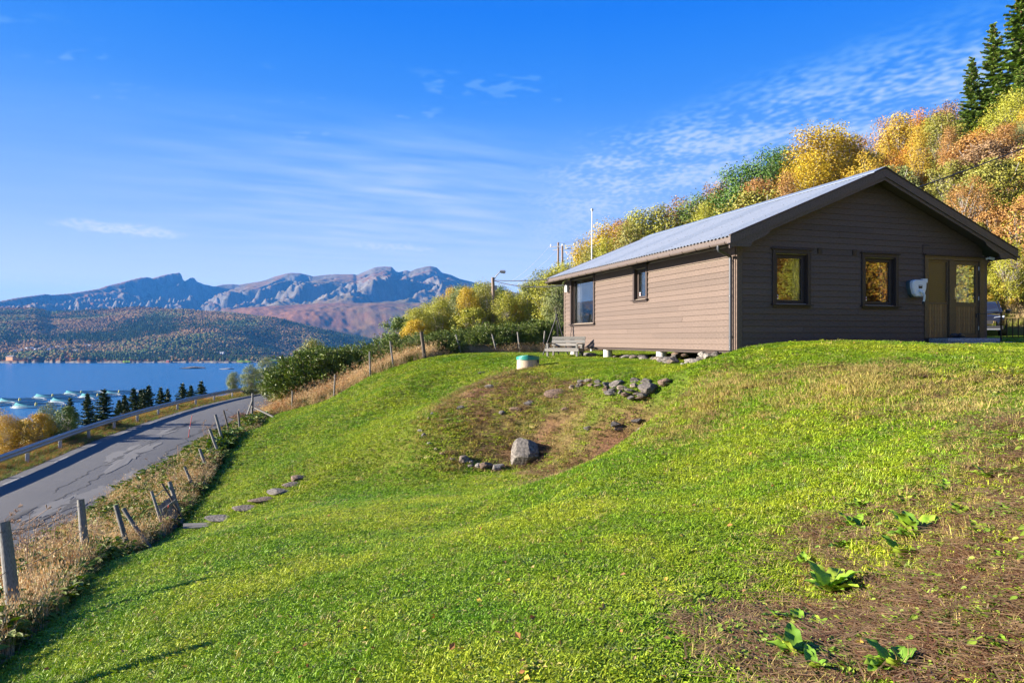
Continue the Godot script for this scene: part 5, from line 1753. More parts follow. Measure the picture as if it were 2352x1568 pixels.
func make_roadside() -> void:
	var b := hit(430, 1008, 15.0)
	snow_pole(b, at(440, 953, -b.z), "red snow pole with white band leaning at the near road edge")
	b = hit(612, 897, 30.0)
	snow_pole(b, at(606, 877, -b.z), "short red snow pole beyond the pale boulder")
	# street lamp
	var wood := paint("pole wood", lin(0.26, 0.19, 0.145), 0.9, {"tex": noise_tex(256, 0.03, 4, 0.6, 1.2, 105, 8.0), "scale": Vector3(6, 0.6, 6)})
	var grey := paint("lamp grey", lin(0.3, 0.31, 0.32), 0.5)
	var wire := paint("black cable", lin(0.02, 0.02, 0.022), 0.6)
	var z := 43.0
	var foot := on_land((1136.0 - CU) / F * z, z)
	var top := at(1132, 637, z)
	var p := thing("lamp_post", "wooden street lamp post with curved arm among the willows", "street lamp", foot)
	var h := top - foot
	part(p, "pole", tube_mesh([Vector3(0, -0.5, 0), h * 0.5, h], [0.115, 0.105, 0.095], 12), wood)
	part(p, "arm", tube_mesh([h + Vector3(0.1, -0.1, 0), h + Vector3(0.22, 0.12, 0), h + Vector3(0.42, 0.32, 0.0), h + Vector3(0.5, 0.34, 0.0)], [0.03, 0.03, 0.028, 0.025], 8), grey)
	var lb := Builder.new()
	lb.tube([h + Vector3(0.42, 0.36, 0), h + Vector3(0.5, 0.37, 0), h + Vector3(0.72, 0.34, 0), h + Vector3(0.78, 0.32, 0)], [0.05, 0.10, 0.11, 0.06], 10)
	part(p, "lamp_head", lb.mesh(), grey)
	part(p, "bracket", box_mesh(h + Vector3(0.1, -0.75, -0.05), h + Vector3(0.26, -0.5, 0.05)), grey)
	part(p, "insulator", tube_mesh([h + Vector3(-0.12, -0.75, 0), h + Vector3(0.24, -0.78, 0)], [0.03, 0.03], 6), paint("porcelain", lin(0.7, 0.7, 0.68), 0.3))
	# cables from the lamp post to the house eave
	for q in [[0.12, 0.0, 10.6, 2.9, 3.0], [0.2, -0.04, 11.2, 2.45, 1.6]]:
		var a: Vector3 = top + Vector3(0.12, -0.18 + q[1], 0)
		var e := house_at(q[4], q[3] + 0.2, q[2])
		var pts := []
		for k in 13:
			var t := k / 12.0
			pts.append(a.lerp(e, t) - Vector3(0, 1.4 * t * (1 - t) * q[0] * 5.0, 0))
		single("service_cable", wire_mesh(pts, 0.022), wire, "black service cable sagging from the lamp post to the house eave", "cable", Vector3.ZERO, 0.0, "cables to the far eave")
	# twin-pole power mast
	z = 105.0
	foot = on_land((1287.0 - CU) / F * z, z)
	var m := thing("power_mast", "twin-pole wooden power mast rising behind the trees", "power mast", foot)
	var ht := at(1283, 556, z).y - foot.y
	for dx in [-0.35, 0.35]:
		part(m, "pole", tube_mesh([Vector3(dx, -0.5, dx), Vector3(dx * 0.8, ht - (0.6 if dx > 0 else 0.0), dx)], [0.2, 0.15], 10), wood)
	for k in 2:
		part(m, "crossarm", bar_mesh(Vector3(-1.6 + 0.5 * k, ht - 0.7 - 0.45 * k, -0.6), Vector3(2.3, ht - 0.5 - 0.45 * k, 0.6), 0.1, 0.12), grey)
	for k in 3:
		part(m, "insulator", tube_mesh([Vector3(-1.4 + 1.7 * k, ht - 0.6, -0.5 + 0.45 * k), Vector3(-1.4 + 1.7 * k, ht - 0.25, -0.5 + 0.45 * k)], [0.08, 0.06], 8), mats["porcelain"])
	for k in 3:
		var a: Vector3 = foot + Vector3(-1.4 + 1.7 * k, ht - 0.3, -0.5 + 0.45 * k)
		var e := at(1118 + 14 * k, 652, 190)
		var pts := []
		for i in 15:
			var t := i / 14.0
			pts.append(a.lerp(e, t) - Vector3(0, 10.0 * t * (1 - t), 0))
		single("power_line", wire_mesh(pts, 0.016), mats["lamp grey"], "thin power line dropping away from the twin-pole mast towards the fjord", "power line", Vector3.ZERO, 0.0, "power lines at the mast")
		var e2 := at(1480 + 10 * k, 500 - 6 * k, 150)
		single("power_line", wire_mesh([a, a.lerp(e2, 0.5) - Vector3(0, 1.2, 0), e2], 0.016), mats["lamp grey"], "thin power line running from the twin-pole mast up the wooded hillside", "power line", Vector3.ZERO, 0.0, "power lines up the hill")
	# flag pole behind the house
	z = 33.5
	foot = on_land((1358.0 - CU) / F * z, z)
	var fp := thing("flag_pole", "slender white flag pole standing behind the house", "flag pole", foot)
	var ft := at(1360, 485, z) - foot
	part(fp, "pole", tube_mesh([Vector3(0, -0.3, 0), ft * 0.5, ft], [0.036, 0.032, 0.024], 10), paint("flag pole white", lin(0.7, 0.7, 0.68), 0.5))
	part(fp, "knob", tube_mesh([ft, ft + Vector3(0, 0.04, 0), ft + Vector3(0, 0.1, 0), ft + Vector3(0, 0.13, 0)], [0.03, 0.065, 0.065, 0.02], 10), grey)
	# pole up the hill to the right, past the frame, that carries the cable to the roof
	var cf := on_land(31.0, 37.0)
	var cp := thing("cable_pole", "wooden pole on the slope that carries the roof cable", "pole", cf)
	var ct := at(2500, 272, 37.0) - cf
	part(cp, "pole", tube_mesh([Vector3(0, -0.5, 0), Vector3(0, ct.y + 0.4, 0)], [0.14, 0.11], 10), wood)
	part(cp, "bracket", box_mesh(Vector3(-0.2, ct.y - 0.05, -0.04), Vector3(0.12, ct.y + 0.05, 0.04)), grey)
	var e3 := house_at(5.6, roof_y(5.6) + 0.12, 5.0)
	var pts := []
	for i in 13:
		var t := i / 12.0
		pts.append(e3.lerp(cf + Vector3(-0.15, ct.y, 0), t) - Vector3(0, 1.0 * t * (1 - t), 0))
	single("service_cable", wire_mesh(pts, 0.026), wire, "thick black cable running from the house roof up to the wooded slope", "cable")
	var pts2 := []
	for i in 13:
		var t := i / 12.0
		pts2.append(at(2040, 395, 52).lerp(at(2500, 190, 60), t) - Vector3(0, 1.2 * t * (1 - t), 0))
	single("service_cable", wire_mesh(pts2, 0.018), mats["lamp grey"], "thin grey cable strung high among the orange trees", "cable")

func make_car() -> void:
	var foot := on_land(20.45, 30.5)
	var c := thing("parked_car", "dark parked car seen past the house corner behind the railing", "car", foot, deg_to_rad(-33.0))
	var paintm := paint("car paint", lin(0.018, 0.017, 0.017), 0.25, {"metal": 0.2})
	paintm.clearcoat_enabled = true
	paintm.clearcoat = 1.0
	paintm.clearcoat_roughness = 0.05
	var glassm := paint("car glass", lin(0.02, 0.025, 0.03), 0.05, {"spec": 0.8})
	var black: Material = mats["black plastic"]
	# body: sections along the length, front towards +z; [z, half width, sill, belt, crown]
	var secs := [[2.15, 0.62, 0.42, 0.62, 0.66], [2.1, 0.80, 0.30, 0.74, 0.80], [1.9, 0.90, 0.24, 0.86, 0.93], [1.3, 0.93, 0.22, 0.94, 1.02], [0.75, 0.93, 0.22, 0.98, 1.07], [-0.6, 0.93, 0.22, 1.0, 1.04], [-1.6, 0.92, 0.22, 1.02, 1.06], [-2.1, 0.86, 0.3, 1.0, 1.04], [-2.25, 0.7, 0.42, 0.9, 0.94]]
	var rows := []
	for s in secs:
		var row := PackedVector3Array()
		for q in [[-0.82, 0.0], [-1.0, 0.18], [-1.0, 0.62], [-0.95, 0.95], [-0.8, 1.1], [-0.4, 1.3], [0.0, 1.34], [0.4, 1.3], [0.8, 1.1], [0.95, 0.95], [1.0, 0.62], [1.0, 0.18], [0.82, 0.0]]:
			var y: float = lerpf(s[2], s[3], minf(q[1], 1.0)) if q[1] <= 1.0 else lerpf(s[3], s[4], (q[1] - 1.0) / 0.34)
			row.append(Vector3(q[0] * s[1], y, s[0]))
		rows.append(row)
	var b := Builder.new()
	b.sheet(rows)
	part(c, "body", b.mesh(), paintm)
	# cabin
	var cab := [[0.95, 0.80, 1.0, 1.03], [0.45, 0.76, 1.0, 1.42], [0.15, 0.70, 1.0, 1.56], [-0.7, 0.70, 1.0, 1.6], [-1.5, 0.68, 1.0, 1.55], [-2.05, 0.74, 1.0, 1.08]]
	rows = []
	for s in cab:
		var row := PackedVector3Array()
		for q in [[-1.08, 0.0], [-1.0, 0.5], [-0.92, 0.88], [-0.7, 0.98], [0.0, 1.0], [0.7, 0.98], [0.92, 0.88], [1.0, 0.5], [1.08, 0.0]]:
			row.append(Vector3(q[0] * s[1], lerpf(s[2], s[3], q[1]), s[0]))
		rows.append(row)
	b = Builder.new()
	b.sheet(rows)
	part(c, "roof", b.mesh(), paintm)
	# glass lies just outside the cabin
	b = Builder.new()
	b.quad(Vector3(-0.72, 1.06, 0.93), Vector3(0.72, 1.06, 0.93), Vector3(0.60, 1.51, 0.27), Vector3(-0.60, 1.51, 0.27))
	part(c, "windscreen", b.mesh(), glassm)
	for s in [-1, 1]:
		b = Builder.new()
		var p := [Vector3(0.82 * s, 1.04, 0.6), Vector3(0.785 * s, 1.04, -1.5), Vector3(0.69 * s, 1.46, -1.35), Vector3(0.715 * s, 1.46, 0.2)]
		if s > 0: b.quad(p[0], p[1], p[2], p[3])
		else: b.quad(p[3], p[2], p[1], p[0])
		part(c, "side_window", b.mesh(), glassm)
		part(c, "mirror", stone_mesh(Vector3(0.24, 0.16, 0.13), 700, 1, 8), paintm).position = Vector3(1.03 * s, 1.08, 0.55)
		part(c, "wing_pillar", bar_mesh(Vector3(0.80 * s, 1.03, 0.97), Vector3(0.665 * s, 1.53, 0.22), 0.05, 0.05), paintm)
		# head lamp
		b = Builder.new()
		var hl := [Vector3(0.46 * s, 0.70, 2.125), Vector3(0.83 * s, 0.78, 1.98), Vector3(0.85 * s, 0.86, 1.94), Vector3(0.5 * s, 0.79, 2.10)]
		if s > 0: b.quad(hl[0], hl[1], hl[2], hl[3])
		else: b.quad(hl[3], hl[2], hl[1], hl[0])
		part(c, "headlight", b.mesh(), paint("headlight glass", lin(0.5, 0.55, 0.6), 0.08, {"spec": 0.8}))
		for z in [1.35, -1.35]:
			var w := Node3D.new()
			w.name = "wheel"
			c.add_child(w, true)
			w.position = Vector3(0.84 * s, 0.33, z)
			part(w, "tyre", tube_mesh([Vector3(-0.1, 0, 0), Vector3(-0.09, 0, 0), Vector3(0.09, 0, 0), Vector3(0.11, 0, 0)], [0.27, 0.335, 0.335, 0.27], 20), black)
			part(w, "rim", tube_mesh([Vector3(-0.113 if s < 0 else 0.1, 0, 0), Vector3(-0.1 if s < 0 else 0.113, 0, 0)], [0.2, 0.2], 16), mats["brushed steel"])
	part(c, "grille", box_mesh(Vector3(-0.45, 0.52, 2.13), Vector3(0.45, 0.66, 2.165)), black)
	part(c, "bumper", bar_mesh(Vector3(-0.8, 0.36, 2.12), Vector3(0.8, 0.36, 2.12), 0.12, 0.16, Vector3.UP, 0.03), black)
	part(c, "bumper_trim", bar_mesh(Vector3(-0.72, 0.30, 2.185), Vector3(0.72, 0.30, 2.185), 0.015, 0.05), mats["brushed steel"])

# far shore: where a line of sight meets the far land
func hit_far(u: float, v: float) -> Vector3:
	var z := 2250.0
	while z < 9000.0:
		if far_height(u, z) > -(v - HV) / F * z: break
		z += 6.0
	return Vector3((u - CU) / F * z, far_height(u, z), -z)

func make_fjord_things() -> void:
	var white := paint("white float", lin(0.34, 0.38, 0.42), 0.5)
	var dark := paint("dark float", lin(0.06, 0.07, 0.08), 0.5)
	var net := paint("teal net", Color(lin(0.004, 0.22, 0.24), 0.7), 0.8)
	net.transparency = BaseMaterial3D.TRANSPARENCY_ALPHA
	net.cull_mode = BaseMaterial3D.CULL_DISABLED
	var buoy := paint("yellow buoy", lin(0.6, 0.5, 0.12), 0.5)
	var pens := [[49,921,88],[88,932,98],[125,911,80],[165,920,84],[190.5,903,74],[229,910,80],[277,902,74],[-22,930,88]]
	var first: Node3D = null
	for i in pens.size():
		var p: Array = pens[i]
		var z: float = -SEA / ((p[1] - HV) / F)
		var where := Vector3((p[0] - CU) / F * z, SEA, -z)
		var rad: float = p[2] / F * z / 2.0
		if first == null:
			first = thing("fish_pen", "round floating fish pen with teal bird net out on the fjord", "fish pen", where, 0.0, "fish pens on the fjord")
			var R := 25.0
			for q in [["float_ring", 0.2, R, 0.65, white], ["float_ring", 0.1, R + 2.2, 0.6, dark], ["hand_rail", 2.0, R, 0.22, white]]:
				var pts := []
				var rr := []
				for k in 49:
					var a := TAU * k / 48.0
					pts.append(Vector3(cos(a) * q[2], q[1], sin(a) * q[2]))
					rr.append(q[3])
				var b := Builder.new()
				b.tube(pts, rr, 6, false)
				part(first, q[0], b.mesh(), q[4])
			var bb := Builder.new()
			var rows := []
			for j in 4:
				var row := PackedVector3Array()
				for k in 49:
					var a := TAU * k / 48.0
					var t := j / 3.0
					var rise := 1.8 + 3.0 * pow(maxf(0.0, cos(a - 2.6)), 3.0)
					row.append(Vector3(cos(a) * R * (1.0 - 0.12 * t), 0.6 + rise * t, sin(a) * R * (1.0 - 0.12 * t)))
				rows.append(row)
			bb.sheet(rows)
			part(first, "net", bb.mesh(), net)
			for k in 16:
				var a := TAU * k / 16.0
				part(first, "stanchion", tube_mesh([Vector3(cos(a) * R, 0, sin(a) * R), Vector3(cos(a) * R, 3.4, sin(a) * R)], [0.16, 0.14], 5), dark)
			part(first, "feed_spreader", tube_mesh([Vector3(-3, 0.2, 0), Vector3(-3, 3.2, 0), Vector3(-3, 4.4, 0)], [1.6, 1.3, 0.3], 8), buoy)
			first.scale = Vector3.ONE * rad / 25.0
		else:
			var c := first.duplicate()
			c.name = numbered("fish_pen")
			add_child(c)
			c.position = where
			c.scale = Vector3.ONE * rad / 25.0
			c.rotation.y = 0.15 * (i % 3)
	# skerries
	for s in [[441, 846, 100, 7.0, 40], [521, 847.5, 55, 3.4, 25]]:
		var z: float = -SEA / ((s[1] - HV) / F)
		single("skerry", stone_mesh(Vector3(s[2] * z / F * 0.62, s[3] * 1.5, s[4]), 800 + int(s[2]), 3, 14), stone_mats[4 if s[2] < 60 else 1], "larger bare skerry lying low in the fjord" if s[2] > 60 else "smaller bare skerry lying low in the fjord", "skerry", Vector3((s[0] - CU) / F * z, SEA + 0.4, -z))
	# houses on the far shore
	var r := RandomNumberGenerator.new()
	r.seed = 500
	var walls := [paint("far white", lin(0.8, 0.8, 0.78), 0.8), paint("far red", lin(0.28, 0.05, 0.035), 0.8), paint("far orange", lin(0.75, 0.33, 0.12), 0.8), paint("far grey", lin(0.4, 0.42, 0.45), 0.8)]
	var roof := paint("far roof", lin(0.12, 0.115, 0.115), 0.8)
	var proto := {}
	for h in [[24,827,26,14,2,"orange warehouse at the far water's edge"],[33,808,12,7,0,""],[47,806,12,7,0,""],[60,803,13,7,0,""],[72,801,12,7,0,""],[80,805,11,7,0,""],[91,803,12,7,0,""],[99,800,12,7,0,""],[112,804,13,7,0,""],[118,800,12,7,3,""],[135,799,16,8,0,""],[141,803,12,7,0,""],[173,808,13,8,0,""],[196,794,12,7,3,""],[205,796,12,7,0,""],[292,819,18,8,0,""],[310,819,12,7,1,""],[352,821,12,7,1,""],[369,821,13,7,0,""],[393,822,14,7,1,""],[408,821,13,7,0,""],[436,822,14,7,0,""],[385,832,10,6,1,""],[503,813,52,9,3,"long grey barn above the far shore fields"],[70,825,14,7,3,""],[560,820,14,7,0,""]]:
		var p := hit_far(h[0], h[1])
		var lab: String = h[5] if h[5] else ["small white house on the far shore", "small red house on the far shore", "", "small grey house on the far shore"][h[4]]
		var o := thing("far_house" if not h[5] else ("warehouse" if h[4] == 2 else "barn"), lab, "house" if not h[5] else "building", p, r.randf_range(-0.5, 0.5), "" if h[5] else "houses on the far shore")
		var w: float = h[2] / 2.0
		var d: float = h[3] / 2.0
		var ht: float = 6.0 if h[4] != 2 else 11.0
		part(o, "wall", box_mesh(Vector3(-w, -4, -d), Vector3(w, ht, d)), walls[h[4]])
		var b := Builder.new()
		var e := [Vector3(-w - 0.5, ht, -d - 0.5), Vector3(w + 0.5, ht, -d - 0.5), Vector3(w + 0.5, ht, d + 0.5), Vector3(-w - 0.5, ht, d + 0.5)]
		var t0 := Vector3(-w - 0.5, ht + d * 0.7, 0)
		var t1 := Vector3(w + 0.5, ht + d * 0.7, 0)
		b.quad(e[3], e[2], t1, t0); b.quad(e[1], e[0], t0, t1); b.tri(e[0], e[3], t0); b.tri(e[2], e[1], t1)
		part(o, "roof", b.mesh(), roof)
	# hay fields by the far shore
	var green := paint("far field", lin(0.16, 0.25, 0.045), 1.0, {"spec": 0.0})
	for f in [[304,822,26,6],[365,824,22,4],[289,832,16,4],[545,826,40,6],[560,832,34,3],[640,828,60,5]]:
		var rows := []
		for j in 4:
			var row := PackedVector3Array()
			for i in 9:
				var q := hit_far(f[0] + (i / 8.0 - 0.5) * f[2], f[1] + (0.5 - j / 3.0) * f[3])
				row.append(q + Vector3(0, 2.5, 0))
			rows.append(row)
		var b := Builder.new()
		b.sheet(rows)
		setting("field", b.mesh(), green)

# ------------------------------------------------------------------ plants

func scatter(called: String, label: String, category: String, mesh: Mesh, material: Material, xf: Array, cols: PackedColorArray, parent: Node = null) -> MultiMeshInstance3D:
	var mm := MultiMesh.new()
	mm.transform_format = MultiMesh.TRANSFORM_3D
	mm.use_colors = true
	mm.mesh = mesh
	mm.instance_count = xf.size()
	var buf := PackedFloat32Array()
	buf.resize(xf.size() * 16)
	var k := 0
	for i in xf.size():
		var t: Transform3D = xf[i]
		buf[k] = t.basis.x.x; buf[k + 1] = t.basis.y.x; buf[k + 2] = t.basis.z.x; buf[k + 3] = t.origin.x
		buf[k + 4] = t.basis.x.y; buf[k + 5] = t.basis.y.y; buf[k + 6] = t.basis.z.y; buf[k + 7] = t.origin.y
		buf[k + 8] = t.basis.x.z; buf[k + 9] = t.basis.y.z; buf[k + 10] = t.basis.z.z; buf[k + 11] = t.origin.z
		var c := cols[i]
		buf[k + 12] = c.r; buf[k + 13] = c.g; buf[k + 14] = c.b; buf[k + 15] = 1.0
		k += 16
	mm.buffer = buf
	var o := MultiMeshInstance3D.new()
	o.name = numbered(called) if parent == null else called
	o.multimesh = mm
	o.material_override = material
	if parent == null: add_child(o)
	else: parent.add_child(o, true)
	meta(o, label, category, "", "stuff")
	return o

# a tuft of blades: each blade a bent strip of three faces
func tuft_mesh(n: int, height: float, spread: float, width: float, lean: float, sd: int, heads := 0.0) -> ArrayMesh:
	var r := RandomNumberGenerator.new()
	r.seed = sd
	var b := Builder.new()
	for i in n:
		var a := r.randf() * TAU
		var o := Vector3(cos(a), 0, sin(a)) * spread * sqrt(r.randf())
		var la := r.randf() * TAU
		var d := Vector3(cos(la), 0, sin(la)) * lean * r.randf_range(0.3, 1.2)
		var h := height * r.randf_range(0.55, 1.15)
		var s := Vector3(-sin(la + r.randf_range(-0.8, 0.8)), 0, cos(la)) .normalized() * width * r.randf_range(0.7, 1.2) * 0.5
		var t := r.randf_range(0.7, 1.3)
		b.col = Color(t * r.randf_range(0.9, 1.12), t, t * r.randf_range(0.8, 1.2))
		var p1 := o + d * h * 0.45 + Vector3(0, h * 0.62, 0)
		var p2 := o + d * h * 1.25 + Vector3(0, h, 0)
		b.quad(o - s, o + s, p1 + s * 0.8, p1 - s * 0.8)
		b.tri(p1 - s * 0.8, p1 + s * 0.8, p2)
		if heads > 0.0 and r.randf() < heads:
			b.col = Color(t * 1.15, t * 0.95, t * 0.85)
			for k in 5:
				var q := p2 + Vector3(r.randfn(), r.randfn() * 1.6 - 0.5, r.randfn()) * height * 0.03
				var e := Vector3(r.randfn(), r.randfn(), r.randfn()).normalized() * height * 0.014
				b.tri(q - e, q + e, q + Vector3(0, height * 0.05, 0))
	return b.mesh()

# low broad leaves: a rosette of rounded, cupped leaflets on short stalks
func rosette_mesh(n: int, rad: float, height: float, leaf: float, sd: int) -> ArrayMesh:
	var r := RandomNumberGenerator.new()
	r.seed = sd
	var b := Builder.new()
	for i in n:
		var a := TAU * i / n + r.randf_range(-0.5, 0.5)
		var o := Vector3(cos(a), 0, sin(a)) * rad * r.randf_range(0.3, 1.0)
		o.y = height * r.randf_range(0.5, 1.1)
		var nn := (Vector3.UP + Vector3(r.randfn(), 0, r.randfn()) * 0.35).normalized()
		var x := nn.cross(Vector3(cos(a), 0, sin(a))).normalized()
		var z := x.cross(nn)
		var t := r.randf_range(0.75, 1.25)
		b.col = Color(t * r.randf_range(0.9, 1.1), t, t)
		var l := leaf * r.randf_range(0.7, 1.2)
		# a pointed leaflet, folded along its midrib
		var up := nn * l * 0.28
		var tip := o + z * l * 1.5 - nn * l * 0.1
		var foot := o - z * l * 0.9
		for s in [-1.0, 1.0]:
			var e0: Vector3 = o + x * s * l * 0.72 - z * l * 0.25 + up
			var e1: Vector3 = o + x * s * l * 0.55 + z * l * 0.7 + up
			if s > 0:
				b.tri(foot, e0, tip); b.tri(e0, e1, tip)
			else:
				b.tri(foot, tip, e0); b.tri(e0, tip, e1)
	return b.mesh()

func lawn_color(r: RandomNumberGenerator, x: float, z: float) -> Color:
	var n1 := noise_a.get_noise_2d(x * 26, z * 26)
	var n2 := noise_b.get_noise_2d(x * 95, z * 95)
	var c := Color(0.19, 0.315, 0.012).lerp(Color(0.37, 0.425, 0.026), clampf(0.45 + 1.1 * n1 + 0.8 * n2 + r.randf_range(-0.25, 0.25), 0, 1))
	c = c.lerp(Color(0.085, 0.24, 0.008), clampf(0.9 * noise_c.get_noise_2d(x * 40 + 90, z * 40) - 0.1, 0, 0.8))
	if r.randf() < 0.07: c = c.lerp(Color(0.42, 0.32, 0.13), 0.75)
	if r.randf() < 0.12: c = c.lerp(Color(0.14, 0.19, 0.06), 0.7)
	return c * r.randf_range(0.78, 1.25)

func make_lawn() -> void:
	var r := RandomNumberGenerator.new()
	r.seed = 4242
	var leafm := paint("grass blades", Color.WHITE, 0.55, {"vc": true, "back": lin(0.30, 0.36, 0.05), "spec": 0.35})
	var dry := paint("dry grass", Color.WHITE, 0.8, {"vc": true, "back": lin(0.30, 0.22, 0.11), "spec": 0.2})
	var lists := [[], [], [], []]
	var colors := [PackedColorArray(), PackedColorArray(), PackedColorArray(), PackedColorArray()]
	# rings of distance: [from, to, tufts per square metre, widening, heightening]
	for ring in [[0.8, 4.2, 1700.0, 0.95, 0.9], [4.2, 7.5, 1150.0, 1.1, 0.9], [7.5, 13.0, 650.0, 1.45, 0.95], [13.0, 21.0, 360.0, 1.95, 1.05], [21.0, 36.0, 170.0, 2.8, 1.2]]:
		var area: float = 0.92 * (ring[1] * ring[1] - ring[0] * ring[0])
		var n := int(area * ring[2])
		for i in n:
			var d: float = sqrt(lerpf(ring[0] * ring[0], ring[1] * ring[1], r.randf()))
			var a := r.randf_range(-0.92, 0.92)
			var x := d * sin(a)
			var z := d * cos(a)
			if not on_lawn(x, z) or in_house(x, z, -0.35): continue
			var bare := bareness(x, z)
			var thin := clampf(smoothstep(-0.4, 0.9, maxf(zone(2, x, z), maxf(zone(3, x, z) + 0.4, zone(0, x, z)))) * (0.48 + 0.9 * noise_b.get_noise_2d(x * 60 + 30, z * 60)), 0.0, 0.9)
			if r.randf() < bare * 0.9: continue
			var s := r.randf_range(0.75, 1.3)
			var tall := 1.0 + 0.45 * smoothstep(0.0, 0.9, zone(2, x, z)) + 0.5 * maxf(0.0, noise_c.get_noise_2d(x * 30, z * 30))
			if r.randf() < 0.012: tall *= 1.9
			var b := Basis(Vector3.UP, r.randf() * TAU).scaled(Vector3(s * ring[3], s * ring[4] * tall, s * ring[3]))
			var t := Transform3D(b, Vector3(x, land(x, z) - 0.006, -z))
			if r.randf() < thin * 0.72 or r.randf() < bare * 0.4:
				lists[2].append(t)
				var q := r.randf_range(0.7, 1.25)
				colors[2].append(Color(0.44 * q, 0.33 * q, 0.14 * q).lerp(lawn_color(r, x, z), r.randf() * 0.5))
			else:
				var k := 0 if r.randf() < 0.72 else 1
				lists[k].append(t)
				colors[k].append(lawn_color(r, x, z))
	scatter("lawn_grass", "short mown green grass of the sloping lawn", "grass", tuft_mesh(17, 0.029, 0.05, 0.0052, 0.95, 1), leafm, lists[0], colors[0])
	scatter("lawn_clover", "low broad leaves of clover and weeds growing in the lawn", "clover", rosette_mesh(11, 0.048, 0.022, 0.011, 2), leafm, lists[1], colors[1])
	scatter("dry_turf", "straw-coloured dead grass on the bank and mound", "dry grass", tuft_mesh(16, 0.05, 0.055, 0.004, 1.2, 3), dry, lists[2], colors[2])
	print("lawn ", lists[0].size(), " ", lists[1].size(), " ", lists[2].size())
	# fallen leaves blown over the lawn
	var fl := Builder.new()
	leaf_quad(fl, Vector3.ZERO, Vector3(1, 0.15, 0).normalized(), Vector3(0.1, 1, 0.2).normalized(), 0.04, 0.026)
	var fx := []
	var fc := PackedColorArray()
	for i in 1100:
		var d: float = lerpf(2.0, 24.0, pow(r.randf(), 1.3))
		var a := r.randf_range(-0.8, 0.8)
		var x := d * sin(a)
		var z := d * cos(a)
		if not on_lawn(x, z) or in_house(x, z, 0.2): continue
		fx.append(Transform3D(Basis.from_euler(Vector3(r.randf_range(-0.6, 0.6), r.randf() * TAU, r.randf_range(-0.6, 0.6))).scaled(Vector3.ONE * r.randf_range(0.7, 1.4)), Vector3(x, land(x, z) + 0.03, -z)))
		fc.append([Color(0.40, 0.27, 0.05), Color(0.30, 0.14, 0.05), Color(0.30, 0.22, 0.09), Color(0.22, 0.12, 0.06)][r.randi() % 4])
	scatter("fallen_leaves", "small yellow and brown fallen leaves scattered over the lawn", "leaves", fl.mesh(), dry, fx, fc)
	# litter on the bare ground: straws lying flat, and small weeds
	var straw := Builder.new()
	for i in 9:
		var d := Vector3(r.randfn(), r.randfn() * 0.12, r.randfn()).normalized() * r.randf_range(0.02, 0.075)
		var o := Vector3(r.randf_range(-0.06, 0.06), r.randf_range(0.004, 0.02), r.randf_range(-0.06, 0.06))
		var s := d.cross(Vector3.UP).normalized() * r.randf_range(0.0012, 0.0028)
		var t := r.randf_range(0.6, 1.35)
		straw.col = Color(t, t * 0.95, t * 0.9)
		straw.quad(o - d - s, o + d - s, o + d + s, o - d + s)
	var chip := stone_mesh(Vector3(0.035, 0.018, 0.025), 4, 4, 4)
	var xs := []
	var cs := PackedColorArray()
	var xc := []
	var cc := PackedColorArray()
	var xw := []
	var cw := PackedColorArray()
	for i in 60000:
		var d: float = lerpf(1.2, 20.0, pow(r.randf(), 1.6))
		var a := r.randf_range(-0.15, 0.92)
		var x := d * sin(a)
		var z := d * cos(a)
		if not on_lawn(x, z) or in_house(x, z, 0.0): continue
		var bare := bareness(x, z)
		if r.randf() > bare: continue
		var w := 1.0 + d * 0.06
		var q := r.randf_range(0.55, 1.2)
		xs.append(Transform3D(Basis(Vector3.UP, r.randf() * TAU).scaled(Vector3.ONE * w * r.randf_range(0.7, 1.3)), Vector3(x, land(x, z) + 0.004, -z)))
		cs.append(Color(0.40 * q, 0.27 * q, 0.15 * q) if r.randf() < 0.7 else Color(0.24 * q, 0.12 * q, 0.07 * q))
		if r.randf() < 0.16:
			xc.append(Transform3D(Basis(Vector3.UP, r.randf() * TAU).scaled(Vector3.ONE * r.randf_range(0.4, 1.4)), Vector3(x, land(x, z) + 0.003, -z)))
			cc.append(Color(0.2, 0.13, 0.09).lerp(Color(0.3, 0.15, 0.09), r.randf()))
		if r.randf() < 0.2:
			xw.append(Transform3D(Basis(Vector3.UP, r.randf() * TAU).scaled(Vector3.ONE * r.randf_range(0.6, 1.5)), Vector3(x, land(x, z), -z)))
			cw.append(Color(0.11, 0.20, 0.02).lerp(Color(0.22, 0.28, 0.03), r.randf()))
	scatter("straw_litter", "dry straw and dead stalks strewn over the bare earth", "straw", straw.mesh(), dry, xs, cs)
	scatter("soil_crumbs", "crumbs of brown soil on the bare earth", "soil", chip, paint("soil crumb", Color.WHITE, 0.95, {"vc": true}), xc, cc)
	scatter("small_weeds", "small green weeds sprouting from the bare earth", "weeds", rosette_mesh(14, 0.05, 0.03, 0.0115, 12), leafm, xw, cw)

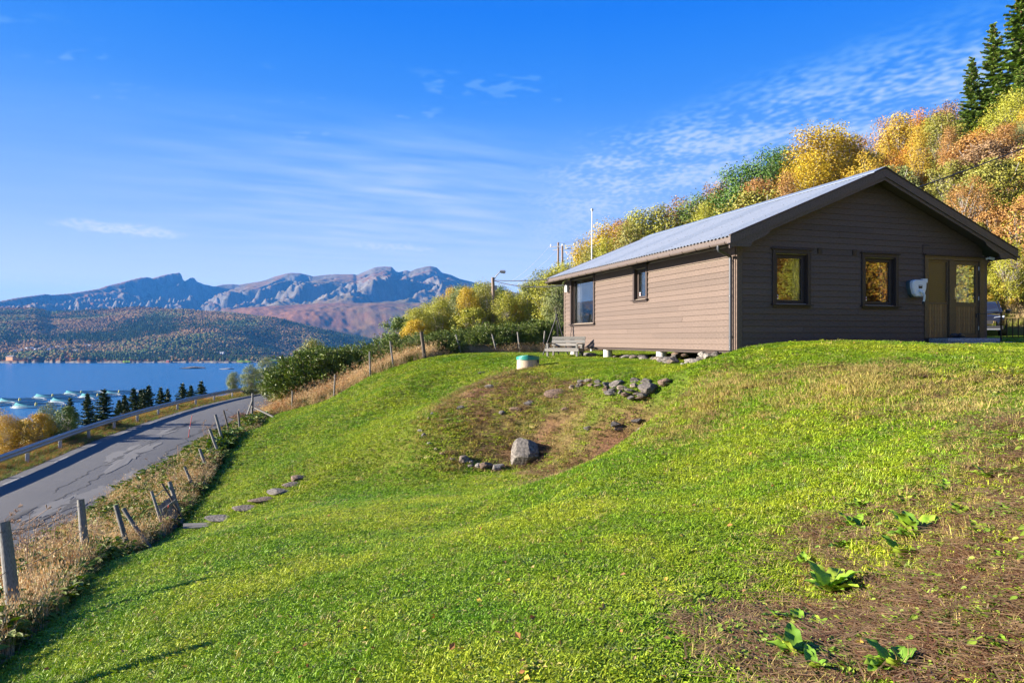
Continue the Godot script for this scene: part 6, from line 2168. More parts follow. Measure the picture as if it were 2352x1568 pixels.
func make_verge() -> void:
	var r := RandomNumberGenerator.new()
	r.seed = 515
	var dry: Material = mats["dry grass"]
	var leafm: Material = mats["grass blades"]
	var a_x := []
	var a_c := PackedColorArray()
	var g_x := []
	var g_c := PackedColorArray()
	var w_x := []
	var w_c := PackedColorArray()
	for i in 15000:
		var z := lerpf(2.5, 34.0, r.randf())
		var f := fence_x(z)
		var off := r.randf_range(-4.6, 0.2) if r.randf() < 0.7 else r.randf_range(-1.0, 0.2)
		var x := f + off
		var edge := road_left(z) + road_width(z)
		if x < edge + 0.25: continue
		if Vector2(x + 10.3, z - 27.0).length() < 1.7: continue
		var y := land(x, z)
		var near := smoothstep(0.0, 1.6, x - edge)
		var patch := noise_a.get_noise_2d(x * 55, z * 55) + 0.4 * noise_b.get_noise_2d(x * 140, z * 140)
		var inner := smoothstep(-0.25, 0.4, off)
		var s := r.randf_range(0.65, 1.25) * lerpf(0.45, 1.0, near) * lerpf(1.0, 0.45, inner)
		var b := Basis(Vector3.UP, r.randf() * TAU).scaled(Vector3(s, s * lerpf(1.0, 0.6, smoothstep(17, 26, z)), s))
		var t := Transform3D(b, Vector3(x, y - 0.02, -z))
		var q := r.randf_range(0.7, 1.25)
		if patch > (0.04 if z > 10.0 else 0.12) + 0.14 * r.randfn() and near > 0.25:
			a_x.append(t)
			a_c.append(Color(0.60 * q, 0.50 * q, 0.32 * q) if r.randf() < 0.86 else Color(0.36 * q, 0.21 * q, 0.10 * q))
		else:
			g_x.append(t)
			g_c.append(Color(0.10 * q, 0.16 * q, 0.02 * q).lerp(Color(0.24, 0.22, 0.05), r.randf() * 0.6))
		if r.randf() < 0.16:
			w_x.append(Transform3D(Basis(Vector3.UP, r.randf() * TAU).scaled(Vector3.ONE * s * r.randf_range(1.2, 2.6)), Vector3(x, y, -z)))
			w_c.append(Color(0.07, 0.13, 0.018).lerp(Color(0.16, 0.2, 0.02), r.randf()))
	# a strip of the same along the back fence and across the slope below the junipers
	for i in 6500:
		var x := r.randf_range(-12.5, 9.0)
		var z := back_fence_z(x) + r.randf_range(-0.3, 3.2 if x < -3.0 else 1.2)
		if x < fence_x(z) - 0.5 and z < 31.0: continue
		var s := r.randf_range(0.6, 1.3) * (0.5 if z < back_fence_z(x) else 1.0) * (0.68 if x > -3.5 else 1.0)
		var t := Transform3D(Basis(Vector3.UP, r.randf() * TAU).scaled(Vector3(s * 1.3, s, s * 1.3)), Vector3(x, land(x, z) - 0.02, -z))
		var q := r.randf_range(0.65, 1.2)
		if r.randf() < 0.6:
			a_x.append(t)
			a_c.append(Color(0.54 * q, 0.42 * q, 0.24 * q) if r.randf() < 0.8 else Color(0.36 * q, 0.18 * q, 0.08 * q))
		else:
			g_x.append(t)
			g_c.append(Color(0.11 * q, 0.15 * q, 0.022 * q))
	# rough growth on the foot of the slope behind the car
	for i in 2600:
		var x := r.randf_range(19.0, 34.0)
		var z := r.randf_range(32.5, 42.0)
		if x < hill_foot(z) - 4.5: continue
		var s := r.randf_range(0.6, 1.3)
		var t := Transform3D(Basis(Vector3.UP, r.randf() * TAU).scaled(Vector3(s * 1.4, s, s * 1.4)), Vector3(x, land(x, z) - 0.02, -z))
		var q := r.randf_range(0.7, 1.2)
		if r.randf() < 0.5:
			a_x.append(t)
			a_c.append(Color(0.45 * q, 0.34 * q, 0.18 * q))
		else:
			g_x.append(t)
			g_c.append(Color(0.20 * q, 0.22 * q, 0.04 * q))
	# shoulder between road and guard rail, and beyond the rail
	for i in 9000:
		var z := lerpf(17.0, 80.0, pow(r.randf(), 1.3))
		var x := road_left(z) + r.randf_range(-3.2, -0.12)
		if r.randf() < 0.15: x = road_left(z) + road_width(z) + r.randf_range(0.1, 0.6)
		var s := r.randf_range(0.2, 0.42)
		if x < road_left(z) - 1.2: s *= 1.8
		var t := Transform3D(Basis(Vector3.UP, r.randf() * TAU).scaled(Vector3(s * 2.0, s, s * 2.0)), Vector3(x, land(x, z) - 0.01, -z))
		var q := r.randf_range(0.7, 1.2)
		if r.randf() < 0.32:
			a_x.append(t)
			a_c.append(Color(0.38 * q, 0.23 * q, 0.09 * q))
		else:
			g_x.append(t)
			g_c.append(Color(0.14 * q, 0.22 * q, 0.02 * q).lerp(Color(0.27, 0.27, 0.03), r.randf() * 0.7))
	scatter("tall_dry_grass", "tall dry straw-coloured grass along the wire fences", "dry grass", tuft_mesh(26, 0.60, 0.14, 0.006, 0.4, 31, 0.35), dry, a_x, a_c)
	scatter("verge_grass", "rough green grass on the road verges", "grass", tuft_mesh(26, 0.36, 0.15, 0.010, 0.6, 32), leafm, g_x, g_c)
	scatter("verge_weeds", "broad-leaved green weeds in the rough verge", "weeds", rosette_mesh(34, 0.15, 0.17, 0.03, 33), leafm, w_x, w_c)
	# dead umbel stalks standing above the grass, each a plant of its own
	var stalk_m := paint("dead stalk", lin(0.30, 0.19, 0.12), 0.9)
	var variants := []
	for k in 3: variants.append(stalk_plant(600 + k))
	for i in 26:
		var z := r.randf_range(7.5, 14.0) if i < 17 else r.randf_range(18.0, 29.0)
		var x := fence_x(z) - r.randf_range(0.1, 1.5)
		var o := single("dead_stalk", variants[i % 3], stalk_m, "dead brown flower stalk in the verge %s" % ("between the two thickest fence posts and the gate" if i < 17 else "beyond the broken gate"), "plant", on_land(x, z), r.randf() * TAU, "dead stalks in the verge")
		o.scale = Vector3.ONE * r.randf_range(0.75, 1.2)

func stalk_plant(sd: int) -> ArrayMesh:
	var r := RandomNumberGenerator.new()
	r.seed = sd
	var b := Builder.new()
	var lean := Vector3(r.randf_range(-0.3, 0.3), 1, r.randf_range(-0.2, 0.2))
	b.tube([Vector3.ZERO, lean * 0.6, lean * 1.15], [0.008, 0.006, 0.004], 5)
	for k in 7:
		var h := r.randf_range(0.45, 1.15)
		var p := lean * h
		var d := Vector3(r.randfn(), 1.3, r.randfn()).normalized()
		var q := p + d * r.randf_range(0.14, 0.3)
		b.tube([p, q], [0.004, 0.003], 4)
		for j in 7:
			var e := (d + Vector3(r.randfn(), r.randfn() * 0.4, r.randfn()) * 0.7).normalized()
			b.tube([q, q + e * 0.06], [0.0025, 0.005], 3)
	return b.mesh()

# ------------------------------------------------------------------- trees

func leaf_quad(b: Builder, p: Vector3, d: Vector3, nn: Vector3, l: float, w: float) -> void:
	var s := d.cross(nn).normalized() * w * 0.5
	var m := p + d * l * 0.45
	var dip := nn * w * 0.18
	b.tri(p, m + s + dip, p + d * l)
	b.tri(p, p + d * l, m - s + dip)

# a leafy tree: [trunk and limbs, crown]; height 1 unit = 1 m
func leafy(sd: int, height: float, spread: float, low: float, stems: int, clusters: int, per: int, leaf: float, loose: float, spire := 0.0) -> Array:
	var r := RandomNumberGenerator.new()
	r.seed = sd
	var wood := Builder.new()
	var crown := Builder.new()
	var tops := []
	var stem_pts := []
	for s in stems:
		var a := TAU * s / stems + r.randf_range(-0.5, 0.5)
		var out := Vector3(cos(a), 0, sin(a)) * spread * (0.0 if stems == 1 else r.randf_range(0.2, 0.55))
		var h := height * r.randf_range(0.72, 0.95)
		var pts := []
		var rr := []
		for k in 7:
			var t := k / 6.0
			pts.append(out * t * t * 1.0 + out * t * 0.3 + Vector3(r.randfn(), 0, r.randfn()) * 0.05 * t * height * 0.15 + Vector3(0, h * t - 0.2 * (1.0 if k == 0 else 0.0), 0))
			rr.append(height * 0.016 / sqrt(stems * 0.6 + 0.4) * (1.0 - 0.9 * t) + 0.012)
		wood.tube(pts, rr, 7)
		stem_pts.append(pts)
	var made := 0
	var tries := 0
	while made < clusters and tries < clusters * 8:
		tries += 1
		var a := r.randf() * TAU
		var t := r.randf()
		# crown profile: widest at about two fifths, narrower above
		var y: float = low + (1.0 - low) * t
		var prof := pow(sin(PI * clampf(0.14 + t * 0.84, 0.0, 1.0)), 0.62) * (1.0 - spire * t)
		var rad := spread * prof * pow(r.randf(), 0.42)
		var lump := noise_b.get_noise_3d(cos(a) * 55 + sd * 20, y * 120, sin(a) * 55)
		rad *= 1.0 + 0.75 * lump
		var c := Vector3(cos(a) * rad, y * height * (1.0 + 0.04 * r.randfn()), sin(a) * rad)
		if noise_c.get_noise_3d(c.x * 70 / height * 8 + sd * 40, c.y * 70 / height * 8, c.z * 70 / height * 8) < -0.14 - 0.2 * (1.0 - loose): continue
		made += 1
		# a twig from the nearest stem
		var sp: Array = stem_pts[r.randi() % stem_pts.size()]
		var k := clampi(int(c.y / height * 6.0 * 0.75), 1, 5)
		var from: Vector3 = sp[k]
		wood.tube([from, from.lerp(c, 0.55) + Vector3(0, 0.04 * height * r.randf(), 0), c], [0.022 * height * 0.16, 0.012 * height * 0.16, 0.006], 4, false)
		var cr := height * 0.058 * r.randf_range(0.75, 1.3)
		var tone := r.randf_range(0.82, 1.18)
		var warm := r.randf()
		for i in per:
			var d := Vector3(r.randfn(), r.randfn() * 0.8, r.randfn())
			if d.length() > 1.75: d *= 1.2 / d.length()
			var p := c + d * cr
			var out2 := (d.normalized() * 0.6 + Vector3(c.x, 0.0, c.z).normalized() * 0.4 + Vector3(0, 0.5, 0) + Vector3(r.randfn(), r.randfn(), r.randfn()) * 0.55).normalized()
			var dir := out2.cross(Vector3(r.randfn(), r.randfn(), r.randfn())).normalized()
			dir = (dir + Vector3(0, -0.25, 0)).normalized()
			var q := tone * r.randf_range(0.72, 1.28)
			crown.col = Color(q * (1.0 + 0.22 * (warm - 0.4)), q, q * r.randf_range(0.75, 1.25))
			if r.randf() < 0.06: crown.col = Color(q * 1.25, q * 1.05, q * 0.8)
			leaf_quad(crown, p, dir, out2, leaf * r.randf_range(0.7, 1.25), leaf * 0.62)
	return [wood.mesh(), crown.mesh()]

# [trunk and boughs, needles, cones]
func spruce(sd: int, height: float, spread: float) -> Array:
	var r := RandomNumberGenerator.new()
	r.seed = sd
	var wood := Builder.new()
	var crown := Builder.new()
	var cones := Builder.new()
	wood.tube([Vector3(0, -0.3, 0), Vector3(0, height * 0.5, 0), Vector3(0, height * 0.99, 0)], [height * 0.014, height * 0.008, 0.012], 8)
	var y := height * 0.05
	while y < height * 0.985:
		var t := y / height
		var L := (spread * pow(1.0 - t, 0.85) + 0.10) * r.randf_range(0.8, 1.15)
		var n := 6 if t < 0.85 else 4
		var ph := r.randf() * TAU
		for k in n:
			var a := ph + TAU * k / n + r.randf_range(-0.35, 0.35)
			var l := L * r.randf_range(0.6, 1.15)
			var out := Vector3(cos(a), 0, sin(a))
			var droop := lerpf(0.6, -0.45, t) * l
			var p0 := Vector3(0, y + r.randf_range(-0.2, 0.2), 0)
			var p1 := p0 + out * l * 0.55 - Vector3(0, droop * 0.7, 0)
			var p2 := p0 + out * l - Vector3(0, droop * 0.85, 0) + Vector3(0, 0.10 * l, 0)
			wood.tube([p0, p1], [0.008 + 0.006 * l, 0.006], 4, false)
			var m := int(4 + l * 6.0)
			for i in m:
				var s := (i + 0.6) / m
				var p := p0.lerp(p1, s / 0.55) if s < 0.55 else p1.lerp(p2, (s - 0.55) / 0.45)
				var side := Vector3(-out.z, 0, out.x)
				for q in [-1.0, 1.0, 0.0]:
					var len: float = (0.20 + 0.30 * l * (1.0 - s * 0.75)) * r.randf_range(0.7, 1.25) * (0.8 if q != 0.0 else 0.6)
					var d: Vector3 = (out * 0.6 + side * q * 0.8 + Vector3(0, -0.75 * r.randf() - 0.1, 0)).normalized()
					var tone := r.randf_range(0.65, 1.3)
					crown.col = Color(tone * r.randf_range(0.85, 1.2), tone, tone * 0.9)
					var w := 0.075 + 0.03 * r.randf()
					var ax := d.cross(Vector3(r.randfn(), r.randfn(), r.randfn())).normalized()
					var bx := d.cross(ax)
					var e := p + d * len
					for f in [ax, bx]:
						var ww: Vector3 = f * w
						crown.tri(p - ww * 0.7, e, p + ww * 0.7)
						crown.tri(p.lerp(e, 0.2) - ww, p.lerp(e, 0.9), p.lerp(e, 0.35) + ww * 1.1)
			if t > 0.70 and r.randf() < 0.55:
				var c0 := p2 + Vector3(0, -0.02, 0)
				cones.tube([c0, c0 - Vector3(0, 0.07, 0), c0 - Vector3(0, 0.17, 0)], [0.014, 0.032, 0.012], 5)
		y += (0.12 + 0.016 * height) * r.randf_range(0.6, 1.3) * (0.65 if t > 0.8 else 1.0)
	return [wood.mesh(), crown.mesh(), cones.mesh()]

func juniper(sd: int, height: float, spread: float, n: int) -> Array:
	var r := RandomNumberGenerator.new()
	r.seed = sd
	var wood := Builder.new()
	var crown := Builder.new()
	for i in n:
		var a := r.randf() * TAU
		var rad := spread * sqrt(r.randf())
		var foot := Vector3(cos(a), 0, sin(a)) * rad * 0.35
		var h := height * (1.0 - 0.45 * pow(rad / spread, 2.0)) * r.randf_range(0.6, 1.1)
		var tip := Vector3(cos(a) * rad, h, sin(a) * rad)
		wood.tube([foot, tip * 0.6 + foot * 0.3, tip], [0.025, 0.014, 0.005], 4, false)
		for k in 52:
			var t := lerpf(0.18, 1.0, pow(r.randf(), 0.7))
			var p := foot.lerp(tip, t) + Vector3(r.randfn(), r.randfn() * 0.6, r.randfn()) * 0.13 * (1.15 - t * 0.6)
			var d := (Vector3(cos(a), 1.0, sin(a)) + Vector3(r.randfn(), r.randfn(), r.randfn()) * 0.9).normalized()
			var s := d.cross(Vector3(r.randfn(), r.randfn(), r.randfn())).normalized() * 0.022
			var q := r.randf_range(0.6, 1.35)
			crown.col = Color(q * r.randf_range(0.9, 1.2), q, q)
			var l := r.randf_range(0.09, 0.2)
			crown.tri(p - s, p + s, p + d * l)
			crown.tri(p + d * l * 0.3 - s.cross(d) , p + d * l * 0.3 + s.cross(d), p + d * l * 1.1)
	return [wood.mesh(), crown.mesh()]

var protos := {}
var bark_grey: Material
var bark_brown: Material

func tint(key: String, c: Color) -> Material:
	return paint("leaves " + key, Color(c.r, c.g, c.b).linear_to_srgb(), 0.5, {"vc": true, "back": Color(c.r * 0.9, c.g * 0.9, c.b * 0.5).linear_to_srgb(), "spec": 0.4})

const TINTS := {
	"green": Color(0.12, 0.18, 0.022), "deep_green": Color(0.07, 0.145, 0.016), "willow": Color(0.20, 0.235, 0.075), "olive": Color(0.24, 0.235, 0.04),
	"lime": Color(0.34, 0.34, 0.035), "yellow": Color(0.54, 0.41, 0.03), "gold": Color(0.46, 0.33, 0.035), "orange": Color(0.52, 0.25, 0.035),
	"russet": Color(0.36, 0.20, 0.06), "brown": Color(0.28, 0.18, 0.09), "spruce": Color(0.17, 0.25, 0.04), "blue_spruce": Color(0.07, 0.11, 0.035), "juniper": Color(0.14, 0.19, 0.03)}

const WORDS := {"green": "green", "deep_green": "deep green", "willow": "grey-green", "olive": "olive green", "lime": "yellow-green", "yellow": "bright yellow", "gold": "golden", "orange": "orange", "russet": "russet", "brown": "brown, thin-leaved", "spruce": "dark green", "blue_spruce": "dark", "juniper": "dark green"}

# a tree from a prototype, set on the land, scaled so that its top reaches 'top'
func plant(kind: String, proto: String, tone: String, x: float, z: float, height: float, turn: float, label: String, group := "", wide := 1.0) -> Node3D:
	var P: Array = protos[proto]
	var o := thing(kind, label, "tree" if kind != "juniper" and kind != "bush" else "bush", on_land(x, z) - Vector3(0, 0.1, 0), turn, group)
	var s: float = height / P[2] * (0.93 if P[3] else 1.0)
	o.scale = Vector3(s * wide, s, s * wide)
	part(o, "trunk" if kind != "juniper" and kind != "bush" else "stems", P[0], bark_grey if P[3] else bark_brown)
	part(o, "crown", P[1], tint(tone, TINTS[tone]))
	if P.size() > 4: part(o, "cones", P[4], paint("spruce cone", lin(0.20, 0.095, 0.055), 0.8)).set_meta("kind", "stuff")
	return o

func make_tree_prototypes() -> void:
	bark_grey = paint("pale bark", lin(0.30, 0.27, 0.24), 0.9)
	bark_brown = paint("dark bark", lin(0.09, 0.07, 0.055), 0.95)
	var a := leafy(11, 8.0, 2.5, 0.16, 4, 200, 88, 0.15, 0.5)
	protos["round"] = [a[0], a[1], 8.0, true]
	a = leafy(12, 8.0, 2.0, 0.14, 3, 185, 84, 0.145, 0.8)
	protos["upright"] = [a[0], a[1], 8.0, true]
	a = leafy(13, 9.0, 1.7, 0.2, 2, 165, 80, 0.135, 1.0, 0.35)
	protos["tall"] = [a[0], a[1], 9.0, true]
	a = leafy(14, 7.0, 2.3, 0.22, 2, 130, 60, 0.135, 1.0)
	protos["loose"] = [a[0], a[1], 7.0, true]
	a = leafy(15, 4.0, 2.1, 0.06, 6, 150, 70, 0.13, 0.4)
	protos["bush"] = [a[0], a[1], 4.0, true]
	a = leafy(16, 8.0, 2.8, 0.10, 5, 210, 86, 0.15, 0.6)
	protos["wide"] = [a[0], a[1], 8.0, true]
	a = leafy(17, 6.0, 1.8, 0.25, 4, 70, 9, 0.16, 1.0)
	protos["bare"] = [a[0], a[1], 6.0, true]
	a = spruce(21, 14.0, 2.9)
	protos["spruce"] = [a[0], a[1], 14.0, false, a[2]]
	a = spruce(22, 7.0, 1.7)
	protos["young_spruce"] = [a[0], a[1], 7.0, false]
	a = juniper(31, 1.7, 1.25, 95)
	protos["juniper"] = [a[0], a[1], 1.7, false]
	a = juniper(32, 2.2, 0.95, 85)
	protos["juniper_tall"] = [a[0], a[1], 2.2, false]

# outline of the tree tops against the sky
const TOPS := [[900,720],[940,700],[985,690],[1030,655],[1060,645],[1100,640],[1140,655],[1190,655],[1240,620],[1290,600],[1320,560],[1350,530],[1390,505],[1430,505],[1470,480],[1520,470],[1560,462],[1600,440],[1650,415],[1700,372],[1760,350],[1800,335],[1840,320],[1870,285],[1930,290],[1970,320],[2010,330],[2040,290],[2080,260],[2130,262],[2180,238],[2210,240],[2260,280],[2320,215],[2352,190],[2600,150],[3000,150]]

# which tree: its look, then the thing it stands by
func wood_label(tone: String, shape: String, u: float, z: float, h: float) -> String:
	var size := "small" if h < 5.5 else ("large" if h > 8.5 else "medium-sized")
	var by := "rising past the open end of the lawn fence"
	if u > 1080.0: by = "beside the wooden street lamp"
	if u > 1200.0: by = "between street lamp and far eave"
	if u > 1300.0: by = "by the white flag pole"
	if u > 1420.0: by = "above the far half of the roof"
	if u > 1660.0: by = "above the near half of the roof"
	if u > 1850.0: by = "straight behind the gable peak"
	if u > 2080.0: by = "where the roof cable crosses the wood"
	if u > 2220.0: by = "below the tall spruces"
	if z > 58.0: by += ", back row"
	return "%s %s %s tree %s" % [size, WORDS[tone], {"round": "round-crowned", "upright": "upright", "tall": "narrow", "loose": "loose-crowned", "bush": "bushy", "wide": "broad", "bare": "half-bare"}[shape], by]

func make_woods() -> void:
	var r := RandomNumberGenerator.new()
	r.seed = 8080
	# trees that shape the skyline: [u, v of the top, depth, prototype, tone, width]
	var sky := [[915,722,44,"bush","green",1.0],[945,705,45,"upright","lime",1.1],[985,690,46,"round","lime",1.0],[955,728,41,"bush","yellow",0.9],[1035,655,47,"upright","yellow",0.8],[1060,648,46,"round","willow",1.0],[1105,640,47,"round","lime",1.0],[960,702,42,"upright","lime",1.1],[1010,675,43,"round","lime",1.0],[1072,655,43,"upright","yellow",0.9],[1122,652,44,"wide","olive",0.9],[1165,662,42,"upright","lime",1.0],[1212,640,43,"round","lime",0.9],[1268,612,41,"upright","lime",1.0],[1085,700,42,"bush","lime",1.2],[1150,652,49,"upright","green",1.0],[1185,690,43,"loose","orange",0.7],[1215,650,48,"upright","green",0.9],[1240,622,43,"wide","willow",1.0],[1285,640,40,"round","willow",0.95],
		[1300,598,52,"round","lime",1.0],[1335,545,56,"tall","yellow",1.1],[1385,507,58,"tall","yellow",1.25],[1360,560,47,"upright","olive",1.0],[1425,506,60,"upright","russet",0.9],[1470,480,60,"upright","lime",1.0],[1520,468,60,"upright","olive",1.0],[1565,460,62,"loose","russet",1.0],[1600,440,60,"round","green",0.9],[1640,430,64,"loose","brown",1.0],[1655,412,62,"tall","russet",0.9],[1700,372,55,"round","deep_green",1.05],[1755,352,54,"wide","deep_green",1.0],[1803,335,56,"upright","deep_green",1.0],[1760,430,46,"bush","olive",1.3],
		[1868,284,52,"tall","gold",1.35],[1908,280,54,"tall","yellow",1.3],[1945,305,55,"upright","gold",1.0],[1965,330,60,"loose","russet",0.9],[2000,345,56,"upright","olive",1.0],[2030,282,68,"loose","russet",0.9],[2065,258,66,"upright","gold",0.9],[2100,262,70,"loose","orange",1.0],[2150,246,70,"round","russet",1.0],[2190,236,70,"loose","brown",1.1],[2120,300,56,"round","orange",1.0],[2045,350,52,"loose","orange",1.0],
		[2255,285,50,"round","orange",0.9],[2330,200,46,"round","lime",1.0],[2345,280,42,"wide","willow",1.0],[2400,200,44,"wide","lime",1.0],[2330,350,40,"round","olive",1.0],[2160,395,48,"wide","willow",0.9],[2055,375,46,"bush","willow",1.0],[2200,400,46,"upright","olive",1.0],[2240,430,42,"round","lime",0.9],[2290,420,40,"round","lime",0.9],[2190,470,40,"bush","gold",1.2],[2345,440,38,"wide","green",1.0],[2140,450,42,"bush","russet",1.1],[2255,540,38,"bare","russet",1.2],[2320,560,36,"bare","brown",1.2],[2290,590,36,"bare","brown",1.0],[2348,600,35,"bush","willow",1.0],[2270,690,35,"bush","gold",0.7],[2330,690,34,"bush","olive",0.8]]
	for t in sky:
		var z: float = t[2]
		var x: float = (t[0] - CU) / F * z
		var h: float = -(t[1] - HV) / F * z - land(x, z)
		if h < 1.0: continue
		plant("broadleaf_tree", t[3], t[4], x, z, minf(h, 14.0), r.randf() * TAU, wood_label(t[4], t[3], t[0], z, h), "trees on the slope behind the house", t[5])
	# the wood between and behind them
	r.seed = 4711
	var placed := []
	var tries := 0
	while placed.size() < 75 and tries < 4000:
		tries += 1
		var u := r.randf_range(1010, 2560)
		var z := r.randf_range(41, 74)
		var x := (u - CU) / F * z
		if x < hill_foot(z) - 8.0 and u > 1300: continue
		var ok := true
		for q in placed:
			if Vector2(x, z).distance_to(q) < 2.6: ok = false
		if not ok: continue
		var h := (HV - along(TOPS, u)) / F * z - land(x, z) - r.randf_range(0.2, 1.8)
		h = minf(h, r.randf_range(6.0, 10.0))
		if h < 3.0: continue
		placed.append(Vector2(x, z))
		var n := noise_a.get_noise_2d(x * 9, z * 9) + 0.25 * r.randfn()
		var tone := "olive"
		if u < 1330: tone = ["willow", "lime", "green", "olive"][r.randi() % 4]
		elif u < 1620: tone = ["yellow", "lime", "olive", "russet", "gold"][r.randi() % 5]
		elif u < 1840: tone = ["deep_green", "green", "russet", "olive"][r.randi() % 4]
		elif u < 2060: tone = ["gold", "yellow", "lime", "olive"][r.randi() % 4]
		else: tone = ["olive", "russet", "gold", "willow", "lime", "green"][r.randi() % 6]
		var pr: String = ["upright", "tall", "loose", "tall", "upright"][r.randi() % 5]
		plant("broadleaf_tree", pr, tone, x, z, h, r.randf() * TAU, wood_label(tone, pr, u, z, h), "trees on the slope behind the house", r.randf_range(0.85, 1.15))
	# bushes covering the foot of the slope right of the house
	for i in 46:
		var z := r.randf_range(33.5, 46.0)
		var u := r.randf_range(2150, 2480)
		var x := (u - CU) / F * z
		if x < hill_foot(z) - 3.0 or Vector2(x - 19.45, z - 30.5).length() < 3.0: continue
		var tone: String = ["willow", "olive", "gold", "russet", "lime", "brown"][r.randi() % 6]
		var pr: String = ["bush", "bush", "bare", "loose"][r.randi() % 4]
		plant("bush", pr, tone, x, z, r.randf_range(1.6, 4.2), r.randf() * TAU, "%s %s bush on the slope above the parked car" % [WORDS[tone], {"bush": "dense", "bare": "twiggy", "loose": "loose"}[pr]], "bushes above the parked car", r.randf_range(0.9, 1.3))
	# low dense bushes right behind the parked car
	r.seed = 91
	for i in 22:
		var u := lerpf(2235, 2470, (i + r.randf() * 0.6) / 22.0)
		var z: float = [34.2, 36.5, 38.5][i % 3] + r.randf_range(-0.4, 0.4)
		var x := (u - CU) / F * z
		var tone: String = ["gold", "olive", "willow", "lime", "russet", "olive", "yellow"][i % 7]
		plant("bush", "bush", tone, x, z, [1.8, 2.8, 3.8][i % 3] * r.randf_range(0.8, 1.2), r.randf() * TAU, "%s %s leafy bush just behind the parked car" % [WORDS[tone], ["low", "mid-height", "tall"][i % 3]], "bushes behind the parked car", 0.95)
	# spruces high on the right
	for t in [[2232,128,56,0.95],[2281,50,55,1.0],[2345,-30,53,1.25],[2215,300,54,0.9],[2262,190,60,0.9],[2420,-10,56,1.3],[2345,150,50,1.1]]:
		var z: float = t[2]
		var x: float = (t[0] - CU) / F * z
		plant("spruce", "spruce", "spruce", x, z, -(t[1] - HV) / F * z - land(x, z), r.randf() * TAU, "tall dark spruce with brown cones at its top, high on the slope", "tall spruces on the slope", t[3])
	# junipers behind the back fence
	for i in 62:
		var u := lerpf(690, 1000, (i + r.randf()) / 24.0) if i < 24 else lerpf(940, 1310, (i - 24 + r.randf()) / 38.0)
		var z := r.randf_range(34.5, 39.0) if i < 24 else back_fence_z((u - CU) / F * 34.0) + r.randf_range(1.1, 3.6)
		var x := (u - CU) / F * z
		var v := lerpf(805, 770, smoothstep(690, 960, u)) if u < 960 else lerpf(762, 738, smoothstep(960, 1250, u))
		v += r.randf_range(-6, 16)
		var h := clampf(-(v - HV) / F * z - land(x, z), 0.9, 3.6)
		var jp: String = ["juniper", "juniper_tall"][r.randi() % 2]
		plant("juniper", jp, "juniper", x, z, h, r.randf() * TAU, "%s dark green juniper %s" % ["low spreading" if jp == "juniper" else "upright", "on the dry grass slope above the road bend" if u < 900 else ("behind the thick dark fence post" if u < 1050 else ("in front of the street lamp" if u < 1200 else "beyond the fire tripod"))], "junipers behind the lawn fence", r.randf_range(0.9, 1.3))
	# willows by the road bend and along the slope left of the junipers
	for t in [[690,795,41,"upright","willow",0.9],[722,772,42,"round","olive",1.0],[668,825,41,"bush","green",0.9],[770,800,41,"bush","olive",0.9],[745,790,40,"bush","green",0.9],[900,760,40,"bush","green",0.9],[575,835,66,"wide","willow",1.0],[612,820,68,"wide","willow",1.05],[535,850,70,"round","willow",0.9],[640,835,60,"bush","willow",1.0]]:
		var z: float = t[2]
		var x: float = (t[0] - CU) / F * z
		plant("willow", t[3], t[4], x, z, maxf(1.5, -(t[1] - HV) / F * z - land(x, z)), r.randf() * TAU, "grey-green willow beyond the road bend" if z > 55 else "bushy grey-green willow behind the dry grass slope", "willows beyond the road bend" if z > 55 else "willows behind the grass slope", t[5])
	# trees below the road
	for t in [[18,945,36,"round","gold",1.15],[-30,925,38,"wide","gold",1.1],[55,980,37,"bush","olive",1.2],[112,924,38,"wide","willow",1.05],[150,962,37,"bush","green",0.8],[85,990,36,"bush","gold",1.0]]:
		var z: float = t[2]
		var x: float = (t[0] - CU) / F * z
		plant("roadside_tree", t[3], t[4], x, z, maxf(2.0, -(t[1] - HV) / F * z - land(x, z)), r.randf() * TAU, "%s leafy tree below the guard rail" % WORDS[t[4]], "leafy trees below the guard rail", t[5])
	for t in [[160,968,41,1.1],[237,908,43,1.55],[285,903,55,1.2],[306,888,57,1.25],[322,891,58,1.3],[340,882,58,1.35],[368,886,60,1.25],[384,891,61,1.15],[418,877,66,1.35],[438,882,68,1.25],[461,872,69,1.4],[272,918,54,1.2],[200,985,42,1.1],[330,905,55,1.3]]:
		var z: float = t[2]
		var x: float = (t[0] - CU) / F * z
		plant("young_spruce", "young_spruce", "blue_spruce", x, z, maxf(2.5, -(t[1] - HV) / F * z - land(x, z)), r.randf() * TAU, "young dark spruce on the slope below the guard rail", "young spruces below the guard rail", t[3])
	# wood on the slope to the right, past the frame, that the gable windows mirror
	r.seed = 777
	for i in 44:
		var x := r.randf_range(23.5, 40.0)
		var z := lerpf(-12.0, 22.0, (i + r.randf()) / 44.0)
		var tone: String = ["gold", "yellow", "lime", "orange", "olive"][r.randi() % 5]
		var pr2: String = ["round", "upright", "wide"][r.randi() % 3]
		plant("broadleaf_tree", pr2, tone, x, z, r.randf_range(5.0, 9.0), r.randf() * TAU, "%s %s tree on the slope facing the gable" % [WORDS[tone], {"round": "round-crowned", "upright": "upright", "wide": "broad"}[pr2]], "trees facing the gable")

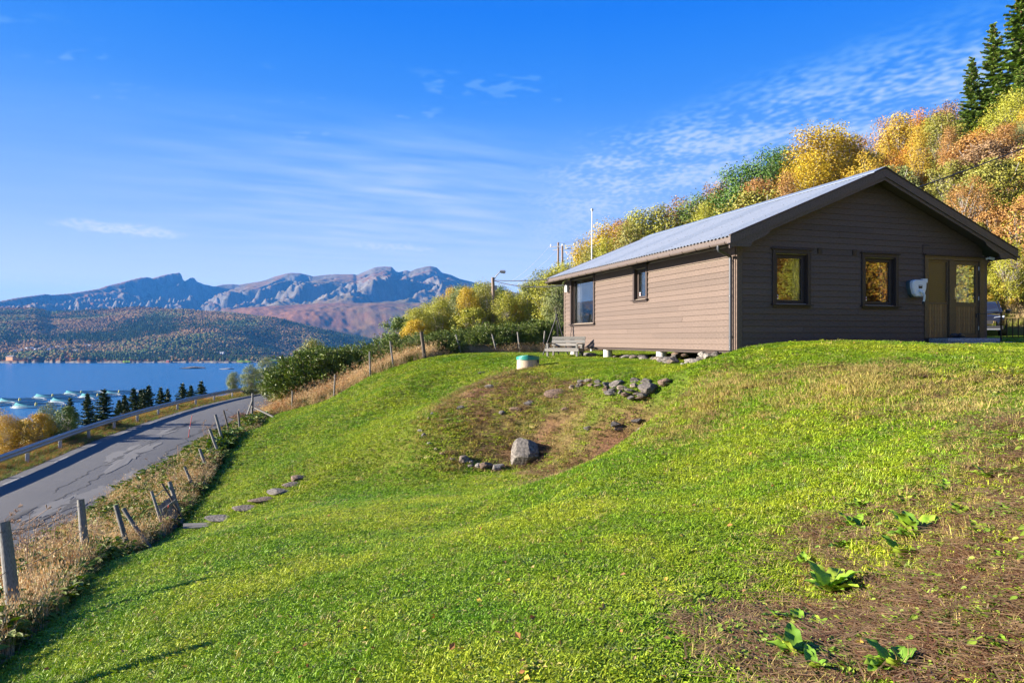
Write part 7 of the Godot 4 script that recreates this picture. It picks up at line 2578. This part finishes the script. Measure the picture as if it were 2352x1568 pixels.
# leafy weeds on the bare ground
func make_dock_plants() -> void:
	var r := RandomNumberGenerator.new()
	r.seed = 616
	var mm := [tint("dock", Color(0.17, 0.30, 0.02)), tint("dock_b", Color(0.13, 0.25, 0.022)), tint("dock_c", Color(0.25, 0.34, 0.03))]
	for s in [[2102,1240,0.34,9],[1905,1365,0.36,10],[2070,1285,0.26,5],[2055,1545,0.40,8],[1830,1515,0.30,7],[1835,1440,0.24,5],[1965,1218,0.20,6],[2215,1190,0.24,5],[1935,1260,0.16,4],[1790,1430,0.18,5],[2250,1230,0.16,5],[1870,1545,0.26,6],[2270,1100,0.18,5],[1990,1480,0.14,4],[1975,1170,0.15,5],[2160,1330,0.16,5],[2240,1420,0.18,6],[2120,1440,0.15,5],[2300,1290,0.17,5],[2320,1180,0.16,5],[1880,1450,0.17,5],[1950,1400,0.13,4],[1780,1500,0.2,6],[1845,1300,0.15,5],[2180,1130,0.15,5],[2290,1040,0.16,5],[2080,1160,0.14,5],[2030,1360,0.13,4],[2310,1500,0.2,6]]:
		var p := hit(s[0], s[1])
		var o := thing("dock_plant", "%s dock plant with %s leaves on the bare brown earth" % ["large" if s[2] > 0.28 else ("middling" if s[2] > 0.19 else "small"), ("many" if s[3] > 7 else ("several" if s[3] > 5 else "few"))], "plant", p, r.randf() * TAU, "dock plants on the bare earth")
		var rad: float = s[2] * -p.z / 3.6 * 0.5
		var count := int(s[3] * 1.7)
		for k in count:
			var a: float = TAU * k / s[3] + r.randf_range(-0.3, 0.3)
			var rise := r.randf_range(0.45, 1.25)
			var l := rad * r.randf_range(0.45, 1.2)
			part(o, "leaf", dock_leaf(a, rise, l, r), mm[r.randi() % 3])

func dock_leaf(a: float, rise: float, l: float, r: RandomNumberGenerator) -> ArrayMesh:
	var b := Builder.new()
	var out := Vector3(cos(a), 0, sin(a))
	var side := Vector3(-sin(a), 0, cos(a))
	var rows := []
	var ph := r.randf() * 6.0
	for j in 12:
		var t := j / 11.0
		var w := l * 0.24 * pow(sin(PI * clampf(t * 0.93 + 0.05, 0, 1)), 0.8) + (0.004 if j < 2 else 0.0)
		var mid := out * l * t * cos(rise * (1.0 - 0.4 * t)) + Vector3(0, l * (sin(rise) * t - 0.45 * t * t * (1.0 - rise * 0.5)), 0)
		var row := PackedVector3Array()
		for i in 5:
			var q := i / 2.0 - 1.0
			row.append(mid + side * w * q + Vector3(0, absf(q) * w * 0.45 + 0.22 * w * absf(q) * sin(t * 19.0 + ph + q * 2.0), 0))
		rows.append(row)
	var t2 := r.randf_range(0.8, 1.2)
	b.col = Color(t2, t2, t2)
	b.sheet(rows)
	return b.mesh()

# woods on the far shore: too many and too far to count
func make_far_woods() -> void:
	var r := RandomNumberGenerator.new()
	r.seed = 31415
	var blob := Builder.new()
	var ring := []
	for k in 6:
		var a := TAU * k / 6.0
		ring.append(Vector3(cos(a) * 0.42, 0.45 + 0.1 * (k % 2), sin(a) * 0.42))
	for k in 6:
		blob.tri(Vector3(0, 1.0, 0), ring[(k + 1) % 6], ring[k])
		blob.tri(Vector3(0, -0.1, 0), ring[k], ring[(k + 1) % 6])
	var cone := Builder.new()
	for k in 5:
		var a := TAU * k / 5.0
		var b2 := TAU * (k + 1) / 5.0
		cone.tri(Vector3(0, 1.25, 0), Vector3(cos(b2) * 0.3, 0.0, sin(b2) * 0.3), Vector3(cos(a) * 0.3, 0.0, sin(a) * 0.3))
	var bx := []
	var bc := PackedColorArray()
	var cx := []
	var cc := PackedColorArray()
	for i in 80000:
		var u := r.randf_range(-260, 1000)
		var z := lerpf(2330, 5000, pow(r.randf(), 0.8))
		var x := (u - CU) / F * z
		var y := far_height(u, z)
		if y < SEA + 3.0: continue
		var v := HV - y / z * F
		# open fields and the bare top
		var n := noise_a.get_noise_2d(x * 0.11, z * 0.11)
		if v > 814 and (n > 0.12 or r.randf() < 0.35) and u > 240: continue
		if v < 716 and r.randf() < 0.75: continue
		if u < 235 and v > 796 and v < 812 and r.randf() < 0.4: continue
		var s := 0.0
		s = maxf(s, exp(-pow((u - 330.0) / 75.0, 2.0)) * exp(-pow((v - 748.0) / 30.0, 2.0)) * 1.3)
		s = maxf(s, exp(-pow((u - 250.0) / 140.0, 2.0)) * exp(-pow((v - 778.0) / 14.0, 2.0)) * 1.2)
		s = maxf(s, exp(-pow((u - 20.0) / 60.0, 2.0)) * exp(-pow((v - 770.0) / 16.0, 2.0)))
		s += 0.02 + 1.5 * noise_b.get_noise_2d(x * 0.09 + 70, z * 0.09) + (0.25 if u > 470 else 0.0) * smoothstep(745, 790, v)
		var q := r.randf_range(0.88, 1.12)
		var h := r.randf_range(7.5, 12.5)
		if r.randf() < clampf(s, 0.02, 0.93):
			cx.append(Transform3D(Basis(Vector3.UP, r.randf() * TAU).scaled(Vector3(h * 1.15, h * 1.25, h * 1.15)), Vector3(x, y - 1.0, -z)))
			cc.append(Color(0.042 * q, 0.062 * q, 0.024 * q))
		else:
			bx.append(Transform3D(Basis(Vector3.UP, r.randf() * TAU).scaled(Vector3(h * 1.5, h * 0.85, h * 1.5)), Vector3(x, y - 1.0, -z)))
			var w := clampf(0.5 + 1.1 * noise_c.get_noise_2d(x * 0.16 + 11, z * 0.16) + r.randf_range(-0.35, 0.35), 0.0, 1.0)
			bc.append(Color(0.28 * q, 0.16 * q, 0.065 * q) if w < 0.5 else (Color(0.23 * q, 0.17 * q, 0.065 * q) if w < 0.85 else Color(0.13 * q, 0.16 * q, 0.05 * q)))
	var m := paint("far leaves", Color.WHITE, 1.0, {"vc": true, "spec": 0.0})
	scatter("far_birch_wood", "orange autumn birch wood covering the hill across the fjord", "wood", blob.mesh(), m, bx, bc)
	scatter("far_spruce_wood", "dark spruce plantations on the hill across the fjord", "wood", cone.mesh(), m, cx, cc)
	print("far ", bx.size(), " ", cx.size())

# ------------------------------------------------------------------- build

func build_camera_and_light() -> void:
	var cam := Camera3D.new()
	cam.name = "camera"
	cam.fov = rad_to_deg(2.0 * atan(784.0 / F))
	cam.rotation.x = -atan(6.0 / F)
	cam.near = 0.05
	cam.far = 40000.0
	add_child(cam)
	cam.current = true
	var sun := DirectionalLight3D.new()
	sun.name = "sun"
	sun.light_energy = 1.6
	sun.light_color = Color(1.0, 0.955, 0.89)
	sun.light_angular_distance = 0.53
	sun.shadow_enabled = true
	add_child(sun)
	var to_sun := Vector3(-cos(deg_to_rad(16.8)), sin(deg_to_rad(16.8)), 0.04)
	sun.look_at_from_position(to_sun * 50.0, Vector3.ZERO, Vector3.UP)
	var e := Environment.new()
	e.background_mode = Environment.BG_SKY
	e.tonemap_mode = Environment.TONE_MAPPER_LINEAR
	e.tonemap_exposure = EXPOSURE
	e.background_energy_multiplier = 1.0 / EXPOSURE
	e.sdfgi_enabled = true
	e.ssao_enabled = true
	e.ssil_enabled = true
	e.fog_enabled = true
	e.fog_density = 0.000038
	e.fog_light_color = Color(0.30, 0.64, 1.0)
	var sky := Sky.new()
	sky.sky_material = sky_panorama()
	e.sky = sky
	var we := WorldEnvironment.new()
	we.name = "environment"
	we.environment = e
	add_child(we)

const EXPOSURE := 4.2

func _ready() -> void:
	var t0 := Time.get_ticks_msec()
	rng.seed = 12345
	noise_a.seed = 3; noise_a.frequency = 0.01; noise_a.fractal_octaves = 3
	noise_b.seed = 8; noise_b.frequency = 0.01; noise_b.fractal_octaves = 4
	noise_c.seed = 21; noise_c.frequency = 0.01; noise_c.fractal_octaves = 3
	build_camera_and_light()
	print("sky ", Time.get_ticks_msec() - t0)
	build_tables()
	build_grid()
	build_zones()
	print("grid ", Time.get_ticks_msec() - t0)
	build_ground()
	build_road()
	build_sea()
	build_far()
	print("land ", Time.get_ticks_msec() - t0)
	make_house()
	make_yard_materials()
	make_fences()
	make_gate()
	make_stones()
	make_yard_furniture()
	make_house_fittings()
	make_guard_rail()
	make_roadside()
	make_car()
	make_fjord_things()
	make_lawn()
	make_verge()
	make_tree_prototypes()
	make_woods()
	make_dock_plants()
	make_far_woods()
	print("all ", Time.get_ticks_msec() - t0)
